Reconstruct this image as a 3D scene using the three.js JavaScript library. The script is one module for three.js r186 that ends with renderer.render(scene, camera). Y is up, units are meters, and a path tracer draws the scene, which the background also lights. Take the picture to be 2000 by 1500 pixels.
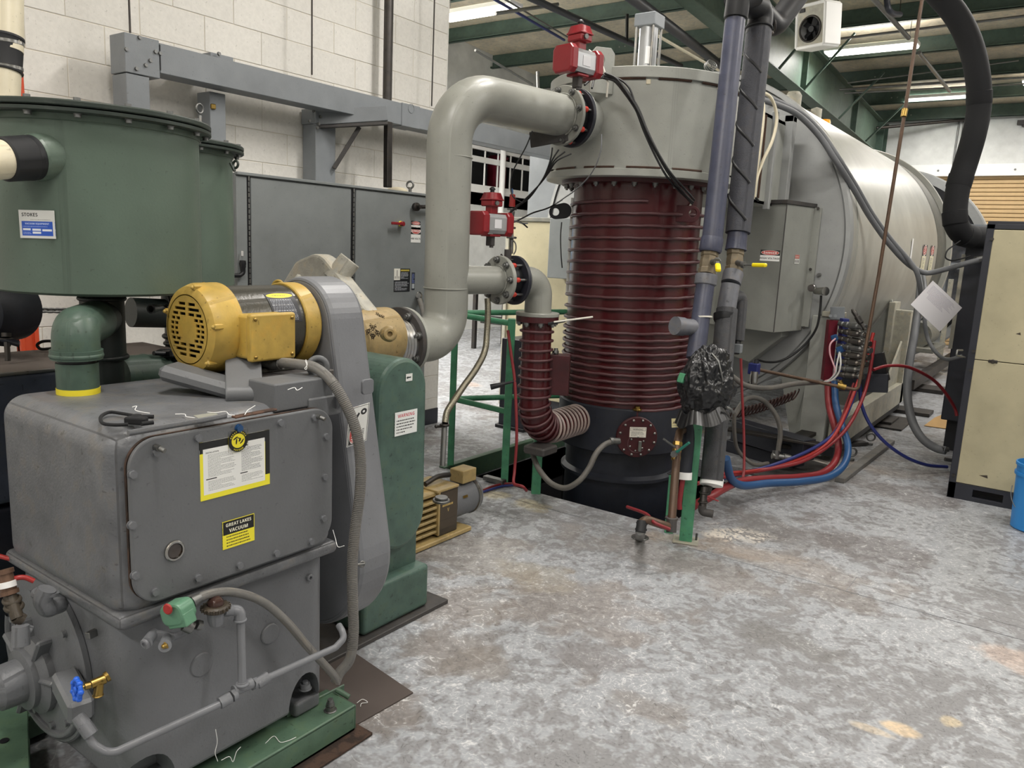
import * as THREE from 'three';
import { RoundedBoxGeometry } from 'three/addons/geometries/RoundedBoxGeometry.js';
import { mergeGeometries, mergeVertices, toCreasedNormals } from 'three/addons/utils/BufferGeometryUtils.js';
import { ImprovedNoise } from 'three/addons/math/ImprovedNoise.js';
import { Brush, Evaluator, SUBTRACTION } from 'three-bvh-csg';
import { RectAreaLightUniformsLib } from 'three/addons/lights/RectAreaLightUniformsLib.js';
RectAreaLightUniformsLib.init();

// ------------------------------------------------------------------ camera, renderer, light levels
const scene = new THREE.Scene();
scene.background = new THREE.Color(0x0b0c0d);
const renderer = new THREE.WebGLRenderer({ antialias: true });
renderer.toneMapping = THREE.LinearToneMapping;
renderer.toneMappingExposure = 1.12;
renderer.shadowMap.enabled = true;
const camera = new THREE.PerspectiveCamera(52.48, 4 / 3, 0.05, 80);
{
  const yaw = THREE.MathUtils.degToRad(35.5), pitch = THREE.MathUtils.degToRad(10.1), roll = THREE.MathUtils.degToRad(2.7);
  const F = new THREE.Vector3(-Math.sin(yaw) * Math.cos(pitch), -Math.sin(pitch), -Math.cos(yaw) * Math.cos(pitch));
  const R0 = new THREE.Vector3().crossVectors(F, new THREE.Vector3(0, 1, 0)).normalize(), U0 = new THREE.Vector3().crossVectors(R0, F);
  const R = R0.clone().multiplyScalar(Math.cos(roll)).addScaledVector(U0, Math.sin(roll)), U = U0.clone().multiplyScalar(Math.cos(roll)).addScaledVector(R0, -Math.sin(roll));
  camera.quaternion.setFromRotationMatrix(new THREE.Matrix4().makeBasis(R, U, F.clone().negate()));
  camera.position.set(0, 1.6, 0);
}
const LAMP = 62, LAMP_COLOR = 0xfffbf6, GLOW = 5;   // fluorescent troffers: area light level, tint, visible glow of the lens

// ------------------------------------------------------------------ helpers
const V = (a, b, c) => Array.isArray(a) ? new THREE.Vector3(...a) : new THREE.Vector3(a, b, c);
const add = (a, b) => [a[0] + b[0], a[1] + b[1], a[2] + b[2]];
const mix = (a, b, t) => [0, 1, 2].map((i) => a[i] + (b[i] - a[i]) * t);
let seed = 7;
const rnd = () => { seed = (seed * 1664525 + 1013904223) >>> 0; return seed / 4294967296; };
const rr = (a, b) => a + (b - a) * rnd();
const used = {};
function numbered(n) { used[n] = (used[n] || 0) + 1; return used[n] === 1 ? n : `${n}_${String(used[n] - 1).padStart(3, '0')}`; }
const norm = (g) => { const n = g.index ? g.toNonIndexed() : g; for (const k of Object.keys(n.attributes)) if (!['position', 'normal', 'uv'].includes(k)) n.deleteAttribute(k); return n; };
const mergeVerts = (g) => mergeVertices(g, 1e-5);
const merge = (gs) => Array.isArray(gs) ? (gs.length === 1 ? norm(gs[0]) : mergeGeometries(gs.map(norm))) : norm(gs);
function boxUV(g) {
  const p = g.attributes.position, n = g.attributes.normal, uv = new Float32Array(p.count * 2);
  for (let i = 0; i < p.count; i++) {
    const ax = Math.abs(n.getX(i)), ay = Math.abs(n.getY(i)), az = Math.abs(n.getZ(i));
    if (ax >= ay && ax >= az) { uv[2 * i] = p.getZ(i); uv[2 * i + 1] = p.getY(i); }
    else if (ay >= az) { uv[2 * i] = p.getX(i); uv[2 * i + 1] = p.getZ(i); }
    else { uv[2 * i] = p.getX(i); uv[2 * i + 1] = p.getY(i); }
  }
  g.setAttribute('uv', new THREE.BufferAttribute(uv, 2));
  return g;
}
function tag(o, label, category, group) { o.userData.label = label; o.userData.category = category; if (group) o.userData.group = group; return o; }
function thing(name, label, category, base = [0, 0, 0], group) {
  const o = new THREE.Group(); o.name = numbered(name); o.position.set(...base); scene.add(o); o.userData.base = undefined; delete o.userData.base;
  return tag(o, label, category, group);
}
const baseOf = (o) => { const b = new THREE.Vector3(); while (o && o !== scene) { b.add(o.position); o = o.parent; } return b; };
// a part: geometry given in world coordinates, parented to the thing
function part(t, name, gs, m, label) {
  const g = boxUV(merge(gs)), b = baseOf(t); g.translate(-b.x, -b.y, -b.z);
  const o = new THREE.Mesh(g, m); o.name = name; o.castShadow = o.receiveShadow = true; t.add(o);
  if (label) o.userData.label = label;
  return o;
}
// a thing that is one mesh
function solo(name, label, category, base, gs, m, group) {
  const g = boxUV(merge(gs)); g.translate(-base[0], -base[1], -base[2]);
  const o = new THREE.Mesh(g, m); o.name = numbered(name); o.position.set(...base); o.castShadow = o.receiveShadow = true; scene.add(o);
  return tag(o, label, category, group);
}
function struct(name, gs, m) { const o = new THREE.Mesh(boxUV(merge(gs)), m); o.name = name; o.userData.kind = 'structure'; o.castShadow = o.receiveShadow = true; scene.add(o); return o; }
// a small shared-geometry part placed by position and axis (local +y goes to axis)
function piece(t, name, geo, m, pos, axis = [0, 1, 0], spin = 0, label) {
  const o = new THREE.Mesh(geo, m), b = baseOf(t); o.name = name; o.castShadow = o.receiveShadow = true;
  o.position.set(pos[0] - b.x, pos[1] - b.y, pos[2] - b.z);
  o.quaternion.setFromUnitVectors(new THREE.Vector3(0, 1, 0), V(axis).normalize());
  if (spin) o.quaternion.multiply(new THREE.Quaternion().setFromAxisAngle(new THREE.Vector3(0, 1, 0), spin));
  t.add(o); if (label) o.userData.label = label; return o;
}
// --- geometry
const flat = (tris) => { const g = new THREE.BufferGeometry(); g.setAttribute('position', new THREE.Float32BufferAttribute(tris.flat(2), 3)); g.computeVertexNormals(); g.setAttribute('uv', new THREE.Float32BufferAttribute(new Array(tris.length * 6).fill(0), 2)); return g; };
function box(w, h, d, c = 0.003) {                                   // chamfered box, centred
  c = Math.min(c, w / 2.2, h / 2.2, d / 2.2);
  const X = w / 2, Y = h / 2, Z = d / 2, T = [];
  const q = (a, b, e, f, n) => { const u = V(b).sub(V(a)), v = V(e).sub(V(a)); if (u.cross(v).dot(V(n)) < 0) [b, f] = [f, b]; T.push([a, b, e], [a, e, f]); };
  for (const s of [-1, 1]) {
    q([s * X, -Y + c, -Z + c], [s * X, Y - c, -Z + c], [s * X, Y - c, Z - c], [s * X, -Y + c, Z - c], [s, 0, 0]);
    q([-X + c, s * Y, -Z + c], [X - c, s * Y, -Z + c], [X - c, s * Y, Z - c], [-X + c, s * Y, Z - c], [0, s, 0]);
    q([-X + c, -Y + c, s * Z], [X - c, -Y + c, s * Z], [X - c, Y - c, s * Z], [-X + c, Y - c, s * Z], [0, 0, s]);
    for (const t of [-1, 1]) {
      q([s * X, t * (Y - c), -Z + c], [s * X, t * (Y - c), Z - c], [s * (X - c), t * Y, Z - c], [s * (X - c), t * Y, -Z + c], [s, t, 0]);
      q([s * X, -Y + c, t * (Z - c)], [s * X, Y - c, t * (Z - c)], [s * (X - c), Y - c, t * Z], [s * (X - c), -Y + c, t * Z], [s, 0, t]);
      q([-X + c, s * Y, t * (Z - c)], [X - c, s * Y, t * (Z - c)], [X - c, s * (Y - c), t * Z], [-X + c, s * (Y - c), t * Z], [0, s, t]);
      for (const r of [-1, 1]) { const a = [s * X, t * (Y - c), r * (Z - c)], b = [s * (X - c), t * Y, r * (Z - c)], e = [s * (X - c), t * (Y - c), r * Z]; T.push(s * t * r > 0 ? [a, b, e] : [a, e, b]); }
    }
  }
  return flat(T);
}
const at = (g, x, y, z, rx = 0, ry = 0, rz = 0) => { if (rx || ry || rz) g.applyMatrix4(new THREE.Matrix4().makeRotationFromEuler(new THREE.Euler(rx, ry, rz))); return g.translate(x, y, z); };
const span = (x0, x1, y0, y1, z0, z1, c = 0.003) => at(box(Math.abs(x1 - x0), Math.abs(y1 - y0), Math.abs(z1 - z0), c), (x0 + x1) / 2, (y0 + y1) / 2, (z0 + z1) / 2);
const rbox = (x0, x1, y0, y1, z0, z1, r, s = 4) => at(new RoundedBoxGeometry(Math.abs(x1 - x0), Math.abs(y1 - y0), Math.abs(z1 - z0), s, r), (x0 + x1) / 2, (y0 + y1) / 2, (z0 + z1) / 2);
function orient(g, a, axis, spin = 0) { const q = new THREE.Quaternion().setFromUnitVectors(new THREE.Vector3(0, 1, 0), V(axis).normalize()); if (spin) g.rotateY(spin); g.applyQuaternion(q); return g.translate(...a); }
const sub = (b, a) => [b[0] - a[0], b[1] - a[1], b[2] - a[2]];
const len = (a) => Math.hypot(...a);
function rod(a, b, r, r2 = r, seg = 20, open = false) { const d = sub(b, a), L = len(d); const g = new THREE.CylinderGeometry(r2, r, L, seg, 1, open); g.translate(0, L / 2, 0); return orient(g, a, d); }
// bar of rectangular section from a to b, w across, h along up
function bar(a, b, w, h, c = 0.003, up = [0, 1, 0]) {
  const d = V(sub(b, a)), L = d.length(); d.normalize(); if (Math.abs(d.dot(V(up))) > 0.98) up = [0.6, 0, 0.8]; const r = new THREE.Vector3().crossVectors(d, V(up)).normalize(), u = new THREE.Vector3().crossVectors(r, d);
  const g = box(w, h, L, c); g.applyMatrix4(new THREE.Matrix4().makeBasis(r, u, d.negate())); return g.translate(...mix(a, b, 0.5));
}
// lathe: profile [[radius, distance along axis], ...] from a in direction axis
function lathe(a, axis, prof, seg = 40, crease = 0.5) { let g = new THREE.LatheGeometry(prof.map(([r, t]) => new THREE.Vector2(Math.max(r, 1e-5), t)), seg); g = toCreasedNormals(g.toNonIndexed(), crease); return orient(g, a, axis); }
function disc(a, axis, r, t, seg = 40, c = 0.003) { return lathe(a, axis, [[0, 0], [r - c, 0], [r, c], [r, t - c], [r - c, t], [0, t]], seg); }
function ring(a, axis, r0, r1, t, seg = 48, c = 0.002) { return lathe(a, axis, [[r0, 0], [r1 - c, 0], [r1, c], [r1, t - c], [r1 - c, t], [r0, t], [r0, 0]], seg); }
function torus(c, axis, R, r, seg = 48, arc = Math.PI * 2, sides = 10) { const g = new THREE.TorusGeometry(R, r, sides, seg, arc); g.rotateX(Math.PI / 2); return orient(g, c, axis); }
function capEnds(pts, r) { const gs = []; for (const [p, q] of [[pts[0], pts[1]], [pts[pts.length - 1], pts[pts.length - 2]]]) gs.push(orient(new THREE.CircleGeometry(r, 12).rotateX(-Math.PI / 2), p, sub(p, q))); return gs; }
function tube(pts, r, seg = 0, sides = 10) { const c = new THREE.CatmullRomCurve3(pts.map((p) => V(p)), false, 'centripetal'); const L = c.getLength(); return merge([new THREE.TubeGeometry(c, seg || Math.max(8, Math.min(160, Math.round(L / Math.max(0.012, r * 1.2)))), r, sides), ...capEnds(pts, r)]); }
function rounded(pts, R) {                                            // polyline with round corners
  const out = [pts[0]];
  for (let i = 1; i < pts.length - 1; i++) {
    const p = V(pts[i]), a = V(pts[i - 1]).sub(p), b = V(pts[i + 1]).sub(p), la = a.length(), lb = b.length(); a.normalize(); b.normalize();
    const th = a.angleTo(b), d = Math.min(R / Math.tan(th / 2), la * 0.495, lb * 0.495), rr2 = d * Math.tan(th / 2);
    const bis = a.clone().add(b).normalize(), cen = p.clone().addScaledVector(bis, rr2 / Math.sin(th / 2)), s = p.clone().addScaledVector(a, d).sub(cen), e = p.clone().addScaledVector(b, d).sub(cen), ang = s.angleTo(e), ax = new THREE.Vector3().crossVectors(s, e).normalize();
    const n = 12; for (let k = 0; k <= n; k++) { const w = s.clone().applyAxisAngle(ax, ang * k / n).add(cen); out.push([w.x, w.y, w.z]); }
  }
  out.push(pts[pts.length - 1]); return out;
}
class Poly extends THREE.Curve { constructor(p) { super(); this.p = p.map((q) => V(q)); } getPoint(t, o = new THREE.Vector3()) { const n = this.p.length - 1, x = Math.min(n - 1e-6, Math.max(0, t * n)), i = Math.floor(x); return o.copy(this.p[i]).lerp(this.p[i + 1], x - i); } getPointAt(t, o) { return this.getPoint(t, o); } getTangent(t, o = new THREE.Vector3()) { const n = this.p.length - 1, i = Math.round(t * n), a = this.p[Math.max(0, i - 1)], b = this.p[Math.min(n, i + 1)]; return o.copy(b).sub(a).normalize(); } getTangentAt(t, o) { return this.getTangent(t, o); } }
function pipe(pts, r, R, sides = 24) { const q = R ? rounded(pts, R) : pts; return merge([new THREE.TubeGeometry(new Poly(q), q.length - 1, r, sides), ...capEnds(q, r)]); }
function extr(shape, depth, bev = 0.004, seg = 24) { return norm(new THREE.ExtrudeGeometry(shape, { depth: Math.max(0.0005, depth - 2 * bev), bevelEnabled: bev > 0, bevelThickness: bev, bevelSize: bev, bevelOffset: -bev, bevelSegments: 2, curveSegments: seg }).translate(0, 0, bev)); }
const polyShape = (pts) => new THREE.Shape(pts.map(([x, y]) => new THREE.Vector2(x, y)));
function rrect(w, h, r) { const s = new THREE.Shape(), x = -w / 2, y = -h / 2; s.moveTo(x + r, y); s.lineTo(x + w - r, y); s.absarc(x + w - r, y + r, r, -Math.PI / 2, 0); s.lineTo(x + w, y + h - r); s.absarc(x + w - r, y + h - r, r, 0, Math.PI / 2); s.lineTo(x + r, y + h); s.absarc(x + r, y + h - r, r, Math.PI / 2, Math.PI); s.lineTo(x, y + r); s.absarc(x + r, y + r, r, Math.PI, Math.PI * 1.5); return s; }
function hull2(c1, r1, c2, r2) {                                      // outline round two circles
  const dx = c2[0] - c1[0], dy = c2[1] - c1[1], L = Math.hypot(dx, dy), a0 = Math.atan2(dy, dx), b = Math.acos((r1 - r2) / L), s = new THREE.Shape(), P = [];
  for (let k = 0; k <= 24; k++) { const a = a0 + b + (2 * Math.PI - 2 * b) * k / 24; P.push(new THREE.Vector2(c1[0] + r1 * Math.cos(a), c1[1] + r1 * Math.sin(a))); }
  for (let k = 0; k <= 24; k++) { const a = a0 - b + 2 * b * k / 24; P.push(new THREE.Vector2(c2[0] + r2 * Math.cos(a), c2[1] + r2 * Math.sin(a))); }
  s.setFromPoints(P); return s;
}
const faceX = (g, x) => g.rotateY(Math.PI / 2).translate(x, 0, 0);    // shape (u,v) -> world (z = -u, y = v), extruded to +x
// plate with its own picture: right / up directions in the world
function decal(t, name, m, pos, right, up, w, h, label, thick = 0.0016) {
  const r = V(right).normalize(), n = new THREE.Vector3().crossVectors(r, V(up)).normalize(), u = new THREE.Vector3().crossVectors(n, r);
  const o = new THREE.Mesh(new THREE.BoxGeometry(w, h, thick), m), b = baseOf(t); o.name = name; o.castShadow = o.receiveShadow = true;
  o.quaternion.setFromRotationMatrix(new THREE.Matrix4().makeBasis(r, u, n)); o.position.set(pos[0] - b.x, pos[1] - b.y, pos[2] - b.z); t.add(o); if (label) o.userData.label = label; return o;
}
const gBolt = merge([new THREE.CylinderGeometry(0.0098, 0.0098, 0.008, 6).translate(0, 0.006, 0), new THREE.CylinderGeometry(0.0115, 0.0115, 0.002, 16).translate(0, 0.001, 0)]);
const gBig = merge([new THREE.CylinderGeometry(0.017, 0.017, 0.014, 6).translate(0, 0.01, 0), new THREE.CylinderGeometry(0.02, 0.02, 0.003, 18).translate(0, 0.0015, 0), new THREE.CylinderGeometry(0.009, 0.009, 0.01, 10).translate(0, 0.021, 0)]);
const gRivet = new THREE.SphereGeometry(0.006, 10, 6, 0, Math.PI * 2, 0, Math.PI / 2);
boxUV(gBolt); boxUV(gBig);

// ------------------------------------------------------------------ textures
const TAB = new Uint8Array(65536); { let s = 12345; for (let i = 0; i < 65536; i++) { s = (s * 1103515245 + 12345) & 0x7fffffff; TAB[i] = (s >> 12) & 255; } }
function vn(x, y, p) {                                                // value noise, period p (power of two up to 256)
  const xi = Math.floor(x), yi = Math.floor(y), m = p - 1, fx = x - xi, fy = y - yi, u = fx * fx * (3 - 2 * fx), v = fy * fy * (3 - 2 * fy);
  const a = TAB[((yi & m) << 8) | (xi & m)], b = TAB[((yi & m) << 8) | ((xi + 1) & m)], c = TAB[(((yi + 1) & m) << 8) | (xi & m)], d = TAB[(((yi + 1) & m) << 8) | ((xi + 1) & m)];
  return (a + (b - a) * u + (c - a) * v + (a - b - c + d) * u * v) / 255;
}
function fbm(x, y, p, o) { let s = 0, a = 0.5, t = 0; for (let i = 0; i < o; i++) { s += a * vn(x + i * 17.3, y + i * 9.1, Math.min(256, p)); t += a; a *= 0.55; x *= 2; y *= 2; p *= 2; } return s / t; }
const sst = (a, b, x) => { const t = Math.min(1, Math.max(0, (x - a) / (b - a))); return t * t * (3 - 2 * t); };
const lerp = (a, b, t) => a + (b - a) * t;
function dataTex(n, f, srgb, rep) {
  const d = new Uint8Array(n * n * 4);
  for (let y = 0; y < n; y++) for (let x = 0; x < n; x++) { const c = f(x / n, y / n), k = (y * n + x) * 4; if (typeof c === 'number') d[k] = d[k + 1] = d[k + 2] = c; else { d[k] = c[0]; d[k + 1] = c[1]; d[k + 2] = c[2]; } d[k + 3] = 255; }
  const t = new THREE.DataTexture(d, n, n); t.magFilter = THREE.LinearFilter; t.minFilter = THREE.LinearMipmapLinearFilter; t.generateMipmaps = true; t.wrapS = t.wrapT = THREE.RepeatWrapping;
  if (srgb) t.colorSpace = THREE.SRGBColorSpace; t.repeat.set(1 / rep, 1 / rep); t.needsUpdate = true; return t;
}
// even enamel with faint clouds and specks
const tPaint = dataTex(512, (u, v) => { const c = fbm(u * 4, v * 4, 4, 5), s = vn(u * 128, v * 128, 128), k = 232 + 22 * (c - 0.5) * 2 - (s > 0.965 ? 34 : 0); return [k, k, k - 2]; }, true, 0.9);
// dusty, stained, chipped
const tGrime = dataTex(512, (u, v) => { const c = fbm(u * 4, v * 4, 4, 6), d = fbm(u * 16 + 3, v * 16, 16, 4), s = vn(u * 64, v * 64, 64); let k = 218 + 60 * (c - 0.5) + 46 * (d - 0.5); if (s > 0.93) k -= 46; k = Math.min(255, k); const w = sst(0.55, 0.75, d); return [k, k - 6 * w, k - 14 * w]; }, true, 0.6);
const tRough = dataTex(512, (u, v) => { const c = fbm(u * 8, v * 8, 8, 5); return 150 + 150 * (c - 0.5); }, false, 0.7);
const tBump = dataTex(512, (u, v) => 128 + 150 * (fbm(u * 64, v * 64, 64, 3) - 0.5), false, 0.35);
const tBlock = dataTex(512, (u, v) => { const c = fbm(u * 4, v * 4, 4, 4), f = fbm(u * 64, v * 64, 64, 2), pit = vn(u * 128, v * 128, 128); const k = 238 + 14 * (c - 0.5) + 12 * (f - 0.5) - (pit > 0.95 ? 26 : 0); return [k, k - 2, k - 5]; }, true, 1.1);
const tBlockBump = dataTex(512, (u, v) => { const pit = vn(u * 128, v * 128, 128), f = fbm(u * 32, v * 32, 32, 4); return 170 + 70 * (f - 0.5) - (pit > 0.93 ? 70 : 0); }, false, 0.6);
const tRust = dataTex(256, (u, v) => { const c = fbm(u * 8, v * 8, 8, 5), w = sst(0.42, 0.62, c); return [lerp(84, 128, w), lerp(68, 102, w), lerp(58, 86, w)]; }, true, 0.3);
const tBare = dataTex(256, (u, v) => { const c = fbm(u * 3, v * 60, 64, 3); return 200 + 70 * (c - 0.5); }, true, 0.3);

// worn painted concrete: pale paint, scuffed through to darker slab; oil and water stains where the photograph has them
const FL = { x: -2.75, z: -5.3, s: 4.5 };
const STAIN = [   // world x, z, radius x, radius z, colour, strength
  [[-1.6136, 0, -2.9486], 0.42, 0.3, [140, 132, 127], 0.7], [[-1.5799, 0, -3.6958], 0.7, 0.22, [146, 139, 134], 0.55], [[-1.1578, 0, -4.08], 0.6, 0.2, [146, 138, 132], 0.55],
  [[-1.2164, 0, -4.5419], 0.34, 0.3, [122, 118, 116], 0.75], [[-0.8204, 0, -4.6889], 0.4, 0.3, [112, 108, 108], 0.8], [[-0.7771, 0, -3.833], 0.3, 0.12, [120, 112, 106], 0.6],
  [[-2.369, -0, -3.0693], 0.34, 0.3, [138, 131, 124], 0.6], [[-2.0868, 0, -2.5309], 0.2, 0.3, [122, 113, 106], 0.7], [[-1.8827, 0, -2.2277], 0.18, 0.2, [118, 110, 104], 0.7], [[-1.6613, 0, -2.2133], 0.12, 0.12, [124, 117, 111], 0.6], [[-1.7666, 0, -1.7713], 0.16, 0.14, [108, 98, 91], 0.75],
  [[-1.9805, 0, -3.0719], 0.25, 0.16, [166, 156, 138], 0.5], [[-1.0894, 0, -2.3834], 0.22, 0.1, [126, 120, 116], 0.7], [[-0.7456, 0, -3.2102], 0.26, 0.1, [112, 110, 108], 0.7], [[-1.3151, 0, -2.5598], 0.2, 0.12, [122, 118, 118], 0.7],
  [[-1.4719, 0, -4.3045], 0.22, 0.16, [226, 218, 206], 0.95], [[-1.6264, 0, -3.9986], 0.26, 0.1, [156, 141, 128], 0.7], [[-1.3035, 0, -4.0915], 0.3, 0.1, [172, 160, 150], 0.55],
  [[-0.0134, 0, -3.6768], 0.14, 0.1, [206, 176, 158], 0.6], [[-0.3052, 0, -2.8422], 0.05, 0.03, [214, 186, 148], 0.85], [[-0.1506, 0, -3.0106], 0.03, 0.03, [206, 186, 150], 0.8], [[-0.3911, 0, -2.7703], 0.06, 0.02, [204, 186, 160], 0.7], [[-1.0073, 0, -6.8322], 0.4, 0.3, [150, 145, 138], 0.6], [[-1.2057, 0, -5.5479], 0.4, 0.2, [140, 132, 122], 0.6],
  [[-1.1006, -0, -8.7142], 0.3, 0.5, [120, 118, 114], 0.6], [[-2.6192, 0, -3.8997], 0.12, 0.1, [196, 176, 124], 0.55],
].map(([p, rx, rz, c, k]) => [p[0], p[2], rx, rz, c, k]);
const NF = 2048, fd = new Uint8Array(NF * NF * 4), frg = new Uint8Array(1024 * 1024 * 4);
for (let j = 0; j < NF; j++) for (let i = 0; i < NF; i++) {
  const u = i / NF, v = j / NF, x = FL.x + u * FL.s, z = FL.z + v * FL.s;
  const wx = fbm(u * 32, v * 32, 32, 3) - 0.5, wy = fbm(u * 32 + 5.2, v * 32 + 1.7, 32, 3) - 0.5;
  const big = fbm(u * 8 + 0.4 * wx, v * 8 + 0.4 * wy, 8, 3), mid = fbm(u * 32 + 1.2 * wx, v * 32 + 1.2 * wy, 32, 5), fine = vn(u * 512, v * 512, 256), fine2 = fbm(u * 128 + 3 * wx, v * 128 + 3 * wy, 128, 3);
  const sc = vn(u * 256 + 5 * wx + v * 60, v * 200 + 5 * wy, 256), sc2 = vn(u * 380 - v * 120 + 8 * wy, v * 300 + 8 * wx, 256), sc3 = vn(u * 150 + v * 220 + 4 * wy, v * 90 - u * 40 + 4 * wx, 256);
  const w = sst(0.4, 0.58, 0.26 * mid + 0.3 * big + 0.44 * fine2 + 0.08 * (fine - 0.5));             // 1 = paint still on
  let r = lerp(132, 156, w), g = lerp(132, 159, w), b = lerp(134, 164, w);
  const patchy = sst(0.42, 0.58, big * 0.6 + mid * 0.4);
  let scuff = Math.max(sst(0.88, 0.98, 1 - Math.abs(2 * sc - 1)) * sst(0.42, 0.58, fine2), sst(0.9, 0.98, 1 - Math.abs(2 * sc2 - 1)) * sst(0.42, 0.58, mid), 0.8 * sst(0.93, 0.99, 1 - Math.abs(2 * sc3 - 1)) * sst(0.46, 0.6, fine2)) * (0.3 + 0.7 * patchy) * sst(0.1, 0.5, fine);
  const dark = sst(0.9, 0.99, 1 - Math.abs(2 * sc2 - 1)) * sst(0.5, 0.38, fine2) * 0.7;
  for (const [sx, sz, rx, rz, c, k] of STAIN) {
    const dx = (x - sx) / rx, dz = (z - sz) / rz, d = dx * dx + dz * dz; if (d > 3) continue;
    const m = k * sst(1.25, 0.55, Math.sqrt(d) + 0.8 * (mid - 0.5) + 1.2 * wx + 0.5 * (fine2 - 0.5)) * (c[0] > 215 ? sst(0.35, 0.6, 0.4 * fine2 + 0.3 * mid + 0.3 * sc2 + 0.2 * (fine - 0.5)) : 0.55 + 0.5 * fine2 + 0.3 * (fine - 0.5));
    r = lerp(r, c[0], m); g = lerp(g, c[1], m); b = lerp(b, c[2], m); 
  }
  scuff *= 0.8; r = lerp(r, 214, scuff) * (1 - 0.35 * dark); g = lerp(g, 214, scuff) * (1 - 0.35 * dark); b = lerp(b, 214, scuff) * (1 - 0.35 * dark);
  const gr = (fine - 0.5) * 12, k = (j * NF + i) * 4; fd[k] = r + gr; fd[k + 1] = g + gr; fd[k + 2] = b + gr; fd[k + 3] = 255;
  if (!(i & 1) && !(j & 1)) { const q = ((j >> 1) * 1024 + (i >> 1)) * 4, rv = lerp(150, 92, w) + 60 * scuff + 26 * (mid - 0.5); frg[q] = frg[q + 1] = frg[q + 2] = rv; frg[q + 3] = 255; }
}
{ // hairline cracks and drag marks
  const paint = (x, z, c, a) => { const i = Math.round((x - FL.x) / FL.s * NF), j = Math.round((z - FL.z) / FL.s * NF); if (i < 0 || j < 0 || i >= NF || j >= NF) return; const k = (j * NF + i) * 4; for (let q = 0; q < 3; q++) fd[k + q] = lerp(fd[k + q], c[q], a); };
  for (const [p, n, turn, step] of [[[-2.1701, 0, -3.3272], 90, 0.9, 0.004], [[-1.7792, 0, -3.132], 70, 0.8, 0.004], [[-1.7317, 0, -2.5871], 60, 0.7, 0.004], [[-0.9724, 0, -4.3945], 80, 0.6, 0.005], [[-1.6462, 0, -5.3601], 50, 0.5, 0.006], [[-1.9091, 0, -2.7567], 60, 0.2, 0.004]]) { let x = p[0], z = p[2], a = rr(0.2, 1.2); for (let i = 0; i < n; i++) { a += rr(-turn, turn) * 0.5; x += Math.cos(a) * step; z += Math.sin(a) * step; if (rnd() > 0.25) paint(x, z, [224, 218, 202], 0.7); } }
  for (let k = 0; k < 700; k++) { let x = rr(-2.6, 1.6), z = rr(-5.2, -0.9), a = rr(-0.6, 0.9), n = rr(6, 50), c = rnd() > 0.3 ? [212, 212, 212] : [112, 108, 106]; for (let i = 0; i < n; i++) { a += rr(-0.08, 0.08); x += Math.cos(a) * 0.002; z += Math.sin(a) * 0.002; paint(x, z, c, 0.4); } }
}
const mk = (d, n, srgb) => { const t = new THREE.DataTexture(d, n, n); t.magFilter = THREE.LinearFilter; t.minFilter = THREE.LinearMipmapLinearFilter; t.generateMipmaps = true; t.wrapS = t.wrapT = THREE.MirroredRepeatWrapping; if (srgb) t.colorSpace = THREE.SRGBColorSpace; t.repeat.set(1 / FL.s, 1 / FL.s); t.offset.set(-FL.x / FL.s, -FL.z / FL.s); t.needsUpdate = true; return t; };
const tFloor = mk(fd, NF, true), tFloorR = mk(frg, 1024, false);

// ------------------------------------------------------------------ materials
const M = {};
const paint = (hex, rough = 0.45, o = {}) => new THREE.MeshStandardMaterial({ color: hex, roughness: rough, metalness: 0, map: o.grime ? tGrime : tPaint, bumpMap: o.nobump ? null : tBump, bumpScale: o.bump ?? 0.0004, ...(o.side ? { side: o.side } : {}) });
const metal = (hex, rough = 0.35, grime = true) => new THREE.MeshStandardMaterial({ color: hex, roughness: rough, metalness: 1, map: grime ? tGrime : null });
const plain = (hex, rough = 0.6) => new THREE.MeshStandardMaterial({ color: hex, roughness: rough });
M.floor = new THREE.MeshStandardMaterial({ map: tFloor, roughnessMap: tFloorR, roughness: 1, bumpMap: tBump, bumpScale: 0.0004 });
M.block = new THREE.MeshStandardMaterial({ color: 0xf1f0ec, map: tBlock, roughness: 0.62, bumpMap: tBlockBump, bumpScale: 0.0022 });
M.block2 = new THREE.MeshStandardMaterial({ color: 0xedece8, map: tBlock, roughness: 0.62, bumpMap: tBlockBump, bumpScale: 0.0022 });
M.block3 = new THREE.MeshStandardMaterial({ color: 0xefeeea, map: tBlock, roughness: 0.6, bumpMap: tBlockBump, bumpScale: 0.0022 });
M.mortar = new THREE.MeshStandardMaterial({ color: 0xe2dccf, map: tBlock, roughness: 0.8 });
M.wallWhite = paint(0xeef0f0, 0.7);
M.liner = new THREE.MeshStandardMaterial({ color: 0xe6dcc4, map: tGrime, roughness: 0.5, bumpMap: tBump, bumpScale: 0.002 });
M.steelGreen = paint(0x4f655a, 0.5, { grime: true });
M.rafterGreen = paint(0x5c7164, 0.5, { grime: true });
M.pumpGrey = paint(0x76787d, 0.4, { bump: 0.0009 });
M.pumpGreyDusty = paint(0x797b7f, 0.38, { grime: true, bump: 0.0012 });
M.panelGrey = paint(0x707276, 0.5, { bump: 0.0006 });
M.guardGrey = paint(0x7f8187, 0.38, { bump: 0.0004 });
M.bluegrey = paint(0x4a5160, 0.45, { grime: true });
M.navy = paint(0x262a36, 0.5, { grime: true });
M.tankGreen = paint(0x617266, 0.4, { bump: 0.0005 });
M.lidGreenShaded = paint(0x333e38, 0.4, { grime: true });  // darker than the tank green, putting the shade of the lids into colour
M.pipeGreen = paint(0x587063, 0.42, { grime: true });
M.pipeBlackGreen = paint(0x232b29, 0.45, { grime: true });
M.guardGreen = paint(0x587469, 0.4, { grime: true, bump: 0.0005 });
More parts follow.
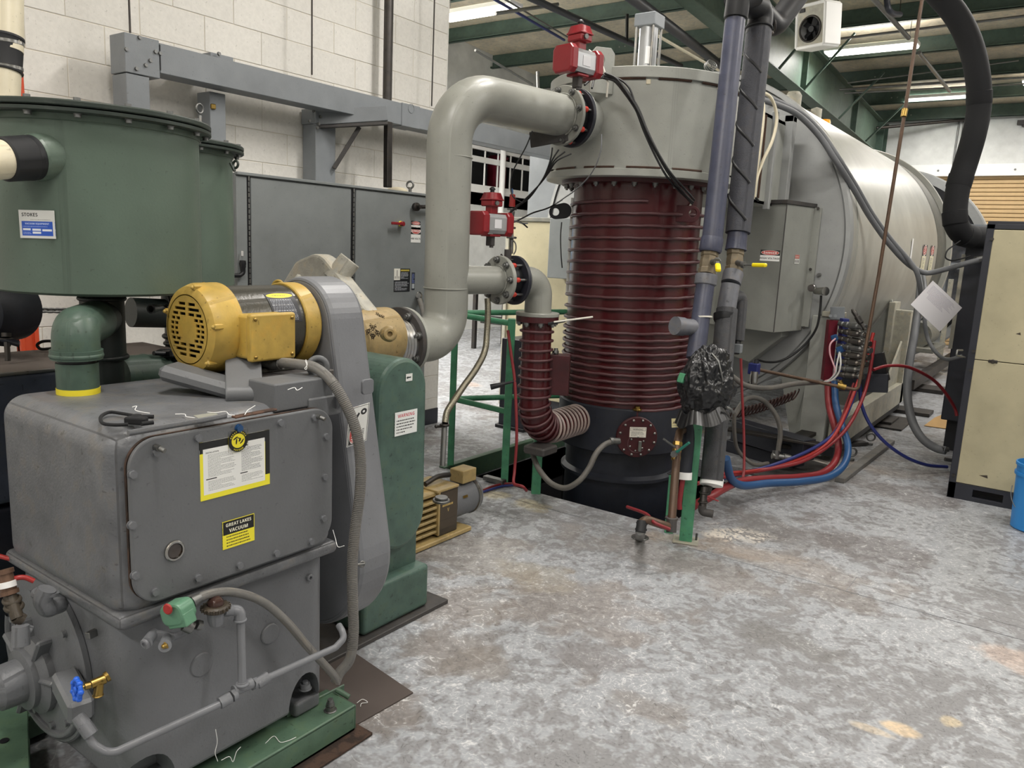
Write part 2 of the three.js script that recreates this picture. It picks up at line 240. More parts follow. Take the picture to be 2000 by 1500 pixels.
M.frameGreen = paint(0x62806a, 0.45, { grime: true });
M.postGreen = paint(0x5cab82, 0.42, { grime: true });
M.yellow = paint(0xd0ae54, 0.42, { grime: true });
M.motorBlack = new THREE.MeshStandardMaterial({ color: 0x4b4940, roughness: 0.3, map: tGrime, bumpMap: tBump, bumpScale: 0.0006, metalness: 0.2 });
M.black = plain(0x15161a, 0.5);
M.rubber = plain(0x1b1c1f, 0.6);
M.softBlack = plain(0x121316, 0.85);
M.tape = new THREE.MeshStandardMaterial({ color: 0x4c4e57, roughness: 0.62, map: tGrime, bumpMap: tBump, bumpScale: 0.002 });
M.pvc = paint(0x50546a, 0.4, { grime: true });
M.pvcGrey = paint(0x7e8088, 0.45, { grime: true });
M.pvcWhite = paint(0xf0e6cc, 0.4);
M.pipeGrey = paint(0xa3a49e, 0.36, { bump: 0.0004 });
M.vessel = paint(0xb0b2ad, 0.4, { bump: 0.0006 });
M.chamber = paint(0xbcbcb5, 0.34, { grime: false, bump: 0.0005 });
M.chamberHead = paint(0xa9abac, 0.42, { bump: 0.0005 });
M.chamberRim = paint(0x8b8b82, 0.5, { grime: true });
M.cream = paint(0xc9c6b6, 0.45, { grime: true });
M.maroon = new THREE.MeshPhysicalMaterial({ color: 0x521a1f, roughness: 0.24, map: tPaint, bumpMap: tBump, bumpScale: 0.0003 });
M.maroonCoil = new THREE.MeshStandardMaterial({ color: 0x664044, roughness: 0.4, map: tGrime });
M.maroonDark = paint(0x4e1a20, 0.42, { grime: true });
M.actuatorRed = paint(0x97222b, 0.34);
M.actuatorSilver = new THREE.MeshStandardMaterial({ color: 0xc6c8cc, roughness: 0.34, metalness: 0.55, map: tPaint });
M.spacerRed = plain(0xc0392b, 0.45);
M.oxide = paint(0x7d1c30, 0.45, { grime: true });
M.cabGrey = paint(0x8f9496, 0.42, { bump: 0.0003 });
M.duct = paint(0x8d9298, 0.44, { bump: 0.0004 });
M.boxGrey = paint(0xa2a49f, 0.45, { bump: 0.0004 });
M.tan = paint(0xc4bb9c, 0.5, { bump: 0.0003 });
M.frameBlack = paint(0x2c2e38, 0.45, { bump: 0.0003 });
M.tanCast = paint(0xb59d6c, 0.45, { grime: true, bump: 0.001 });
M.whiteCast = paint(0xc3c0b4, 0.5, { grime: true, bump: 0.0014 });
M.goldPump = paint(0xc4ab74, 0.45, { grime: true });
M.bronze = paint(0x4b4236, 0.5, { grime: true });
M.steel = metal(0xb9b9b6, 0.36);
M.stainless = metal(0xd0cfcb, 0.28);
M.galv = metal(0x9a9b9a, 0.5);
M.fitting = metal(0x8a8580, 0.42);
M.darkSteel = metal(0x5d5a58, 0.5);
M.iron = paint(0x4e4b4a, 0.6, { grime: true });
M.brass = metal(0xb89a58, 0.34);
M.bronzeValve = new THREE.MeshStandardMaterial({ color: 0x8c7f68, roughness: 0.55, metalness: 0.3, map: tGrime });
M.brownPipe = new THREE.MeshStandardMaterial({ color: 0x6b5444, roughness: 0.45, map: tGrime, metalness: 0.3 });
M.copper = new THREE.MeshStandardMaterial({ color: 0x7d6150, roughness: 0.45, metalness: 0.4, map: tGrime });
M.rust = new THREE.MeshStandardMaterial({ color: 0xb0a098, map: tRust, roughness: 0.85, bumpMap: tBump, bumpScale: 0.002 });
M.rustDark = new THREE.MeshStandardMaterial({ color: 0x8f8884, map: tRust, roughness: 0.9, bumpMap: tBump, bumpScale: 0.002 });
M.conduit = paint(0x868480, 0.55, { grime: true, bump: 0.0008 });
M.hoseGrey = paint(0x73706b, 0.55, { grime: true });
M.hoseBraid = metal(0xb5b09e, 0.42);
M.cableGrey = plain(0x6f7174, 0.5);
M.cableBlack = plain(0x17181a, 0.5);
M.cableWhite = plain(0xd9d6cc, 0.5);
M.hoseRed = plain(0x86292e, 0.42);
M.hoseBrightRed = plain(0x9c2926, 0.42);
M.hoseDarkRed = plain(0x7a2228, 0.5);
M.hoseBlue = plain(0x244d7c, 0.42);
M.hoseNavy = plain(0x262f6c, 0.42);
M.orange = paint(0xe2552f, 0.5);
M.blueBucket = plain(0x2c82c8, 0.4);
M.plasticBag = new THREE.MeshStandardMaterial({ color: 0x17181b, roughness: 0.3 });
M.paper = plain(0xecebea, 0.75);
M.cardboard = paint(0xc9a26c, 0.8);
M.wood = paint(0xb79a74, 0.75, { grime: true });
M.doorTan = paint(0xd9b98a, 0.5);
M.white = plain(0xf0f0ee, 0.55);
M.labelYellow = plain(0xf2df35, 0.5);
M.handleYellow = plain(0xf1d80f, 0.4);
M.beacon = new THREE.MeshPhysicalMaterial({ color: 0xf0a010, roughness: 0.25 });
M.solenoidGreen = paint(0x659378, 0.35);
M.knobBlue = plain(0x1f5fd0, 0.35);
M.glassDark = new THREE.MeshPhysicalMaterial({ color: 0x2c1e12, roughness: 0.08, clearcoat: 1 });
M.glass = new THREE.MeshPhysicalMaterial({ color: 0xffffff, roughness: 0.05, transmission: 1, thickness: 0 });
M.insul = paint(0x55565a, 0.75, { grime: true, bump: 0.002 });
M.lens = new THREE.MeshStandardMaterial({ color: 0xffffff, emissive: 0xfffaf0, emissiveIntensity: GLOW, roughness: 0.6 });
M.lampBody = plain(0xe8e8e4, 0.5);
M.coilRust = plain(0x3c2420, 0.5);
M.coilFrost = new THREE.MeshStandardMaterial({ color: 0xb9a9a4, roughness: 0.5, map: tGrime });
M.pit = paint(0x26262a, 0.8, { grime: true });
M.bellows = metal(0xc8c8c8, 0.3);
M.tealHandle = plain(0x1f6a5c, 0.45);

// ------------------------------------------------------------------ flat print
function print(w, h, draw, rough = 0.5, alpha = false) {
  const c = document.createElement('canvas'); c.width = w; c.height = h; const g = c.getContext('2d'); draw(g, w, h);
  const t = new THREE.CanvasTexture(c); t.colorSpace = THREE.SRGBColorSpace; t.magFilter = THREE.LinearFilter;
  return new THREE.MeshStandardMaterial({ map: t, roughness: rough, ...(alpha ? { transparent: true, alphaTest: 0.4 } : {}) });
}
const fill = (g, c, x, y, w, h) => { g.fillStyle = c; g.fillRect(x, y, w, h); };
const text = (g, s, x, y, px, c = '#111', font = 'bold', align = 'center') => { g.fillStyle = c; g.font = `${font} ${px}px sans-serif`; g.textAlign = align; g.textBaseline = 'middle'; g.fillText(s, x, y); };
const lines = (g, x, y, w, n, dy, c = '#444', t = 2, seedv = 3) => { let s = seedv; g.fillStyle = c; for (let i = 0; i < n; i++) { let xx = x; s = (s * 9301 + 49297) % 233280; const end = x + w * (i % 5 === 4 ? 0.45 : 0.82 + 0.18 * s / 233280); while (xx < end) { s = (s * 9301 + 49297) % 233280; const k = 6 + 22 * s / 233280; g.fillRect(xx, y + i * dy, Math.min(k, end - xx), t); xx += k + 5; } } };
function oval(g, x, y, rx, ry, c) { g.fillStyle = c; g.beginPath(); g.ellipse(x, y, rx, ry, 0, 0, Math.PI * 2); g.fill(); }
const dangerTop = (g, w, h, y = 0) => { fill(g, '#16110f', 0, y, w, h); oval(g, w / 2, y + h / 2, w * 0.44, h * 0.4, '#c03a34'); g.lineWidth = Math.max(2, h * 0.06); g.strokeStyle = '#f2ece6'; g.beginPath(); g.ellipse(w / 2, y + h / 2, w * 0.45, h * 0.42, 0, 0, Math.PI * 2); g.stroke(); text(g, 'DANGER', w / 2, y + h / 2, h * 0.56, '#f4ece8'); };
const pHighVolt = print(256, 160, (g, w, h) => { fill(g, '#efefec', 0, 0, w, h); dangerTop(g, w, 78); text(g, 'HIGH VOLTAGE', w / 2, 122, 36); });
const p480 = print(200, 240, (g, w, h) => { fill(g, '#efefec', 0, 0, w, h); dangerTop(g, w, 110); text(g, '480 VOLTS', w / 2, 178, 40); });
const pDangerTall = print(128, 400, (g, w, h) => { fill(g, '#efe9c8', 0, 0, w, h); g.save(); g.translate(0, 160); g.rotate(-Math.PI / 2); dangerTop(g, 160, w); g.restore(); lines(g, 16, 190, 92, 18, 11, '#3a362c', 4); });
const pWarning = print(256, 200, (g, w, h) => { fill(g, '#e3e5e3', 0, 0, w, h); text(g, 'WARNING', w / 2, 34, 40, '#c04a55'); lines(g, 18, 70, 224, 5, 25, '#2a2a2a', 9, 4); });
const pWarnPlate = print(256, 160, (g, w, h) => { fill(g, '#e8e2d6', 0, 0, w, h); g.strokeStyle = '#222'; g.lineWidth = 4; g.strokeRect(14, 12, w - 28, 44); text(g, '! WARNING !', w / 2, 35, 32); lines(g, 26, 72, 204, 6, 13, '#333', 5); });
const pGreatLakes = print(512, 400, (g, w, h) => { fill(g, '#f0e234', 0, 0, w, h); fill(g, '#131313', 8, 8, w - 16, 190); text(g, 'GREAT LAKES', w / 2, 62, 66, '#f3f0dc'); text(g, 'VACUUM', w / 2, 146, 72, '#f3f0dc'); for (let i = 0; i < 4; i++) lines(g, 60, 222 + i * 44, 392, 1, 9, '#33300f', 16, i * 5 + 2); });
const pManual = print(1024, 768, (g, w, h) => {
  fill(g, '#efe436', 0, 0, w, h); fill(g, '#191919', 0, 0, w, 150); fill(g, '#191919', w - 70, 0, 70, h - 150); fill(g, '#e9e9e6', 44, 96, w - 120, h - 166);
  text(g, 'INSTALLATION', 80, 150, 26, '#222', 'bold', 'left'); lines(g, 110, 178, 400, 18, 17, '#6a6a68', 5, 11); fill(g, '#333', 80, 492, 150, 14); lines(g, 110, 530, 400, 8, 17, '#6a6a68', 5, 5);
  fill(g, '#333', 570, 142, 120, 14); lines(g, 590, 178, 330, 19, 17, '#55555a', 6, 7); fill(g, '#333', 570, 512, 110, 14); lines(g, 590, 548, 330, 6, 17, '#6a6a68', 5, 9);
});
const pLakes = print(256, 256, (g, w, h) => { g.clearRect(0, 0, w, h); oval(g, 128, 128, 126, 126, '#141414'); oval(g, 128, 126, 88, 84, '#efe032'); g.fillStyle = '#141414'; for (const [x, y, a, b, r] of [[92, 92, 34, 9, -0.5], [104, 132, 10, 34, 0.15], [148, 118, 12, 24, 0.5], [170, 150, 26, 8, -0.6], [186, 128, 22, 7, -0.7], [132, 96, 20, 6, 0.3]]) { g.beginPath(); g.ellipse(x, y, a, b, r, 0, Math.PI * 2); g.fill(); } const ring = (s, r, a0, a1, flip) => { for (let i = 0; i < s.length; i++) { const a = lerp(a0, a1, i / (s.length - 1)); g.save(); g.translate(128 + r * Math.cos(a), 128 + r * Math.sin(a)); g.rotate(a + (flip ? -1 : 1) * Math.PI / 2); text(g, s[i], 0, 0, 26, '#efe032'); g.restore(); } }; ring('GREAT LAKES', 107, -2.7, -0.45, false); ring('VACUUM', 107, 2.1, 1.04, true); }, 0.4, true);
const pStokes = print(512, 380, (g, w, h) => { fill(g, '#d6d6d2', 0, 0, w, h); text(g, 'STOKES', 40, 62, 66, '#1a1a1a', 'bold', 'left'); lines(g, 160, 126, 330, 1, 10, '#666', 5); fill(g, '#2a55b8', 34, 150, 446, 196); text(g, 'VACUUM EQUIPMENT', 256, 182, 34, '#c9d4ee'); for (const [x, y, ww] of [[48, 246, 110], [182, 250, 124], [326, 254, 138], [184, 290, 122]]) fill(g, '#dfe3ea', x, y, ww, 28); lines(g, 50, 218, 400, 1, 9, '#b8c6ea', 6); lines(g, 50, 298, 120, 2, 18, '#b8c6ea', 6); });
const pMotor = print(256, 320, (g, w, h) => { fill(g, '#23242a', 0, 0, w, h); oval(g, w / 2, 34, 120, 32, '#f0cf18'); lines(g, 60, 30, 136, 1, 9, '#6a5a10', 8); for (let i = 0; i < 15; i++) lines(g, 20, 84 + i * 15, 216, 1, 9, i % 4 === 0 ? '#c9ccd4' : '#8b8f99', 6, i + 2); });
const pNotice = print(256, 300, (g, w, h) => { fill(g, '#1d2024', 0, 0, w, h); fill(g, '#e8e6dc', 0, 0, 96, 150); g.strokeStyle = '#222'; g.lineWidth = 8; g.beginPath(); g.moveTo(48, 20); g.lineTo(48, 130); g.moveTo(20, 100); g.lineTo(20, 130); g.moveTo(76, 100); g.lineTo(76, 130); g.stroke(); fill(g, '#b9a84a', 104, 12, 140, 22); lines(g, 108, 50, 132, 6, 15, '#b8bcc2', 7); lines(g, 14, 172, 226, 7, 17, '#c8ccd2', 7); });
const pPinch = print(160, 300, (g, w, h) => { fill(g, '#ecece8', 0, 0, w, h); g.strokeStyle = '#333'; g.lineWidth = 4; g.strokeRect(6, 6, w - 12, h - 12); oval(g, 118, 54, 24, 24, '#222'); oval(g, 118, 54, 10, 10, '#ececec'); g.fillStyle = '#222'; g.beginPath(); g.moveTo(30, 90); g.lineTo(58, 76); g.lineTo(78, 50); g.lineTo(88, 62); g.lineTo(60, 112); g.lineTo(40, 140); g.fill(); g.save(); g.translate(12, 290); g.rotate(-Math.PI / 2); dangerTop(g, 150, 62); g.restore(); g.save(); g.translate(124, 236); g.rotate(-Math.PI / 2); text(g, 'IN PLACE', 0, 0, 22); g.restore(); });
const pBelts = print(256, 256, (g, w, h) => { g.clearRect(0, 0, w, h); g.save(); g.translate(118, 130); g.rotate(-0.62); g.font = 'italic bold 62px serif'; g.fillStyle = '#2a2018'; g.textAlign = 'center'; g.fillText('Belts', 0, -6); g.fillText('B60', 6, 56); g.restore(); }, 0.7, true);
const pSeal = print(256, 80, (g, w, h) => { g.clearRect(0, 0, w, h); g.font = 'italic bold 58px serif'; g.fillStyle = '#3a3026'; g.fillText('Seals', 40, 58); }, 0.7, true);
const pArrow = print(128, 110, (g, w, h) => { fill(g, '#dfe0dc', 0, 0, w, h); fill(g, '#1c2a26', 16, 44, 84, 20); g.fillStyle = '#1c2a26'; g.beginPath(); g.moveTo(8, 60); g.lineTo(40, 30); g.lineTo(40, 80); g.fill(); });
const pGold = print(256, 320, (g, w, h) => { fill(g, '#4a4034', 0, 0, w, h); lines(g, 30, 80, 80, 1, 9, '#b59a5c', 8); lines(g, 30, 104, 180, 1, 9, '#c4a863', 18, 6); text(g, 'V', 120, 160, 44, '#c4a863'); fill(g, '#3b332a', 0, 240, w, 4); });
const pRedLabel = print(160, 200, (g, w, h) => { fill(g, '#d9d9dc', 0, 0, w, h); fill(g, '#c9545c', 16, 16, 128, 60); lines(g, 22, 92, 116, 6, 15, '#c06a70', 6); });
const pSheet = print(700, 700, (g, w, h) => { fill(g, '#eae8ec', 0, 0, w, h); for (let i = 0; i < 14; i++) lines(g, 60 + (i > 9 ? 60 : 0), 70 + i * 22, 560 - (i > 9 ? 180 : 0), 1, 9, '#9a94a8', 6, i * 7 + 3); });
const pTagYellow = print(200, 64, (g, w, h) => { fill(g, '#f1d80f', 0, 0, w, h); lines(g, 50, 26, 110, 1, 9, '#8a7a10', 14, 6); });
const pHazard = print(160, 120, (g, w, h) => { fill(g, '#e2d7a6', 0, 0, w, h); for (let i = 0; i < 5; i++) { g.fillStyle = '#5a3a24'; g.beginPath(); g.moveTo(20 + i * 26, 70); g.lineTo(34 + i * 26, 40); g.lineTo(46 + i * 26, 40); g.lineTo(32 + i * 26, 70); g.fill(); } lines(g, 20, 90, 120, 1, 9, '#777', 6); });

// ------------------------------------------------------------------ the setting: floor slabs and pit, walls, roof, roller door
const PIT = { x0: -3.5, x1: -1.79, z0: -5.75, z1: -4.14 };
{
  const f = struct('floor', span(-16, 7, -0.5, -0.16, -18.2, 5.2, 0), M.mortar);
  // the base is cut for the pit: built of four strips instead
  f.geometry = boxUV(merge([span(-16, 7, -0.4, -0.14, PIT.z1, 5.2, 0), span(-16, 7, -0.4, -0.14, -18.2, PIT.z0, 0), span(-16, PIT.x0, -0.4, -0.14, PIT.z0, PIT.z1, 0), span(PIT.x1, 7, -0.4, -0.14, PIT.z0, PIT.z1, 0)]));
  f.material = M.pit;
  const J1 = -3.925, J2 = -4.06, w = 0.004;
  part(f, 'floor_slab', span(-16, 7, -0.14, 0, J1 + w, 5.2, 0.002), M.floor);
  part(f, 'floor_slab', [span(-16, -0.72, -0.14, 0, PIT.z1, J1 - w, 0.002)], M.floor);
  part(f, 'floor_slab', span(-0.72, 7, -0.14, 0, J2 + w * 0.7, J1 - w, 0.002), M.floor);
  part(f, 'floor_slab', [span(-0.72, 7, -0.14, 0, PIT.z1, J2 - w * 0.7, 0.002), span(PIT.x1, 7, -0.14, 0, PIT.z0, PIT.z1, 0.0), span(-5.2, 7, -0.14, 0, -11.6, PIT.z0, 0.0)], M.floor);
  part(f, 'floor_slab', span(-16, PIT.x0, -0.14, 0, PIT.z0, PIT.z1, 0.0), M.floor);
  part(f, 'floor_slab', [span(-16, -5.205, -0.14, 0, -18.2, PIT.z0, 0.002), span(-5.205, 7, -0.14, 0, -18.2, -11.605, 0.002)], M.floor);
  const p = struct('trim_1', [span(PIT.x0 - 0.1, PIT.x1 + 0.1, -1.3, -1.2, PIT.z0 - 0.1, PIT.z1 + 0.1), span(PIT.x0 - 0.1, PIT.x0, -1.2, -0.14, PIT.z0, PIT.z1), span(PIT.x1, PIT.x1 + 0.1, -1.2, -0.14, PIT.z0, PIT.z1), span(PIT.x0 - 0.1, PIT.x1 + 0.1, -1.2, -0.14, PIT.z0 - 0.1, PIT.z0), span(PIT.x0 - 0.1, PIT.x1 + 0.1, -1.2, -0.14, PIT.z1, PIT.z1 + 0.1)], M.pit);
  tag(p, 'dark concrete lining of the pump pit in the floor'); delete p.userData.category;
  solo('pit_curb', 'green steel curb edging the left side of the pit', 'curb', [PIT.x0, 0, -4.9], [span(PIT.x0 - 0.012, PIT.x0 + 0.004, -0.13, 0.012, PIT.z0, PIT.z1 + 0.02), span(PIT.x0 - 0.05, PIT.x0 - 0.012, 0.0, 0.012, PIT.z0, PIT.z1 + 0.02)], M.frameGreen);
}
{ // painted block wall on the left, every block a piece
  const X = -4.5, Z1 = -5.17, CH = 0.2032, BW = 0.4064, g = 0.0035;
  const w = struct('wall_left', [span(X - 0.3, X - 0.004, 0, 5.5, Z1 + 0.012, 5.2, 0)], M.mortar);
  const full = [0, 1, 2].map((k) => boxUV(at(box(0.03, CH - g, BW - g, 0.0025), 0, 0, 0))), half = boxUV(box(0.03, CH - g, BW / 2 - g, 0.0025));
  const mats = [M.block, M.block2, M.block3];
  for (let r = 0; r < 26; r++) {
    const y = CH * (r + 0.5) + 0.03; let z = Z1;
    const put = (geo, L) => { const o = new THREE.Mesh(geo, mats[Math.floor(rnd() * 3)]); o.name = 'block'; o.position.set(X - 0.015 + rr(-0.001, 0.0012), y, z + L / 2); o.castShadow = o.receiveShadow = true; w.add(o); z += L; };
    if (r % 2) put(half, BW / 2);
    while (z < -0.35) put(full[0], BW);
  }
  // end face of the wall, and the stretch out of view behind the camera
  part(w, 'wall_end', span(X - 0.3, X - 0.006, 0, 5.5, Z1, Z1 + 0.014, 0.003), M.block);
  part(w, 'plaster', span(X - 0.02, X, 0, 5.5, -0.3, 5.2, 0.002), M.block2);
  part(w, 'corner_bead', span(X - 0.02, X + 0.004, 0.02, 5.4, Z1 - 0.004, Z1 + 0.01, 0.002), M.block3);
  const b = struct('baseboard_left', span(X - 0.3, X + 0.008, 0, 0.14, Z1 - 0.008, 5.2, 0.003), M.frameBlack);
  struct('wall_right', span(6.5, 6.9, 0, 5.6, -18.2, 5.2, 0), M.wallWhite);
  struct('wall_front', span(-4.8, 6.9, 0, 5.6, 5.2, 5.5, 0), M.wallWhite);
}
{ // far end wall with the roller door
  const Z = -17.9, H = 3.34;
  const w = struct('wall_back', [span(-16, -4.3, 0, 5, Z - 0.3, Z, 0), span(0.9, 6.9, 0, 5, Z - 0.3, Z, 0), span(-4.3, 0.9, H, 5, Z - 0.3, Z, 0)], M.wallWhite);
  part(w, 'lintel_trim', span(-4.3, 0.9, H, H + 0.22, Z, Z + 0.02), M.white);
  for (const x of [-3.9, -2.6, -1.3, 0]) piece(w, 'bolt', gBig, M.galv, [x, H + 0.11, Z + 0.02], [0, 0, 1]);
  const d = struct('door_1', span(-4.3, 0.9, 0, H, Z - 0.2, Z - 0.14, 0), M.iron);
  const slat = boxUV(box(5.18, 0.072, 0.03, 0.012));
  for (let y = 0.04; y < H; y += 0.08) { const o = new THREE.Mesh(slat, M.doorTan); o.name = 'door_slat'; o.position.set(-1.7, y, Z - 0.12); o.castShadow = o.receiveShadow = true; d.add(o); }
  solo('wall_conduit', 'pair of grey conduits running down the far white wall', 'conduit', [-2.1, 3.9, Z + 0.03], [rod([-2.35, H, Z + 0.03], [-2.35, 4.4, Z + 0.03], 0.016), rod([-2.27, H, Z + 0.03], [-2.27, 4.4, Z + 0.03], 0.016)], M.galv);
  solo('wall_bracket', 'small dark bracket hanging under the eave of the far wall', 'bracket', [-1.25, 4.3, Z + 0.06], [span(-1.38, -1.1, 4.26, 4.34, Z, Z + 0.1), lathe([-1.24, 4.2, Z + 0.05], [0, 1, 0], [[0, 0], [0.06, 0.02], [0.05, 0.08]])], M.iron);
}
{ // bright bay beyond the end of the block wall
  const X = -9.2;
  struct('wall_bay', [span(X - 0.3, X, 0, 2.62, -18.2, -2, 0), span(X - 0.3, X, 3.5, 5.5, -18.2, -2, 0), span(X - 0.3, X, 2.62, 3.5, -9.9, -2, 0), span(X - 0.3, X, 2.3, 2.65, -18.2, -2, 0), span(X - 0.3, X, 2.62, 3.5, -18.2, -15.4, 0), span(-16, -4.79, 0, 5.6, -2.2, -2, 0), span(-16, X - 0.29, 2.3, 2.6, -18.2, -2, 0), span(-12.5, -12.3, 2.6, 5.5, -18.2, -2, 0)], M.wallWhite);
  const r = thing('mezzanine_railing', 'white railing across the opening high in the white wall', 'railing', [X, 2.62, -12.5]);
  part(r, 'top_rail', span(X, X + 0.05, 3.28, 3.34, -15.4, -9.9), M.white); part(r, 'mid_rail', span(X, X + 0.04, 3.06, 3.16, -15.4, -9.9), M.white); part(r, 'toe_board', span(X, X + 0.05, 2.52, 2.66, -15.4, -9.9), M.white);
  for (let k = 0; k < 14; k++) part(r, 'baluster', span(X, X + 0.025, 2.64, 3.3, -15.3 + k * 0.4, -15.275 + k * 0.4), M.white);
  solo('wall_post', 'white tube post standing off the bright bay wall', 'post', [X + 0.12, 2, -12.1], rod([X + 0.12, 2.1, -12.1], [X + 0.12, 3.35, -12.1], 0.055), M.white);
  // things stored behind the railing, dim
  [[-14.6, 0.5, M.frameBlack], [-13.6, 0.6, M.softBlack], [-12.9, 0.34, M.oxide], [-12.2, 0.5, M.softBlack], [-11.4, 0.6, M.pvcGrey], [-10.6, 0.6, M.frameBlack]].forEach(([z, wd, m], i) => solo('storage_bin', `${['black', 'dark', 'red', 'narrow dark', 'grey', 'last black'][i]} bin stored behind the white mezzanine railing`, 'bin', [X - 0.9, 2.6, z], [rbox(X - 1.2, X - 0.5, 2.61, 3.3, z - wd / 2, z + wd / 2, 0.03), span(X - 1.22, X - 0.48, 3.28, 3.34, z - wd / 2 - 0.02, z + wd / 2 + 0.02, 0.01)], m));
  const win = struct('window_1', [span(X, X + 0.04, 1.15, 1.2, -10.6, -8.6), span(X, X + 0.04, 1.98, 2.03, -10.6, -8.6), span(X, X + 0.04, 1.15, 2.03, -10.64, -10.6), span(X, X + 0.04, 1.15, 2.03, -8.6, -8.56)], plain(0x2f56b8, 0.5));
  part(win, 'pane', span(X - 0.01, X + 0.012, 1.2, 1.98, -10.6, -8.6, 0.001), plain(0x7fbde6, 0.15));
}
{ // roof: insulation liner falling gently to the far wall, purlins along x, tapered rafter
  const SL = 0.056, h = 0.235, RY = (z) => 4.655 + SL * (Math.min(z, -2) + 17.5);
  struct('ceiling', faceX(extr(polyShape([[18.4, RY(-18.4)], [2, RY(-2)], [-5.5, RY(-2)], [-5.5, RY(-2) + 0.3], [2, RY(-2) + 0.3], [18.4, RY(-18.4) + 0.3]]), 23, 0), -16), M.liner);
  const w = 0.075, t = 0.012, nth = ['first', 'second', 'third', 'fourth', 'fifth', 'sixth', 'seventh', 'eighth', 'ninth', 'tenth', 'eleventh', 'twelfth'];
  for (let k = 0; k < 11; k++) {
    const z = -17.75 + k * 1.48, y = RY(z) - 0.004;
    const p = thing('roof_purlin', `dark green roof purlin, ${nth[k]} from the far roller door wall`, 'beam', [-4, y - h, z]);
    part(p, 'purlin_web', span(-15.9, 6.9, y - h, y, z, z + t, 0.001), M.steelGreen);
    part(p, 'purlin_flange', [span(-15.9, 6.9, y - h, y - h + t, z, z + w, 0.002), span(-15.9, 6.9, y - t, y, z - w, z, 0.002), span(-15.9, 6.9, y - h, y - h + 0.03, z + w - t, z + w, 0.002)], M.steelGreen);
    for (const x of [-6.6, -6.5, -3.3, -3.2, -1.1, -1.0]) piece(p, 'purlin_bolt', gBolt, M.steel, [x, y - h * 0.5, z + t], [0, 0, 1]);
  }
  const X = -3.75, zf = -17.5, zn = -3, top = (z) => RY(z) - h - 0.008, yb = (z) => 3.765 + 0.046 * (z - zf);
  const r = thing('roof_rafter', 'deep green tapered steel rafter running above the chamber', 'rafter', [X, yb(zf), zf]);
  part(r, 'rafter_web', faceX(extr(polyShape([[-zf, yb(zf)], [-zn, yb(zn)], [-zn, top(zn)], [-zf, top(zf)]]), 0.016, 0), X - 0.008), M.rafterGreen);
  part(r, 'rafter_flange', bar([X, yb(zf), zf], [X, yb(zn), zn], 0.2, 0.018), M.rafterGreen); part(r, 'rafter_flange', bar([X, top(zf) - 0.009, zf], [X, top(zn) - 0.009, zn], 0.2, 0.018), M.rafterGreen);
  for (const z of [-15.4, -12.2, -9.2]) part(r, 'stiffener', span(X, X + 0.09, yb(z) + 0.009, top(z) - 0.018, z - 0.005, z + 0.005, 0.001), M.rafterGreen);
  const c = thing('roof_column', 'green steel column under the rafter against the far wall', 'column', [X, 0, zf - 0.2]), ct = top(zf) - 0.03;
  part(c, 'column_web', span(X - 0.008, X + 0.008, 0, ct, zf - 0.36, zf), M.steelGreen); part(c, 'column_flange', span(X - 0.14, X + 0.14, 0, ct, zf - 0.02, zf), M.steelGreen); part(c, 'column_flange', span(X - 0.14, X + 0.14, 0, ct, zf - 0.38, zf - 0.36), M.steelGreen);
  for (let k = 0; k < 4; k++) { const z = -16.25 + k * 1.48 * (k > 2 ? 1.2 : 1.4); solo('flange_brace', `thin dark brace rod from rafter to purlin, ${['farthest', 'second farthest', 'third farthest', 'nearest'][k]} of those above the chamber`, 'brace', [X + 0.1, yb(z), z], bar([X + 0.09, yb(z) + 0.012, z], [X + 0.72, top(z) + 0.02, z + 0.02], 0.03, 0.03), M.steelGreen); }
}
// fluorescent strip lights under the purlins; those over the camera's head are out of the picture
function striplight(x, z, label, along = 'x', L = 1.22, k = 1, y = 4.52) {
  const t = thing('ceiling_light', label, 'light', [x, y, z]), h = 0.14, a = along === 'x' ? [L / 2, h] : [h, L / 2];
  part(t, 'lamp_housing', span(x - a[0], x + a[0], y + 0.03, y + 0.085, z - a[1], z + a[1], 0.008), M.lampBody);
  const lens = rbox(x - a[0] + 0.01, x + a[0] - 0.01, y, y + 0.05, z - a[1] + 0.01, z + a[1] - 0.01, 0.02, 2); const l = part(t, 'lamp_lens', lens, M.lens); l.castShadow = false;
  for (const s of [-0.8, 0.8]) part(t, 'hanger', rod([x + (along === 'x' ? s * a[0] : 0), y + 0.08, z + (along === 'x' ? 0 : s * a[1])], [x + (along === 'x' ? s * a[0] : 0), 4.9, z + (along === 'x' ? 0 : s * a[1])], 0.004), M.darkSteel);
  const li = new THREE.RectAreaLight(LAMP_COLOR, LAMP * k, 2 * a[0], 2 * a[1]); li.position.set(x, y - 0.006, z); li.rotation.x = -Math.PI / 2; li.castShadow = true; scene.add(li);
  // added uplight: glowing strip and lamp put in to brighten the roof liner
  const slot = part(t, 'added_uplight', span(x - a[0] + 0.03, x + a[0] - 0.03, y + 0.084, y + 0.088, z - 0.05, z + 0.05, 0.001), M.lens); slot.castShadow = false;
  const ul = new THREE.RectAreaLight(LAMP_COLOR, LAMP * k * 1.0, 2 * a[0] - 0.06, 0.1); ul.position.set(x, y + 0.094, z); ul.rotation.x = Math.PI / 2; ul.castShadow = true; scene.add(ul);
  return t;
}
striplight(-2.85, -12.3, 'bright strip light over the chamber, beside the white wall fan box');
striplight(-2.45, -16.3, 'bright strip light farthest back, near the roller door');
striplight(-6.8, -8.4, 'bright strip light over the bay past the block wall corner');

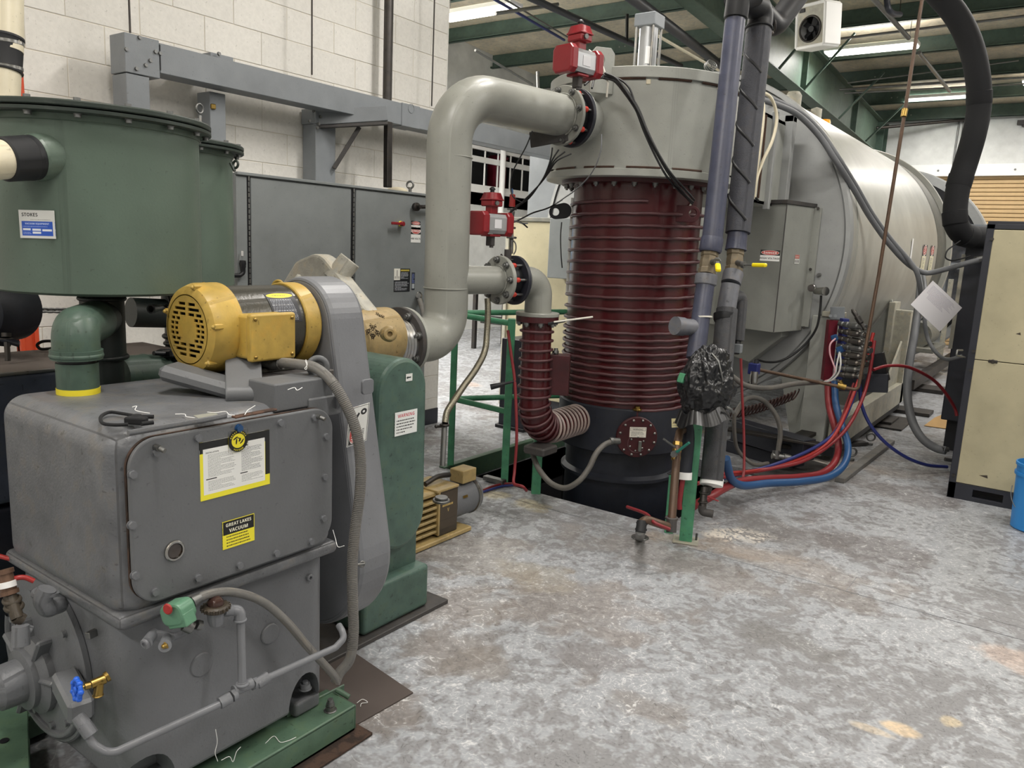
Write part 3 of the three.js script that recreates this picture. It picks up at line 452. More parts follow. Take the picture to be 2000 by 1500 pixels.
// ------------------------------------------------------------------ near vacuum pump and all that sits on it
{
  const b = thing('vacuum_pump', 'large grey piston vacuum pump with bolted access panel, on green channels', 'pump', [-2.06, 0.1, -1.24]);
  { // casing with two arched foot openings cut through its front
    let base = new Brush(mergeVerts(extr(rrect(0.625, 0.65, 0.085), 0.58, 0.012, 10).rotateX(-Math.PI / 2).translate(-2.0875, 0.15, -1.235))); base.updateMatrixWorld(); const ev = new Evaluator(); ev.attributes = ['position', 'normal', 'uv'];
    for (const [z, rad] of [[-0.965, 0.06], [-1.46, 0.066]]) { const c = new THREE.CylinderGeometry(rad, rad, 0.2, 28); c.rotateZ(Math.PI / 2); c.scale(1, 1.7, 1); c.translate(-1.77, 0.15, z); const k = new Brush(c); k.updateMatrixWorld(); base = ev.evaluate(base, k, SUBTRACTION); }
    part(b, 'lower_casing', base.geometry, M.pumpGrey);
  }
  part(b, 'foot', [rbox(-2.0, -1.8, 0.104, 0.155, -1.54, -1.44, 0.012), rbox(-2.4, -2.2, 0.104, 0.155, -1.54, -1.44, 0.012), rbox(-2.4, -1.84, 0.104, 0.155, -1.12, -0.94, 0.012)], M.pumpGrey);
  part(b, 'upper_casing', [rbox(-2.36, -1.735, 0.655, 1.135, -1.545, -0.875, 0.06, 6), rbox(-2.365, -1.73, 0.645, 0.685, -1.55, -0.87, 0.018, 3)], M.pumpGreyDusty);
  part(b, 'panel_gasket', faceX(extr(rrect(0.612, 0.414, 0.071), 0.008, 0.001).translate(1.205, 0.908, 0), -1.738), M.rustDark);
  const pn = part(b, 'access_panel', faceX(extr(rrect(0.61, 0.412, 0.07), 0.014, 0.004, 10).translate(1.205, 0.908, 0), -1.729), M.panelGrey);
  const BX = -1.716;
  for (const [q, blue] of [[[-1.716, 1.0785, -0.9648], 0], [[-1.716, 1.0942, -1.0744], 0], [[-1.716, 1.0997, -1.1914], 1], [[-1.716, 1.094, -1.3218], 0], [[-1.716, 1.0904, -1.4385], 0], [[-1.716, 1.0272, -1.482], 0], [[-1.716, 0.906, -1.4769], 0], [[-1.716, 0.7792, -1.4736], 0], [[-1.716, 0.7206, -1.4279], 0], [[-1.716, 0.7217, -1.3052], 0], [[-1.716, 0.7233, -1.1864], 0], [[-1.716, 0.729, -1.0646], 0], [[-1.716, 0.7316, -0.9499], 0], [[-1.716, 0.7897, -0.9024], 0], [[-1.716, 0.9153, -0.9], 0], [[-1.716, 1.037, -0.9061], 0]]) piece(b, 'panel_bolt', gBolt, blue ? M.hoseBlue : M.pumpGrey, [BX, q[1], q[2]], [1, 0, 0], rnd() * 3, blue ? 'blue panel bolt' : undefined);
  for (const p of [[-1.716, 1.0909, -0.9653], [-1.716, 1.092, -1.4477]]) part(b, 'dowel_pin', [rod(p, add(p, [0.02, 0, 0]), 0.008), rod(add(p, [0.02, 0, 0]), add(p, [0.034, -0.004, -0.004]), 0.006)], M.galv);
  const sg = part(b, 'sight_glass', ring([-1.716, 0.8207, -1.0033], [1, 0, 0], 0.02, 0.026, 0.008), M.stainless);
  part(sg, 'lens', disc([-1.718, 0.8198, -1.0045], [1, 0, 0], 0.021, 0.006), M.glassDark);
  decal(b, 'instruction_sign', pManual, [-1.714, 1.0042, -1.1822], [0, 0, -1], [0, 1, 0], 0.208, 0.152, 'yellow and black instruction sign full of small print');
  decal(b, 'maker_badge', pLakes, [-1.711, 1.0671, -1.1873], [0, 0, -1], [0, 1, 0], 0.058, 0.058, 'round black badge with yellow lakes');
  decal(b, 'service_label', pGreatLakes, [-1.714, 0.8189, -1.1866], [0, 0, -1], [0, 1, 0], 0.097, 0.076, 'yellow label GREAT LAKES VACUUM');
  // left end: bearing cover with flange, boss, ribs
  const C0 = [-2.2, 0.4, -0.912], ax = [0, 0, 1];
  part(b, 'end_flange', lathe(C0, ax, [[0, 0], [0.235, 0], [0.24, 0.004], [0.24, 0.018], [0.235, 0.022], [0, 0.022]], 56), M.pumpGrey);
  part(b, 'end_rim', torus(add(C0, [0, 0, 0.022]), ax, 0.215, 0.012, 56, Math.PI * 1.1), M.pumpGrey);
  part(b, 'bearing_cap', lathe(add(C0, [-0.03, -0.055, 0.02]), ax, [[0, 0], [0.11, 0], [0.11, 0.02], [0.085, 0.035], [0.085, 0.05], [0.062, 0.055], [0.06, 0.11], [0.05, 0.122], [0, 0.122]], 40, 0.6), M.pumpGrey);
  for (const a of [0.25, 1.0, 1.8, 2.6, 3.4, 4.2]) { const cx = C0[0] - 0.03, cy = C0[1] - 0.055; part(b, 'rib', at(box(0.085, 0.016, 0.05, 0.006), 0.12, 0, 0).rotateZ(a).translate(cx, cy, C0[2] + 0.035), M.pumpGrey); }
  for (let k = 0; k < 12; k++) { const a = k * Math.PI / 6 + 0.2; piece(b, 'flange_bolt', gBolt, M.pumpGrey, [C0[0] + 0.19 * Math.cos(a), C0[1] + 0.19 * Math.sin(a), C0[2] + 0.022], ax, a); }
  part(b, 'oil_block', bar([-2.011, 0.4273, -0.86], [-1.8549, 0.4087, -0.83], 0.06, 0.06, 0.008), M.pumpGrey);
  piece(b, 'square_plug', boxUV(box(0.018, 0.03, 0.018, 0.002)), M.galv, [-1.9315, 0.565, -0.9], [0.2, 0, 1], 0.4, 'bright square-headed plug');
  part(b, 'boss', disc([-1.778, 0.4488, -1.3269], [1, 0, 0], 0.031, 0.009), M.pumpGrey); part(b, 'boss', disc([-1.7785, 0.4471, -1.1073], [1, 0, 0], 0.034, 0.0075), M.pumpGrey);
  part(b, 'pipe_plug', ring([-1.776, 0.577, -1.4701], [1, 0, 0], 0.005, 0.011, 0.012), M.pumpGrey);
  part(b, 'elbow_fitting', [pipe([[-1.9322, 0.7234, -0.8], [-1.9397, 0.6952, -0.79], [-1.9392, 0.6676, -0.8], [-2.0125, 0.6326, -0.86]], 0.021, 0.02), lathe([-1.9399, 0.705, -0.8], sub([-1.9322, 0.7234, -0.8], [-1.9341, 0.697, -0.79]), [[0, 0], [0.026, 0.003], [0.026, 0.012], [0, 0.014]]), torus([-1.956, 0.7052, -0.8], [0.2, 1, 0], 0.02, 0.007)], M.pumpGrey);
  part(b, 'hex_foot_bolt', [orient(gBig.clone(), [-1.8, 0.1922, -1.478], [0, 1, 0])], M.pumpGrey);
  // raised weld bead along the front top edge
  part(b, 'sealant_bead', tube([[-1.7101, 1.137, -0.8986], [-1.705, 1.139, -0.9951], [-1.7096, 1.138, -1.0925], [-1.7195, 1.137, -1.1569]], 0.007), M.pumpGreyDusty);
  part(b, 'top_strip', bar([-1.696, 1.136, -1.163], [-1.7053, 1.136, -1.3004], 0.02, 0.006), M.rust);
}
// green base channels under the pump
{
  const t = thing('base_channel', 'green painted steel channel along the front foot of the grey pump', 'channel', [-1.79, 0, -1.2]);
  part(t, 'channel_web', span(-1.735, -1.718, 0.012, 0.1, -1.615, 0.2), M.frameGreen); part(t, 'channel_flange', [span(-1.86, -1.718, 0.092, 0.104, -1.615, 0.2), span(-1.86, -1.718, 0.012, 0.024, -1.615, 0.2)], M.frameGreen);
  part(t, 'end_cap', span(-1.862, -1.72, 0.014, 0.1, -1.622, -1.615), M.frameGreen);
  part(t, 'angle_clip', [bar([-1.83, 0.1023, -1.43], [-1.83, 0.0913, -1.668], 0.006, 0.035), rod([-1.815, 0.1158, -1.6205], [-1.77, 0.0985, -1.6362], 0.009)], M.frameGreen);
  const s = part(t, 'anchor_stud', rod([-1.755, 0.1084, -1.5418], add([-1.755, 0.1084, -1.5418], [0, 0.035, 0]), 0.009), M.galv); const q = [-1.755, 0.103, -1.5418];
  part(s, 'nut', [orient(new THREE.CylinderGeometry(0.016, 0.016, 0.013, 6), add(q, [0, 0.01, 0]), [0, 1, 0]), orient(new THREE.CylinderGeometry(0.014, 0.014, 0.01, 6), add(q, [0, 0.023, 0]), [0, 1, 0]), disc(q, [0, 1, 0], 0.021, 0.004)], M.galv);
  solo('floor_shim', 'brown rusty flat bar lying under the green front channel', 'shim', [-1.7, 0, -1.0], span(-1.78, -1.665, 0.0005, 0.012, -1.645, 0.2), M.rustDark);
  const u = thing('base_channel', 'green painted cross channel under the left end of the grey pump', 'channel', [-2.3, 0, -0.86]);
  part(u, 'channel_flange', [bar([-2.6792, 0.1, -0.9487], [-1.86, 0.098, -0.62], 0.15, 0.012), bar(add([-2.6792, 0.1, -0.9487], [0, -0.08, 0]), [-1.86, 0.018, -0.62], 0.15, 0.012)], M.frameGreen);
  part(u, 'channel_web', bar(add([-2.6792, 0.1, -0.9487], [0, -0.04, 0.07]), [-1.86, 0.058, -0.55], 0.012, 0.08), M.frameGreen);
  part(u, 'bolt_hole', orient(new THREE.CylinderGeometry(0.012, 0.012, 0.004, 16), [-2.3545, 0.107, -0.8337], [0, 1, 0]), M.black);
  solo('pump_skid', 'green steel skid reaching under the pumps at the left', 'skid', [-2.9, 0, -1.1], [span(-3.3, -2.44, 0.02, 0.1, -1.7, -0.5), span(-3.3, -1.88, 0.02, 0.085, -1.6, -1.5)], M.frameGreen);
}
solo('rubber_mat', 'thin dark rubber mat on the floor behind the pump foot', 'mat', [-1.9, 0, -1.78], [extr(polyShape([[-2.2, 1.66], [-1.745, 1.64], [-1.73, 1.905], [-2.1, 1.96]]), 0.006, 0.001).rotateX(-Math.PI / 2)], plain(0x4c433f, 0.8));

// motor slide base, eye bolt block
{
  const t = thing('motor_base', 'grey pivoting motor base with clamp block on top of the pump', 'motor mount', [-2.0, 1.135, -1.45]);
  part(t, 'clamp_block', rbox(-1.86, -1.742, 1.115, 1.195, -1.535, -1.325, 0.006, 2), M.panelGrey);
  part(t, 'clamp_ledge', span(-1.86, -1.735, 1.08, 1.14, -1.56, -1.44, 0.004), M.panelGrey);
  part(t, 'pivot_arm', bar([-1.9, 1.15, -1.34], [-2.1, 1.2, -1.22], 0.1, 0.045, 0.014), M.panelGrey);
  part(t, 'pivot_arm', extr(hull2([0, 0], 0.026, [-0.16, 0.06], 0.036), 0.1, 0.004).rotateY(-0.6).translate(-1.84, 1.15, -1.36), M.panelGrey);
  part(t, 'slide_plate', span(-2.28, -1.88, 1.165, 1.185, -1.66, -1.36), M.iron);
  part(t, 'slide_rail', [span(-2.26, -1.93, 1.135, 1.165, -1.42, -1.38), span(-2.26, -1.93, 1.135, 1.165, -1.62, -1.58)], M.iron);
  for (const p of [[-1.82, 1.167, -1.4062], [-2.1112, 1.145, -1.3434]]) part(t, 'hex_bolt', orient(gBig.clone(), p, [0, 1, 0]), M.panelGrey);
  piece(t, 'end_bolt', gBig, M.panelGrey, [-1.7387, 1.1178, -1.54], [0.4, 0, -1]);
  const e = thing('eye_bolt', 'grey lifting eye bolt standing on the clamp block', 'eye bolt', [-1.8, 1.1725, -1.5261]);
  const c = [-1.8, 1.2175, -1.5259]; part(e, 'eye', torus(c, [0.75, 0, 0.65], 0.025, 0.0095, 40), M.panelGrey); part(e, 'shank', [rod(add(c, [0, -0.03, 0]), add(c, [0, -0.05, 0]), 0.011), orient(new THREE.CylinderGeometry(0.021, 0.021, 0.012, 6), add(c, [0, -0.046, 0]), [0, 1, 0])], M.panelGrey);
}
// yellow and black electric motor
{
  const C = [-2.1, 1.312, -1.29], ax = [0, 0, -1];
  const m = thing('electric_motor', 'yellow and black electric motor driving the belt on the pump', 'motor', [-2.1, 1.18, -1.5]);
  part(m, 'motor_body', lathe(add(C, [0, 0, -0.085]), ax, [[0, 0], [0.126, 0], [0.126, 0.3], [0, 0.3]], 56), M.motorBlack);
  part(m, 'cooling_fin', [0, 1, 2, 3, 4, 5, 6].flatMap((k) => [at(box(0.006, 0.004, 0.05, 0.001), -2.1 + 0.128 * Math.cos(-0.35 - k * 0.1), 1.312 + 0.128 * Math.sin(-0.35 - k * 0.1), -1.565)]), M.black);
  part(m, 'end_ring', lathe(add(C, [0, 0, -0.335]), ax, [[0, 0], [0.131, 0], [0.134, 0.004], [0.134, 0.055], [0.12, 0.07], [0, 0.07]], 56), M.yellow);
  // fan cover: rim and slotted face
  const cov = part(m, 'fan_cover', lathe(add(C, [0, 0, -0.105]), [0, 0, 1], [[0.132, 0], [0.137, 0.004], [0.136, 0.07], [0.126, 0.094], [0.108, 0.104], [0.1, 0.104], [0.1, 0.096], [0.122, 0.085], [0.128, 0.06], [0.128, 0.0]], 56, 0.6), M.yellow);
  const face = new THREE.Shape(); face.absellipse(0, 0, 0.104, 0.104, 0, Math.PI * 2);
  for (let k = 0; k < 11; k++) { const y = -0.075 + k * 0.015, hw = Math.sqrt(0.086 * 0.086 - y * y), in0 = Math.abs(y) < 0.042 ? Math.sqrt(0.0018 - y * y) + 0.006 : 0.007; const spans = Math.abs(y) < 0.05 ? [[in0, in0 + (hw - in0) * 0.45], [in0 + (hw - in0) * 0.57, hw]] : [[in0, hw]]; for (const [a, c2] of spans) for (const s of [-1, 1]) { if (c2 - a < 0.007) continue; const p = new THREE.Path(); const [u, v] = s > 0 ? [a, c2] : [-c2, -a]; const sk = 0.006; p.moveTo(u, y - 0.0042 + sk * 0); p.lineTo(v, y - 0.0042); p.lineTo(v, y + 0.0042); p.lineTo(u, y + 0.0042); p.closePath(); face.holes.push(p); } }
  part(m, 'fan_grille', extr(face, 0.005, 0.0008).translate(C[0], C[1], C[2] - 0.006), M.yellow);
  part(m, 'fan', disc(add(C, [0, 0, -0.04]), ax, 0.1, 0.01), M.black);
  for (const a of [0.15, 1.35, 2.8, 4.5, 5.5]) { const p = [C[0] + 0.128 * Math.cos(a), C[1] + 0.128 * Math.sin(a), C[2] - 0.02]; part(m, 'cover_clip', [at(box(0.016, 0.016, 0.03, 0.003), 0, 0, 0).rotateZ(a).translate(...p), orient(gRivet.clone(), add(p, [0, 0, 0.016]), [0, 0, 1])], M.yellow); }
  const tb = part(m, 'terminal_box', [rbox(-1.995, -1.93, 1.235, 1.365, -1.525, -1.375, 0.01), rbox(-1.93, -1.905, 1.23, 1.37, -1.53, -1.37, 0.008)], M.yellow);
  for (const [y, z] of [[1.245, -1.385], [1.245, -1.515], [1.355, -1.385], [1.355, -1.515]]) part(tb, 'cover_screw', orient(gRivet.clone(), [-1.905, y, z], [1, 0, 0]), M.brass);
  const lf = part(m, 'lifting_eye', torus([-2.0443, 1.3975, -1.3671], [0.4, 0.1, 0.9], 0.021, 0.006, 32), M.yellow); part(lf, 'eye_stem', rod([-2.0495, 1.3733, -1.3581], [-2.0523, 1.3581, -1.3528], 0.008), M.brass);
  part(m, 'lifting_eye', torus([-2.2628, 1.419, -1.74], [0.3, 0.1, 0.9], 0.02, 0.006, 32), M.yellow); part(m, 'grease_nipple', [rod([-2.1449, 1.431, -1.3776], [-2.1483, 1.4462, -1.3785], 0.004), rod([-2.1595, 1.4278, -1.7408], [-2.1614, 1.4416, -1.7424], 0.004)], M.brass);
  { const P = [], U = [], r = 0.1272, n = 14; const pt = (i, w) => { const a = 0.16 + 0.82 * i / n; return [[C[0] + r * Math.cos(a), C[1] + r * Math.sin(a), -1.505 - 0.105 * w], [w, i / n]]; };
    for (let i = 0; i < n; i++) for (const [i2, w] of [[i, 0], [i, 1], [i + 1, 1], [i, 0], [i + 1, 1], [i + 1, 0]]) { const [p, uv] = pt(i2, w); P.push(...p); U.push(...uv); }
    const np = new THREE.BufferGeometry(); np.setAttribute('position', new THREE.Float32BufferAttribute(P, 3)); np.setAttribute('uv', new THREE.Float32BufferAttribute(U, 2)); np.computeVertexNormals(); const b = baseOf(m); np.translate(-b.x, -b.y, -b.z);
    const o = new THREE.Mesh(np, pMotor); o.name = 'name_plate'; o.userData.label = 'black name plate with a yellow head'; m.add(o); }
  part(m, 'motor_foot', [span(-2.24, -1.95, 1.185, 1.2, -1.62, -1.42), span(-2.2, -2.0, 1.195, 1.23, -1.6, -1.44)], M.motorBlack);
}
// belt guard of the pump: rounded long housing from motor pulley down to the flywheel
{
  const t = thing('belt_guard', 'tall grey belt guard behind the yellow motor', 'belt guard', [-2.08, 0.2, -1.77]);
  const z0 = -1.70, z1 = -1.85, a = [-2.1, 1.305], b = [-2.085, 0.53], ra = 0.16, rb = 0.292;
  part(t, 'guard_rim', extr((() => { const s = hull2(a, ra, b, rb); s.holes.push(new THREE.Path(hull2(a, ra - 0.03, b, rb - 0.03).getPoints())); return s; })(), z0 - z1, 0.018, 20).translate(0, 0, z1), M.guardGrey);
  part(t, 'guard_face', extr(hull2(a, ra - 0.02, b, rb - 0.02), 0.01, 0.001).translate(0, 0, z0 - 0.03), M.guardGrey);
  part(t, 'guard_back', extr(hull2(a, ra - 0.02, b, rb - 0.02), 0.01, 0.001).translate(0, 0, z1 + 0.02), M.guardGrey);
  part(t, 'motor_opening', ring([-2.1, 1.305, z0 - 0.022], [0, 0, 1], 0.06, 0.128, 0.006), M.black);
  decal(t, 'pinch_sign', pPinch, [-1.8, 1.0129, -1.6886], [0.02, 0.1, -1], [0.2, 1, 0], 0.085, 0.135, 'white pinch point danger sign');
  part(t, 'guard_tab', extr(rrect(0.05, 0.05, 0.012), 0.01, 0.002).rotateY(Math.PI / 2).translate(-1.855, 1.12, -1.775), M.guardGrey);
  part(t, 'wing_nut', [torus([-1.76, 0.5572, -1.6763], [1, 0, 0.5], 0.009, 0.003, 20), rod([-1.765, 0.559, -1.6608], [-1.755, 0.5584, -1.6828], 0.004)], M.galv);
}
// flexible conduit from the motor, looping down past the guard to the floor
{
  const pts = [[-1.9205, 1.2191, -1.4788], [-1.8299, 1.224, -1.4821], [-1.7764, 1.2206, -1.4945], [-1.7275, 1.1891, -1.5101], [-1.6813, 1.1208, -1.5281], [-1.654, 1.0464, -1.5438], [-1.6448, 0.953, -1.5549], [-1.6404, 0.8606, -1.5502], [-1.6436, 0.7518, -1.5366], [-1.6431, 0.6423, -1.5255], [-1.6317, 0.5173, -1.5187], [-1.6245, 0.4217, -1.5155], [-1.6236, 0.3452, -1.4993], [-1.636, 0.3098, -1.4703], [-1.6348, 0.2861, -1.4535]];
  const h = thing('flexible_conduit', 'ribbed grey flexible conduit hanging from the motor past the belt guard', 'conduit', pts[14]);
  part(h, 'conduit_sleeve', tube(pts, 0.0155, 150, 14), M.conduit);
  const ribs = []; const c = new THREE.CatmullRomCurve3(pts.map((p) => V(p)), false, 'centripetal'); for (let i = 40; i < 190; i++) { const u = i / 210, p = c.getPointAt(u), d = c.getTangentAt(u); ribs.push(torus([p.x, p.y, p.z], [d.x, d.y, d.z], 0.0152, 0.0016, 12, Math.PI * 2, 5)); }
  part(h, 'conduit_rib', ribs, M.conduit);
  part(h, 'connector', [rod([-1.9466, 1.2103, -1.4707], [-1.9116, 1.2181, -1.4849], 0.019, 0.019, 20), rod([-1.9751, 1.2167, -1.4643], [-1.942, 1.2136, -1.4747], 0.024, 0.02, 16), ring([-1.9182, 1.2175, -1.4826], sub(pts[1], pts[0]), 0.012, 0.021, 0.008)], M.galv);
  const q = [[-1.6211, 0.2967, -1.4531], [-1.6236, 0.3168, -1.4433], [-1.6344, 0.3688, -1.4095], [-1.651, 0.4388, -1.3631], [-1.6625, 0.5335, -1.3007], [-1.6686, 0.6082, -1.2378], [-1.6605, 0.6623, -1.1681], [-1.6636, 0.6905, -1.1097], [-1.6622, 0.702, -1.0509], [-1.6609, 0.699, -1.0261]];
  const g2 = thing('flexible_conduit', 'smooth pale conduit arching over the pump front to the green solenoid', 'conduit', q[0]);
  part(g2, 'conduit_sleeve', tube(q, 0.0115, 90, 14), M.conduit); part(g2, 'connector', [rod([-1.6612, 0.7011, -1.0389], [-1.6631, 0.696, -1.0177], 0.013, 0.016, 6), rod([-1.6647, 0.6963, -1.0229], [-1.6679, 0.6903, -1.0068], 0.011)], M.galv);
}
// solenoid valve, strainer and lubrication pipework on the front of the lower casing
{
  const d = 1.9, s = thing('solenoid_valve', 'pale green solenoid valve with red cap on the pump front', 'valve', [-1.6974, 0.6429, -0.9878]);
  const c = [-1.6683, 0.6814, -0.9796];
  part(s, 'coil_housing', [extr(rrect(0.066, 0.056, 0.021), 0.052, 0.006, 10).translate(0, 0, -0.03).rotateZ(0.3).rotateY(0.36).translate(...c), at(rbox(-0.02, 0.034, -0.034, 0.0, -0.02, 0.02, 0.004, 2), 0, 0, 0, 0, 0.36, 0.3).translate(...c)], M.solenoidGreen);
  part(s, 'red_cap', orient(disc([0, 0, 0], [0, 1, 0], 0.0135, 0.006), [-1.66, 0.7034, -0.9529], [0.34, 0.1, 0.93]), M.hoseBrightRed);
  part(s, 'valve_body', [rod([-1.6762, 0.639, -1.0021], [-1.6671, 0.6262, -1.0183], 0.017, 0.017, 8), rod([-1.661, 0.6342, -1.0244], [-1.6599, 0.6272, -1.0361], 0.013, 0.013, 6)], M.galv);
  const l = thing('oil_line', 'grey pipe line with tees feeding oil along the pump front', 'pipe', [-1.7208, 0.6008, -0.9869]);
  part(l, 'tee_fitting', [rod([-1.728, 0.6143, -0.9473], [-1.7115, 0.5938, -0.992], 0.013), rod([-1.7347, 0.6143, -0.955], [-1.6912, 0.62, -0.9124], 0.012, 0.014), rod([-1.7074, 0.6046, -0.9723], [-1.6456, 0.6201, -0.9325], 0.011, 0.015), ring([-1.6912, 0.62, -0.9124], [0.2, -0.2, 1], 0.006, 0.013, 0.008)], M.guardGrey);
  part(l, 'square_plug', [disc([-1.653, 0.6183, -0.9368], [0.3, -0.2, 1], 0.013, 0.006), at(box(0.011, 0.011, 0.014), 0, 0, 0).translate(...[-1.6448, 0.6211, -0.9308])], M.brass);
  part(l, 'nipple', [rod([-1.7146, 0.5936, -0.9897], [-1.6791, 0.6159, -1.0199], 0.009)], M.guardGrey);
  part(l, 'riser', pipe([[-1.6548, 0.6441, -1.1058], [-1.6433, 0.6348, -1.137], [-1.637, 0.6062, -1.1351], [-1.6106, 0.4433, -1.1184]], 0.0105, 0.012), M.guardGrey);
  part(l, 'elbow', [pipe([[-1.6524, 0.6399, -1.1191], [-1.6433, 0.6348, -1.137], [-1.6385, 0.6088, -1.1347]], 0.0145, 0.014), torus([-1.6389, 0.6114, -1.135], [0, 1, 0], 0.0135, 0.0035), torus([-1.6113, 0.4485, -1.119], [0, 1, 0], 0.0135, 0.004)], M.guardGrey);
  part(l, 'tee_fitting', [rod([-1.6189, 0.435, -1.0981], [-1.615, 0.4352, -1.1509], 0.014), rod([-1.6098, 0.438, -1.1177], [-1.6121, 0.4537, -1.1196], 0.0135)], M.guardGrey);
  const nut = (a, b2) => rod(a, b2, 0.0165, 0.0165, 6);
  for (const g of [nut([-1.6188, 0.42, -1.0575], [-1.615, 0.4249, -1.0862]), nut([-1.6117, 0.4288, -1.1643], [-1.6055, 0.4363, -1.1953]), nut([-1.6131, 0.4263, -1.0879], [-1.6135, 0.4274, -1.1003]), nut([-1.6133, 0.4313, -1.1512], [-1.6141, 0.43, -1.1629])]) part(l, 'union_nut', g, M.guardGrey);
  part(l, 'tubing', pipe([[-1.7507, 0.4459, -0.7819], [-1.7226, 0.3999, -0.7919], [-1.6965, 0.3726, -0.817], [-1.6175, 0.4188, -1.0581]], 0.0095, 0.05), M.guardGrey);
  part(l, 'tubing', pipe([[-1.6036, 0.4362, -1.1842], [-1.5708, 0.4486, -1.3975], [-1.5684, 0.4655, -1.4278], [-1.5833, 0.4819, -1.4333], [-1.6067, 0.4862, -1.4425]], 0.0095, 0.02), M.guardGrey);
  part(l, 'compression_nut', [nut([-1.7658, 0.4601, -0.7805], [-1.7453, 0.4427, -0.7851]), nut([-1.7491, 0.4484, -0.7836], [-1.7297, 0.4221, -0.7917])], M.guardGrey);
  const f = thing('oil_strainer', 'brown domed oil strainer with ribbed collar on the pump front', 'strainer', [-1.6505, 0.647, -1.0721]);
  const fc = [-1.6531, 0.6648, -1.0742]; part(f, 'collar', [lathe(add(fc, [0, -0.008, 0]), [0.02, 1, 0], [[0, 0], [0.03, 0], [0.033, 0.004], [0.033, 0.012], [0.028, 0.016], [0, 0.016]], 28, 0.4), ...Array.from({ length: 18 }, (_, k) => at(box(0.006, 0.01, 0.004, 0.001), 0.034, 0, 0).rotateY(k * Math.PI / 9).translate(...fc))], M.bronze);
  part(f, 'dome', lathe(fc, [0.02, 1, 0], [[0.02, 0], [0.0205, 0.008], [0.019, 0.018], [0.013, 0.026], [0.006, 0.029], [0, 0.0295]], 24, 2), new THREE.MeshPhysicalMaterial({ color: 0x3c2a26, roughness: 0.12 }));
  part(f, 'bowl', lathe(add(fc, [0, -0.05, 0]), [0, 1, 0], [[0, 0], [0.016, 0.003], [0.02, 0.015], [0.022, 0.045]], 24), M.guardGrey);
  part(f, 'side_nut', rod([-1.6446, 0.6533, -1.0902], [-1.6463, 0.6446, -1.112], 0.016, 0.016, 6), M.guardGrey);
  const v = thing('drain_cock', 'brass drain cock with blue handwheel at the pump corner', 'valve', [-1.7453, 0.5424, -0.8193]);
  part(v, 'valve_body', [rod([-1.7408, 0.5422, -0.8351], [-1.7463, 0.5392, -0.8055], 0.0115, 0.0105, 12), rod([-1.7411, 0.5446, -0.8353], [-1.7406, 0.5469, -0.8424], 0.013, 0.014, 6), rod([-1.7404, 0.5355, -0.8213], [-1.7349, 0.5121, -0.8139], 0.0095, 0.011, 16), ring([-1.7352, 0.5145, -0.8142], [0, -1, 0], 0.007, 0.0125, 0.005)], M.brass);
  part(v, 'stem', [rod([-1.7463, 0.5392, -0.8055], [-1.7521, 0.5384, -0.7825], 0.0035), rod([-1.7462, 0.539, -0.803], [-1.7487, 0.5395, -0.7914], 0.009, 0.009, 6)], M.brass);
  const hc = [-1.7545, 0.5363, -0.7766], hx = [-0.1, 0.12, 1]; const hw = part(v, 'handwheel', [torus(hc, hx, 0.0215, 0.0052, 30), disc(add(hc, [0, 0, 0]), hx, 0.0085, 0.007)], M.knobBlue);
  part(hw, 'spoke', [0, 1, 2].map((k) => orient(at(box(0.042, 0.005, 0.005, 0.001), 0, 0, 0).rotateY(k * Math.PI / 3), hc, hx)), M.knobBlue);
  part(hw, 'grip_lug', [0, 1, 2, 3, 4, 5, 6].map((k) => orient(at(new THREE.SphereGeometry(0.007, 10, 8), 0.023, 0, 0).rotateY(k * Math.PI / 3.5), hc, hx)), M.knobBlue);
}
// regulator cluster at the far left edge, red air hoses
{
  const t = thing('oil_regulator', 'brown solenoid on stacked fittings at the left end of the pump', 'regulator', [-1.9389, 0.6466, -0.7166]);
  part(t, 'solenoid_coil', [rod([-1.9698, 0.7798, -0.7237], [-1.9531, 0.7325, -0.7252], 0.0175, 0.0175, 20), rod([-1.9716, 0.7857, -0.7237], [-1.9683, 0.7762, -0.724], 0.0205), rod([-1.955, 0.7384, -0.7252], [-1.9516, 0.729, -0.7255], 0.0205)], M.copper);
  part(t, 'coil_label', rod([-1.9565, 0.7608, -0.7228], [-1.9527, 0.7478, -0.7227], 0.0188), M.paper);
  part(t, 'valve_stack', [rod([-1.9528, 0.7301, -0.7249], [-1.9185, 0.6787, -0.7257], 0.014), torus([-1.9458, 0.7161, -0.7268], [0.2, 1, 0.1], 0.015, 0.006), torus([-1.9397, 0.7007, -0.7279], [0.2, 1, 0.1], 0.016, 0.006), rod([-1.9229, 0.682, -0.7233], [-1.9186, 0.6706, -0.7363], 0.016, 0.016, 6)], M.bronze);
  part(t, 'pipe_stub', [rod([-1.8999, 0.6674, -0.724], [-1.8935, 0.6225, -0.7188], 0.018, 0.02, 20), rod([-1.922, 0.6617, -0.7195], [-1.9095, 0.6413, -0.7488], 0.012)], M.pumpGrey);
  solo('air_hose', 'red air hose running to the elbow fitting at the pump end', 'hose', [-1.9615, 0.7401, -0.7833], tube([[-1.9658, 0.7568, -0.7339], [-1.9548, 0.7635, -0.7433], [-1.9496, 0.7611, -0.7589], [-1.9409, 0.7491, -0.775]], 0.0062), M.hoseBrightRed);
  solo('air_hose', 'short red hose entering the picture behind the pump corner', 'hose', [-2.3462, 0.6674, -0.8673], tube([[-2.3828, 0.6767, -0.8432], [-2.352, 0.667, -0.8631], [-2.3265, 0.6613, -0.88], [-2.6999, 0.4749, -1.072]], 0.0065), M.hoseBrightRed);
}
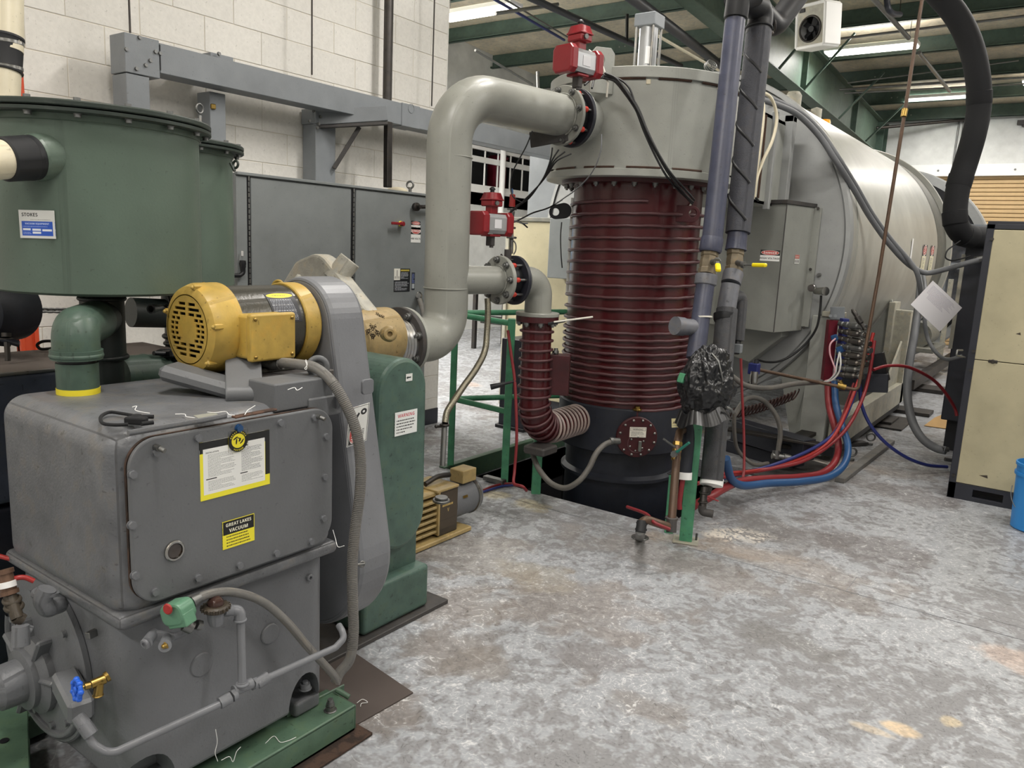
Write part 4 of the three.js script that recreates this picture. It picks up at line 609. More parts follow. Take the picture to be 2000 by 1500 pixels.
// loose bits on the pump: rope clip, tag, string ends
{
  const y = 1.14, t = thing('cable_clip', 'black loop of rubber cord with clip on the pump top', 'cord', [-1.8309, 1.14, -0.9635]);
  part(t, 'cord_loop', tube([[-1.8273, 1.146, -0.9784], [-1.8661, 1.146, -0.9698], [-1.9017, 1.146, -0.9564], [-1.8813, 1.146, -0.9272], [-1.8381, 1.146, -0.9007], [-1.7928, 1.146, -0.8874], [-1.7676, 1.146, -0.8995], [-1.7536, 1.146, -0.9223]], 0.0042, 60), M.softBlack);
  part(t, 'clip_body', [at(rbox(-0.025, 0.025, -0.008, 0.01, -0.012, 0.012, 0.005), 0, 0, 0, 0, 0.6, 0).translate(...[-1.7672, 1.148, -0.9494]), disc([-1.78, 1.152, -0.9579], [0, 1, 0], 0.013, 0.008)], M.softBlack);
  part(t, 'clip_pin', rod([-1.799, 1.148, -0.9797], [-1.7803, 1.148, -1.0002], 0.005), M.softBlack); part(t, 'clip_pin', rod([-1.731, 1.148, -0.942], [-1.7276, 1.148, -0.9689], 0.005), M.softBlack);
  const tg = thing('wire_tag', 'wired paper tag lying flat on the pump top', 'tag', [-1.7372, 1.14, -1.1175]);
  part(tg, 'tag_card', extr(polyShape([[[-1.7542, 1.14, -1.09], 0], [[-1.7517, 1.14, -1.146], 0], [[-1.7183, 1.14, -1.1384], 0], [[-1.7167, 1.14, -1.0803], 0]].map(([p]) => [p[0], -p[2]])), 0.0012, 0).rotateX(-Math.PI / 2).translate(0, y + 0.001, 0), plain(0x8a8a80, 0.6));
  const str = (n, pts, r = 0.001) => solo('string_end', n, 'string', pts[0], tube(pts, r, 30, 6), M.white);
  str('white twist of string left of the wired tag', [[-1.792, 1.143, -1.0633], [-1.7775, 1.143, -1.0794], [-1.7491, 1.143, -1.0674], [-1.7264, 1.143, -1.0754]]);
  str('white string with a yellow bead right of the wired tag', [[-1.7612, 1.143, -1.1332], [-1.7399, 1.144, -1.1412], [-1.7373, 1.143, -1.1691], [-1.7005, 1.143, -1.1559], [-1.6873, 1.143, -1.1616]]);
  str('curled white string behind the black cord loop', [[-1.9356, 1.143, -1.0306], [-1.9363, 1.144, -1.0419], [-1.8972, 1.143, -1.0178], [-1.8643, 1.143, -1.0183], [-1.8425, 1.143, -1.0248]]);
  str('crooked white string under the pivot arm', [[-1.6756, 1.143, -1.1834], [-1.7119, 1.144, -1.2186], [-1.7348, 1.143, -1.2476], [-1.7509, 1.143, -1.269]]);
  str('small white knot of string on the clamp block', [[-1.6492, 1.198, -1.297], [-1.6528, 1.2, -1.3215], [-1.6285, 1.198, -1.3105], [-1.6401, 1.2, -1.3367]]);
  str('white string tied on the motor conduit beside the eye bolt', [[-1.7779, 1.2476, -1.462], [-1.7722, 1.2332, -1.4629], [-1.7766, 1.2213, -1.4572], [-1.7726, 1.2186, -1.4594], [-1.7732, 1.2317, -1.4618], [-1.7787, 1.2446, -1.4608]]);
  str('long hanging white string against the lower pump casing', [[-1.755, 0.2487, -1.1322], [-1.755, 0.2076, -1.1361], [-1.755, 0.1799, -1.1291], [-1.755, 0.149, -1.1363]]);
  str('white string hook lying on the green channel', [[-1.75, 0.1501, -1.1443], [-1.75, 0.1468, -1.1702], [-1.75, 0.1245, -1.1813], [-1.75, 0.1501, -1.1935], [-1.75, 0.1572, -1.207]]);
  str('second white string on the green channel', [[-1.7713, 0.106, -1.3057], [-1.7786, 0.107, -1.3424], [-1.7407, 0.106, -1.3375], [-1.7289, 0.106, -1.36], [-1.7256, 0.106, -1.3821]]);
  str('white string under the pump foot bolt', [[-1.8577, 0.115, -1.5275], [-1.8423, 0.12, -1.5378], [-1.8134, 0.115, -1.5347]]);
  str('white bow of string on the rubber mat', [[-1.8288, 0.01, -1.7264], [-1.8252, 0.014, -1.7494], [-1.8028, 0.01, -1.7524], [-1.8121, 0.012, -1.7323], [-1.8037, 0.01, -1.7196]]);
  str('curl of white wire hanging in the gap beside the pump', [[-1.6822, 0.7486, -1.4835], [-1.6725, 0.7237, -1.4849], [-1.6485, 0.7081, -1.4736], [-1.6201, 0.7196, -1.4715]]);
}

// ------------------------------------------------------------------ green separator tanks and their pipework
function tank(name, label, c, y0, y1, r, lr, nb, phase) {
  const t = thing(name, label, 'tank', [c[0], y0, c[1]]);
  part(t, 'tank_shell', lathe([c[0], y0, c[1]], [0, 1, 0], [[0, 0.01], [r - 0.02, 0], [r, 0.008], [r, y1 - y0 - 0.03], [r + 0.004, y1 - y0 - 0.028], [r + 0.004, y1 - y0], [0, y1 - y0]], 80, 0.4), M.tankGreen);
  part(t, 'shell_flange', lathe([c[0], y1 - 0.012, c[1]], [0, 1, 0], [[r, 0], [lr - 0.004, 0], [lr, 0.003], [lr, 0.012], [0, 0.012]], 80, 0.4), M.lidGreenShaded);
  part(t, 'lid', lathe([c[0], y1 + 0.004, c[1]], [0, 1, 0], [[0, 0], [lr - 0.003, 0], [lr, 0.003], [lr, 0.013], [lr - 0.004, 0.017], [0, 0.024]], 80, 0.4), M.lidGreenShaded);
  for (let k = 0; k < nb; k++) { const a = phase + k * 2 * Math.PI / nb, p = [c[0] + (lr - 0.018) * Math.cos(a), y1, c[1] + (lr - 0.018) * Math.sin(a)]; piece(t, 'lid_bolt', gBolt, M.galv, add(p, [0, 0.019, 0])); piece(t, 'lid_nut', gBolt, M.galv, add(p, [0, -0.012, 0]), [0, -1, 0]); }
  return t;
}
const TC = [-2.505, -1.25], T2 = [-3.06, -1.82];
{
  const t = tank('separator_tank', 'large green cylindrical separator tank with flanged lid coloured dark for shade above the pump', TC, 1.4, 1.905, 0.297, 0.335, 16, 0.19);
  { const q = [-2.3397, 1.5956, -1.0001], n = V(q[0] - TC[0], 0, q[2] - TC[1]).normalize(); var mp = [TC[0] + n.x * 0.2985, q[1], TC[1] + n.z * 0.2985], mr = [n.z, 0.02, -n.x]; }
  decal(t, 'maker_plate', pStokes, mp, mr, [-0.02, 1, 0], 0.1, 0.076, 'white and blue maker plate STOKES');
  const a = [-2.3344, 1.7756, -1.0184], d = V(sub([-2.31, 1.7586, -0.9197], [-2.3344, 1.7756, -1.0184])).normalize().toArray();
  part(t, 'side_nozzle', lathe(add(a, d.map((v) => -v * 0.08)), d, [[0.064, 0], [0.064, 0.098], [0.06, 0.106], [0, 0.106]], 40), M.tankGreen);
  const s = thing('side_pipe', 'white plastic pipe with black rubber coupling on the tank side', 'pipe', [-2.2601, 1.7474, -0.8531]);
  const p = (k) => add(a, d.map((v) => v * k)); part(s, 'rubber_coupling', lathe(p(0.02), d, [[0.056, 0], [0.059, 0.004], [0.057, 0.086], [0.053, 0.09], [0, 0.09]], 40), M.rubber); part(s, 'hose_clamp', lathe(p(0.03), d, [[0.057, 0], [0.059, 0.002], [0.059, 0.012], [0.057, 0.014]], 40), M.black); part(s, 'pvc_tube', rod(p(0.06), p(0.6), 0.05, 0.05, 40), M.pvcWhite);
  const e = thing('lifting_lug', 'thin bright eye bolt standing on the rim of the large tank lid', 'eye bolt', [-2.3566, 1.9389, -1.5124]); part(e, 'eye', torus([-2.3631, 1.9842, -1.5177], [0.9, 0, -0.2], 0.014, 0.003, 30), M.galv); part(e, 'stud', [rod([-2.3585, 1.9616, -1.516], [-2.3502, 1.9035, -1.5092], 0.005), orient(new THREE.CylinderGeometry(0.009, 0.009, 0.008, 6), [-2.3516, 1.9132, -1.5103], [0, 1, 0])], M.galv);
  const t2 = tank('separator_tank', 'smaller green tank half hidden behind the large tank', T2, 1.372, 1.925, 0.245, 0.29, 14, 0.1);
  const l2 = part(t2, 'lifting_lug', [torus([-2.7838, 1.8646, -1.94], [0.1, 0.1, 1], 0.014, 0.005, 30), rod([-2.8011, 1.8697, -1.9287], [-2.7834, 1.8384, -1.9345], 0.006)], M.lidGreenShaded);
}
{ // riser below the large tank with elbow onto the pump outlet
  const t = thing('tank_riser', 'dark green iron pipe, elbow and tee carrying the large tank', 'pipe', [-2.3811, 1.09, -1.1844]);
  const x = TC[0] + 0.02, z = TC[1] + 0.01, o = [-2.235, 1.0865, -1.0383];
  part(t, 'riser_pipe', rod([x, 1.0, z], [x, 1.41, z], 0.056, 0.056, 32), M.pipeBlackGreen);
  const ey = 1.315; part(t, 'tee', [rod([x, 1.19, z], [x, 1.375, z], 0.064, 0.064, 32), torus([x, 1.19, z], [0, 1, 0], 0.064, 0.008), rod([x, ey, z], mix([x, ey, z], [o[0], ey, o[2]], 0.55), 0.06, 0.06, 32)], M.pipeBlackGreen);
  part(t, 'pipe_collar', [torus([x, 1.375, z], [0, 1, 0], 0.064, 0.007), torus([x, 1.09, z], [0, 1, 0], 0.06, 0.009)], M.pipeBlackGreen);
  const q = mix([x, ey, z], [o[0], ey, o[2]], 0.3); part(t, 'elbow', [pipe([q, [o[0], ey, o[2]], [o[0], 1.245, o[2]]], 0.0605, 0.075, 32), torus([o[0], 1.242, o[2]], [0, 1, 0], 0.06, 0.009), rod([o[0], 1.232, o[2]], [o[0], 1.258, o[2]], 0.066, 0.067, 32)], M.pipeGreen);
  part(t, 'nipple', rod([o[0], 1.2, o[2]], [o[0], 1.24, o[2]], 0.049, 0.049, 32), M.black); part(t, 'coupling', rod([o[0], 1.15, o[2]], [o[0], 1.222, o[2]], 0.054, 0.054, 32), M.pipeGreen); part(t, 'yellow_band', rod([o[0], 1.133, o[2]], [o[0], 1.151, o[2]], 0.0555, 0.0555, 36), M.labelYellow, 'yellow band around the outlet');
  const r = thing('tank_riser', 'black pipe stack below the smaller tank', 'pipe', [T2[0], 1.0, T2[1]]);
  part(r, 'riser_pipe', rod([T2[0] + 0.03, 0.95, T2[1]], [T2[0] + 0.03, 1.38, T2[1]], 0.05, 0.05, 28), M.pipeBlackGreen); part(r, 'pipe_collar', [torus([T2[0] + 0.03, 1.16, T2[1]], [0, 1, 0], 0.052, 0.01), torus([T2[0] + 0.03, 1.13, T2[1]], [0, 1, 0], 0.05, 0.008)], M.pipeBlackGreen);
  part(r, 'tee', [rod([T2[0] + 0.03, 1.23, T2[1]], [T2[0] + 0.03, 1.37, T2[1]], 0.06, 0.06, 28), rod([-2.9899, 1.2718, -1.6009], [-2.9786, 1.2632, -1.7318], 0.058, 0.058, 28)], M.pipeBlackGreen);
  const h = thing('suction_pipe', 'fat green horizontal pipe with black clamp behind the near pump', 'pipe', [-2.5985, 1.0857, -1.4651]);
  part(h, 'pipe_run', rod([-2.5603, 1.1078, -1.31], [-2.6109, 1.0937, -1.4954], 0.068, 0.068, 32), M.pipeGreen); part(h, 'pipe_run', rod([-2.6109, 1.0937, -1.4954], [-2.647, 1.0752, -1.74], 0.066, 0.066, 32), M.pipeGreen);
  const a = [-2.6116, 1.0942, -1.5075], ax = sub([-2.647, 1.0752, -1.74], [-2.5603, 1.1078, -1.31]); part(h, 'pipe_clamp', [lathe(a, ax, [[0.068, 0], [0.084, 0.003], [0.084, 0.042], [0.068, 0.045]], 32), ...[0.088, -0.088].map((k) => orient(at(box(0.05, 0.03, 0.03, 0.006), 0, 0, 0), add(a, [k * 0.5, k * 0.8, 0]), ax)), rod([-2.5624, 1.1736, -1.4477], [-2.5794, 1.1586, -1.557], 0.008)], M.black);
  part(h, 'weld_bead', torus([-2.5986, 1.0968, -1.43], ax, 0.068, 0.004), M.pipeGreen);
  const v = thing('vent_cock', 'small steel cock pointing left from the pipe under the smaller tank', 'valve', [-2.366, 1.3472, -1.3762]);
  part(v, 'nozzle', lathe([-2.4165, 1.3453, -1.4021], sub([-2.369, 1.3462, -1.3114], [-2.4165, 1.3453, -1.4021]), [[0.006, 0], [0.011, 0.01], [0.011, 0.045], [0.015, 0.05], [0.015, 0.066], [0.01, 0.066], [0.009, 0.03], [0, 0.03]], 24), M.galv); part(v, 'cock_body', [rod([-2.419, 1.3435, -1.4], [-2.4266, 1.3425, -1.4567], 0.009, 0.009, 8), rod([-2.4203, 1.343, -1.4114], [-2.4228, 1.3419, -1.4343], 0.013, 0.013, 6), rod([-2.4266, 1.3425, -1.4567], [-2.5274, 1.3316, -1.5695], 0.006), rod([-2.4412, 1.3467, -1.4472], [-2.4542, 1.3798, -1.4452], 0.005)], M.darkSteel);
}
// second pump behind, at the left edge
{
  const t = thing('vacuum_pump', 'second, blue-grey pump behind the near pump at the left edge', 'pump', [-2.98, 0.1, -1.3]);
  part(t, 'upper_casing', rbox(-3.22, -2.735, 0.69, 1.118, -1.78, -0.72, 0.02, 3), M.bluegrey); part(t, 'dusty_top', span(-3.2, -2.755, 1.117, 1.1205, -1.76, -0.74, 0.001), plain(0x6b625c, 0.85)); part(t, 'lower_casing', rbox(-3.22, -2.76, 0.1, 0.675, -1.76, -0.74, 0.02, 3), M.navy);
  part(t, 'bare_edge', span(-2.757, -2.733, 1.112, 1.122, -1.74, -0.76, 0.003), M.galv);
  const m = thing('electric_motor', 'dark motor end cut by the left edge below the large tank', 'motor', [-3.1166, 1.2083, -1.1223]); const c = [-3.1102, 1.2875, -1.1442];
  part(m, 'motor_body', lathe(add(c, [0, 0, -0.02]), [-0.55, 0, -0.84], [[0, -0.11], [0.08, -0.105], [0.105, -0.09], [0.118, -0.05], [0.118, 0.1], [0, 0.1]], 40, 0.7), M.navy);
  part(m, 'motor_foot', [bar([-3.03, 1.2083, -1.1217], [-2.9971, 1.1757, -1.2004], 0.09, 0.012), bar([-3.0268, 1.1856, -1.1191], [-3.0234, 1.1742, -1.1814], 0.02, 0.02)], M.navy);
  part(m, 'foot_bolt', [rod([-2.9353, 1.1945, -1.1363], [-2.9234, 1.131, -1.1309], 0.009), rod([-2.9411, 1.2253, -1.1389], [-2.9392, 1.2116, -1.1373], 0.015, 0.015, 6), disc([-2.9368, 1.2048, -1.1375], [0, 1, 0], 0.021, 0.004)], M.darkSteel);
  const k = thing('rubber_loop', 'black rubber loop lying at the back of the second pump', 'cord', [-3.2042, 1.13, -1.3954]); part(k, 'cord_loop', tube([[-3.1002, 1.1591, -1.3728], [-3.1274, 1.1614, -1.3539], [-3.1503, 1.1563, -1.3364], [-3.1612, 1.1441, -1.326], [-3.1499, 1.1313, -1.3312], [-3.1233, 1.1328, -1.3506], [-3.0975, 1.1401, -1.3706]], 0.0055, 50), M.softBlack);
}
{ // orange post with chain
  const t = thing('guard_post', 'bright orange steel post against the block wall', 'post', [-4.2, 0.9563, -1.7191]), x = -4.22;
  const a = [-4.2, 1.1373, -1.6831], b = [-4.2, 1.1332, -1.7695]; part(t, 'post_channel', [span(x - 0.02, x + 0.02, 0, 2.4, b[2], a[2], 0.004), span(x - 0.02, x + 0.035, 0, 2.4, b[2], b[2] + 0.02, 0.003), span(x - 0.02, x + 0.035, 0, 2.4, a[2] - 0.02, a[2], 0.003)], M.orange);
  for (const p of [[-4.195, 1.2437, -1.7594], [-4.195, 1.0913, -1.746]]) piece(t, 'post_bolt', gBolt, M.orange, p, [1, 0, 0]);
  const ch = thing('steel_chain', 'zinc chain stretched right from the orange post', 'chain', [-4.17, 1.1746, -1.8261]); const link = (() => { const g = new THREE.TorusGeometry(0.014, 0.0042, 8, 20); g.scale(1.75, 1, 1); return boxUV(norm(g)); })();
  const p0 = [-4.17, 1.1905, -1.6718], p1 = [-4.17, 1.1736, -1.9918], n = 20; for (let i = 0; i < n; i++) { const u = (i + 0.5) / n, p = mix(p0, p1, u); p[1] -= 0.035 * 4 * u * (1 - u) * 0.4; const o = new THREE.Mesh(link, M.galv); o.name = 'chain_link'; o.position.set(p[0] + 4.17 - 4.17 - ch.position.x, p[1] - ch.position.y, p[2] - ch.position.z); o.quaternion.setFromUnitVectors(V(1, 0, 0), V(sub(p1, p0)).normalize()); o.quaternion.multiply(new THREE.Quaternion().setFromAxisAngle(V(1, 0, 0), i % 2 ? 0.6 : 1.9)); o.castShadow = true; ch.add(o); }
  solo('pvc_pipe', 'cream plastic riser running up the block wall at the left edge', 'pipe', [-3.6907, 2.0994, -1.4693], rod([-3.712, 2.3691, -1.5131], [-3.6662, 1.9757, -1.4597], 0.058, 0.058, 32), M.pvcWhite); scene.children[scene.children.length - 1].name = 'pvc_riser';
  const r2 = thing('pvc_pipe', 'upper length of the cream riser leaving the top of the picture', 'pipe', [-3.712, 2.3691, -1.5131]); part(r2, 'pvc_tube', rod([-3.6968, 2.2866, -1.5059], [-3.9273, 3.941, -1.7034], 0.058, 0.058, 32), M.pvcWhite);
  const cp = thing('rubber_coupling', 'black rubber coupling with two steel clamps on the cream riser', 'coupling', [-3.704, 2.2654, -1.496]); part(cp, 'sleeve', lathe([-3.6932, 2.2014, -1.4898], sub([-3.7084, 2.3443, -1.5102], [-3.6932, 2.2014, -1.4898]), [[0.059, 0], [0.066, 0.001], [0.067, 0.006], [0.062, 0.012], [0.063, 0.13], [0.067, 0.138], [0.066, 0.146], [0.059, 0.146]], 36), M.rubber);
  for (const p of [[-3.7069, 2.3215, -1.5063], [-3.6958, 2.22, -1.4919]]) part(cp, 'hose_clamp', lathe(p, [0, 1, 0], [[0.064, -0.008], [0.0665, -0.006], [0.0665, 0.006], [0.064, 0.008]], 36), M.stainless);
}
// ------------------------------------------------------------------ electrical cabinet on the wall side
{
  const X = -4.1, z0 = -2.86, zm = -3.78, z1 = -4.56, y1 = 1.945;
  const t = thing('electrical_cabinet', 'wide grey two-door electrical cabinet against the block wall', 'cabinet', [-4.28, 0.1, -3.7]);
  part(t, 'cabinet_body', span(-4.47, X - 0.012, 0.3, y1, z1, z0, 0.004), M.cabGrey); part(t, 'cabinet_plinth', span(-4.45, X - 0.05, 0.0, 0.3, z1 + 0.03, z0 - 0.03), M.frameBlack);
  part(t, 'cabinet_door', span(X - 0.012, X, 0.36, y1 - 0.02, zm + 0.02, z0 - 0.10, 0.004), M.cabGrey); part(t, 'cabinet_door', span(X - 0.012, X, 0.36, y1 - 0.02, z1 + 0.012, zm - 0.025, 0.004), M.cabGrey);
  part(t, 'drip_lip', span(X - 0.02, X + 0.012, y1 - 0.012, y1 + 0.006, z1, z0, 0.003), M.cabGrey);
  for (const z of [z0 - 0.085, zm - 0.003]) { const h = part(t, 'piano_hinge', span(X - 0.012, X - 0.002, 0.36, y1 - 0.02, z - 0.012, z + 0.012, 0.002), M.black); const ks = []; for (let y = 0.4; y < y1 - 0.04; y += 0.032) ks.push(rod([X + 0.001, y, z], [X + 0.001, y + 0.026, z], 0.0055, 0.0055, 8)); part(h, 'hinge_knuckle', ks, M.galv); h.children[0].userData.kind = 'stuff'; }
  part(t, 'hinge_backing', span(X - 0.012, X - 0.004, 0.36, y1 - 0.02, z0 - 0.075, z0, 0.001), M.cabGrey);
  const hd = part(t, 'rotary_switch', [disc([-4.1, 1.7155, -4.2369], [1, 0, 0], 0.02, 0.016)], M.labelYellow); part(hd, 'switch_handle', [disc([-4.085, 1.7156, -4.2321], [1, 0, 0], 0.017, 0.03), span(-4.07, -4.05, 0, 0.02, 0, 0.11, 0.004).translate(0, [-4.06, 1.7152, -4.1377][1] - 0.01, [-4.06, 1.7194, -4.222][2])], M.actuatorRed);
  part(t, 'door_knob', [lathe([-4.1, 1.8453, -4.3688], [1, 0, 0.1], [[0.012, 0], [0.012, 0.02], [0.03, 0.025], [0.032, 0.05], [0.026, 0.06], [0.014, 0.062], [0.014, 0.09], [0, 0.09]], 16), rod([-4.06, 1.8473, -4.3923], [-4.06, 1.8554, -4.5169], 0.014)], M.darkSteel);
  decal(t, 'voltage_sign', pHighVolt, [-4.098, 1.7124, -4.4047], [0, 0, -1], [0, 1, 0], 0.1, 0.062, 'DANGER HIGH VOLTAGE sign'); decal(t, 'voltage_sign', p480, [-4.098, 1.6407, -4.4073], [0, 0, -1], [0, 1, 0], 0.105, 0.112, 'DANGER 480 VOLTS sign');
  decal(t, 'notice_sign', pNotice, [-4.098, 1.3048, -4.269], [0, 0, -1], [0, 1, 0], 0.17, 0.17, 'black and white notice'); decal(t, 'notice_sign', print(64, 160, (g, w, h) => { fill(g, '#2b3038', 0, 0, w, h); lines(g, 6, 14, 52, 8, 11, '#7f8fd0', 5); fill(g, '#aeb4b8', 8, 104, 48, 44); }), [-4.098, 1.2961, -4.3914], [0, 0, -1], [0, 1, 0], 0.034, 0.13);
  part(t, 'cable_gland', [rod([-4.1, 1.1857, -4.4661], [-4.03, 1.193, -4.3785], 0.024, 0.02, 12), rod([-4.04, 1.192, -4.3894], [-4.03, 1.1417, -4.4146], 0.017), torus([-4.05, 1.1908, -4.4059], [1, 0, 0], 0.024, 0.007)], M.galv);
  solo('gland_hose', 'grey conduit dropping from the cable gland on the cabinet', 'conduit', [-4.03, 1.1417, -4.4146], tube([[-4.035, 1.1651, -4.3963], [-4, 1.1063, -4.3889], [-3.9, 1.0222, -4.3165], [-3.8, 0.9, -4.3005]], 0.02), M.conduit);
  part(t, 'end_box', [span(-4.44, -4.2, 1.62, 1.75, z0, z0 + 0.05), span(-4.4, -4.2, 1.4, 1.52, z0, z0 + 0.02)], M.black);
  const f = thing('side_switch', 'black push switch with conduit elbow on the cabinet side', 'switch', [-4.085, 1.3997, -2.889]); part(f, 'switch_body', lathe([-4.085, 1.4361, -2.8861], [0, -1, 0], [[0, 0], [0.018, 0.002], [0.02, 0.02], [0.014, 0.05], [0.011, 0.075], [0, 0.075]], 20), M.black); part(f, 'switch_label', at(box(0.02, 0.03, 0.004), 0, 0, 0).translate(...add([-4.085, 1.4755, -2.8832], [0, 0, 0])), M.paper); part(f, 'conduit_elbow', [pipe([[-4.085, 1.3936, -2.8889], [-4.085, 1.36, -2.8884], [-4.085, 1.3448, -2.8632], [-4.085, 1.345, -2.7829]], 0.013, 0.02), torus([-4.085, 1.3966, -2.889], [0, 1, 0], 0.013, 0.004)], M.black);
  const e = thing('lifting_eye', 'steel lifting eye on the right end of the cabinet roof', 'eye bolt', [-4.2, 1.9784, -4.4484]); part(e, 'eye', torus([-4.2, 2.0117, -4.4416], [0.4, 0, 0.9], 0.025, 0.008, 32), M.galv); part(e, 'shank', rod([-4.2, 1.9929, -4.4423], add([-4.2, 1.9929, -4.4423], [0, -0.05, 0]), 0.012), M.galv);
  const w = thing('cloth_bundle', 'cream wrapped bundle lying on the cabinet roof', 'bundle', [-4.2, 1.9588, -4.3005]); part(w, 'wrap', at(new THREE.SphereGeometry(1, 24, 14), 0, 0, 0).scale(0.1, 0.03, 0.05).translate(...add([-4.2, 1.9551, -4.3006], [0, 0.0, 0])), M.pvcWhite);
  // thin black support rods from the roof
  for (const [px, py, dd, n] of [[252, 62, 4.3, 'left'], [610, 145, 4.35, 'middle'], [845, 207, 5.6, 'right']]) { }
  solo('hanger_rod', 'thin hanger rod above the left duct corner', 'rod', [-4.3, 2.6276, -2.36], rod([-4.3, 2.6224, -2.3598], add([-4.3, 2.6224, -2.3598], [0, 2.1, 0]), 0.0055), M.darkSteel);
  solo('hanger_rod', 'thin hanger rod above the middle of the wall duct', 'rod', [-4.3, 2.6485, -3.5868], rod([-4.3, 2.6453, -3.5869], add([-4.3, 2.6453, -3.5869], [0, 2.1, 0]), 0.0055), M.darkSteel);
  solo('hanger_rod', 'thin hanger rod nearest the corner of the block wall', 'rod', [-4.3, 2.6448, -4.7696], rod([-4.3, 2.641, -4.7697], add([-4.3, 2.641, -4.7697], [0, 2.1, 0]), 0.0055), M.darkSteel);
}
// ------------------------------------------------------------------ square wiring duct along the wall
{
  const X = -4.2, w = 0.15, y0 = 2.43, y1 = 2.585;
  const t = thing('wiring_duct', 'grey square wiring duct running along the block wall', 'duct', [X - w / 2, 2.4, -3]);
  const za = [-4.2, 2.596, -2.2722][2], zb = [-4.2, 2.5805, -2.4045][2];
  part(t, 'corner_section', [span(X - w, X, 2.40, y1 + 0.012, zb - 0.06, za, 0.003)], M.duct);
  part(t, 'duct_post', span(X - w + 0.004, X - 0.004, 1.35, 2.396, zb, za - 0.004, 0.003), M.duct);
  part(t, 'duct_section', span(X - w, X, y0, y1, [-4.2, 2.6247, -4.3343][2], zb - 0.062, 0.003), M.duct); part(t, 'duct_section', span(X - w, X, y0, y1, -9.3, [-4.2, 2.6027, -4.5273][2], 0.003), M.duct);
  part(t, 'junction_section', span(X - w - 0.003, X + 0.006, y0 - 0.005, y1 + 0.004, [-4.2, 2.6027, -4.5273][2], [-4.2, 2.6247, -4.3343][2], 0.004), M.duct);
  part(t, 'knockout', ring([-4.194, 2.5606, -4.4276], [1, 0, 0], 0.03, 0.034, 0.003), M.duct);
  part(t, 'duct_splice', span(X, X + 0.004, y0 + 0.015, y1 - 0.01, zb - 0.064, zb - 0.06, 0.0005), M.black);
  for (const p of [[-4.2, 2.5871, -2.3541], [-4.2, 2.5122, -2.2796], [-4.2, 2.5339, -2.4401], [-4.2, 2.5317, -2.4661], [-4.2, 2.4833, -2.4095], [-4.2, 2.4545, -2.3828], [-4.2, 2.4261, -2.3311], [-4.2, 2.6054, -2.8261]]) piece(t, 'duct_screw', gBolt, M.galv, p, [1, 0, 0]);
  const b = thing('duct_post', 'second grey duct post under the wall duct, left of the brace', 'post', [-4.36, 1.4, -2.8]); part(b, 'post_body', span(-4.44, -4.31, 1.0, 2.41, [-4.31, 2.4518, -2.9411][2], [-4.31, 2.447, -2.835][2], 0.003), M.duct); piece(b, 'post_clip', boxUV(box(0.03, 0.02, 0.03, 0.004)), M.brass, [-4.305, 2.3256, -2.8525], [1, 0, 0]); part(b, 'post_cap', span(-4.45, -4.22, 2.585, 2.61, [-4.3, 2.6186, -2.9377][2], [-4.3, 2.6094, -2.7862][2]), M.duct);
  const c = thing('duct_post', 'third grey duct post with screwed elbow and diagonal brace', 'post', [-4.42, 1.95, -3.6]);
  const q0 = [-4.42, 2.4393, -3.6522], q1 = [-4.42, 2.3504, -3.8511]; part(c, 'elbow_box', span(-4.5 + 0.012, -4.34, q1[1] - 0.0, q0[1] + 0.01, q1[2], q0[2], 0.003), M.duct); part(c, 'post_body', span(-4.485, -4.35, 1.945, q1[1], q1[2] + 0.012, q0[2] - 0.01, 0.003), M.duct);
  part(c, 'branch', bar([-4.4, 2.3883, -3.6752], [-4.1, 2.465, -4.0814], 0.09, 0.1), M.duct); part(c, 'branch_lip', bar([-4.36, 2.3321, -3.6948], [-4.06, 2.3935, -4.0532], 0.05, 0.02), M.iron);
  part(c, 'diagonal_brace', bar([-4.33, 2.0685, -3.8069], [-4.22, 2.3607, -3.9397], 0.03, 0.03), M.iron);
  for (const p of [[-4.335, 2.4275, -3.6295], [-4.335, 2.3562, -3.5949], [-4.335, 2.3966, -3.6867], [-4.335, 2.348, -3.6736], [-4.335, 2.3227, -3.6604]]) piece(c, 'duct_screw', gBolt, M.galv, p, [1, 0, 0]);
  const s = thing('unistrut_post', 'dark steel strut standing on the cabinet roof under the duct', 'post', [-4.15, 1.972, -4.1543]); part(s, 'strut', bar([-4.15, 1.9684, -4.1544], [-4.15, 2.4223, -4.1478], 0.05, 0.045, 0.004, [1, 0, 0]), M.darkSteel);
  solo('steel_conduit', 'dark vertical conduit rising past the wall duct to the roof', 'conduit', [-4.36, 2.6676, -4.3524], rod([-4.36, 2.5825, -4.344], add([-4.36, 2.5825, -4.344], [0, 2.1, 0]), 0.034, 0.034, 24), M.darkSteel);
}
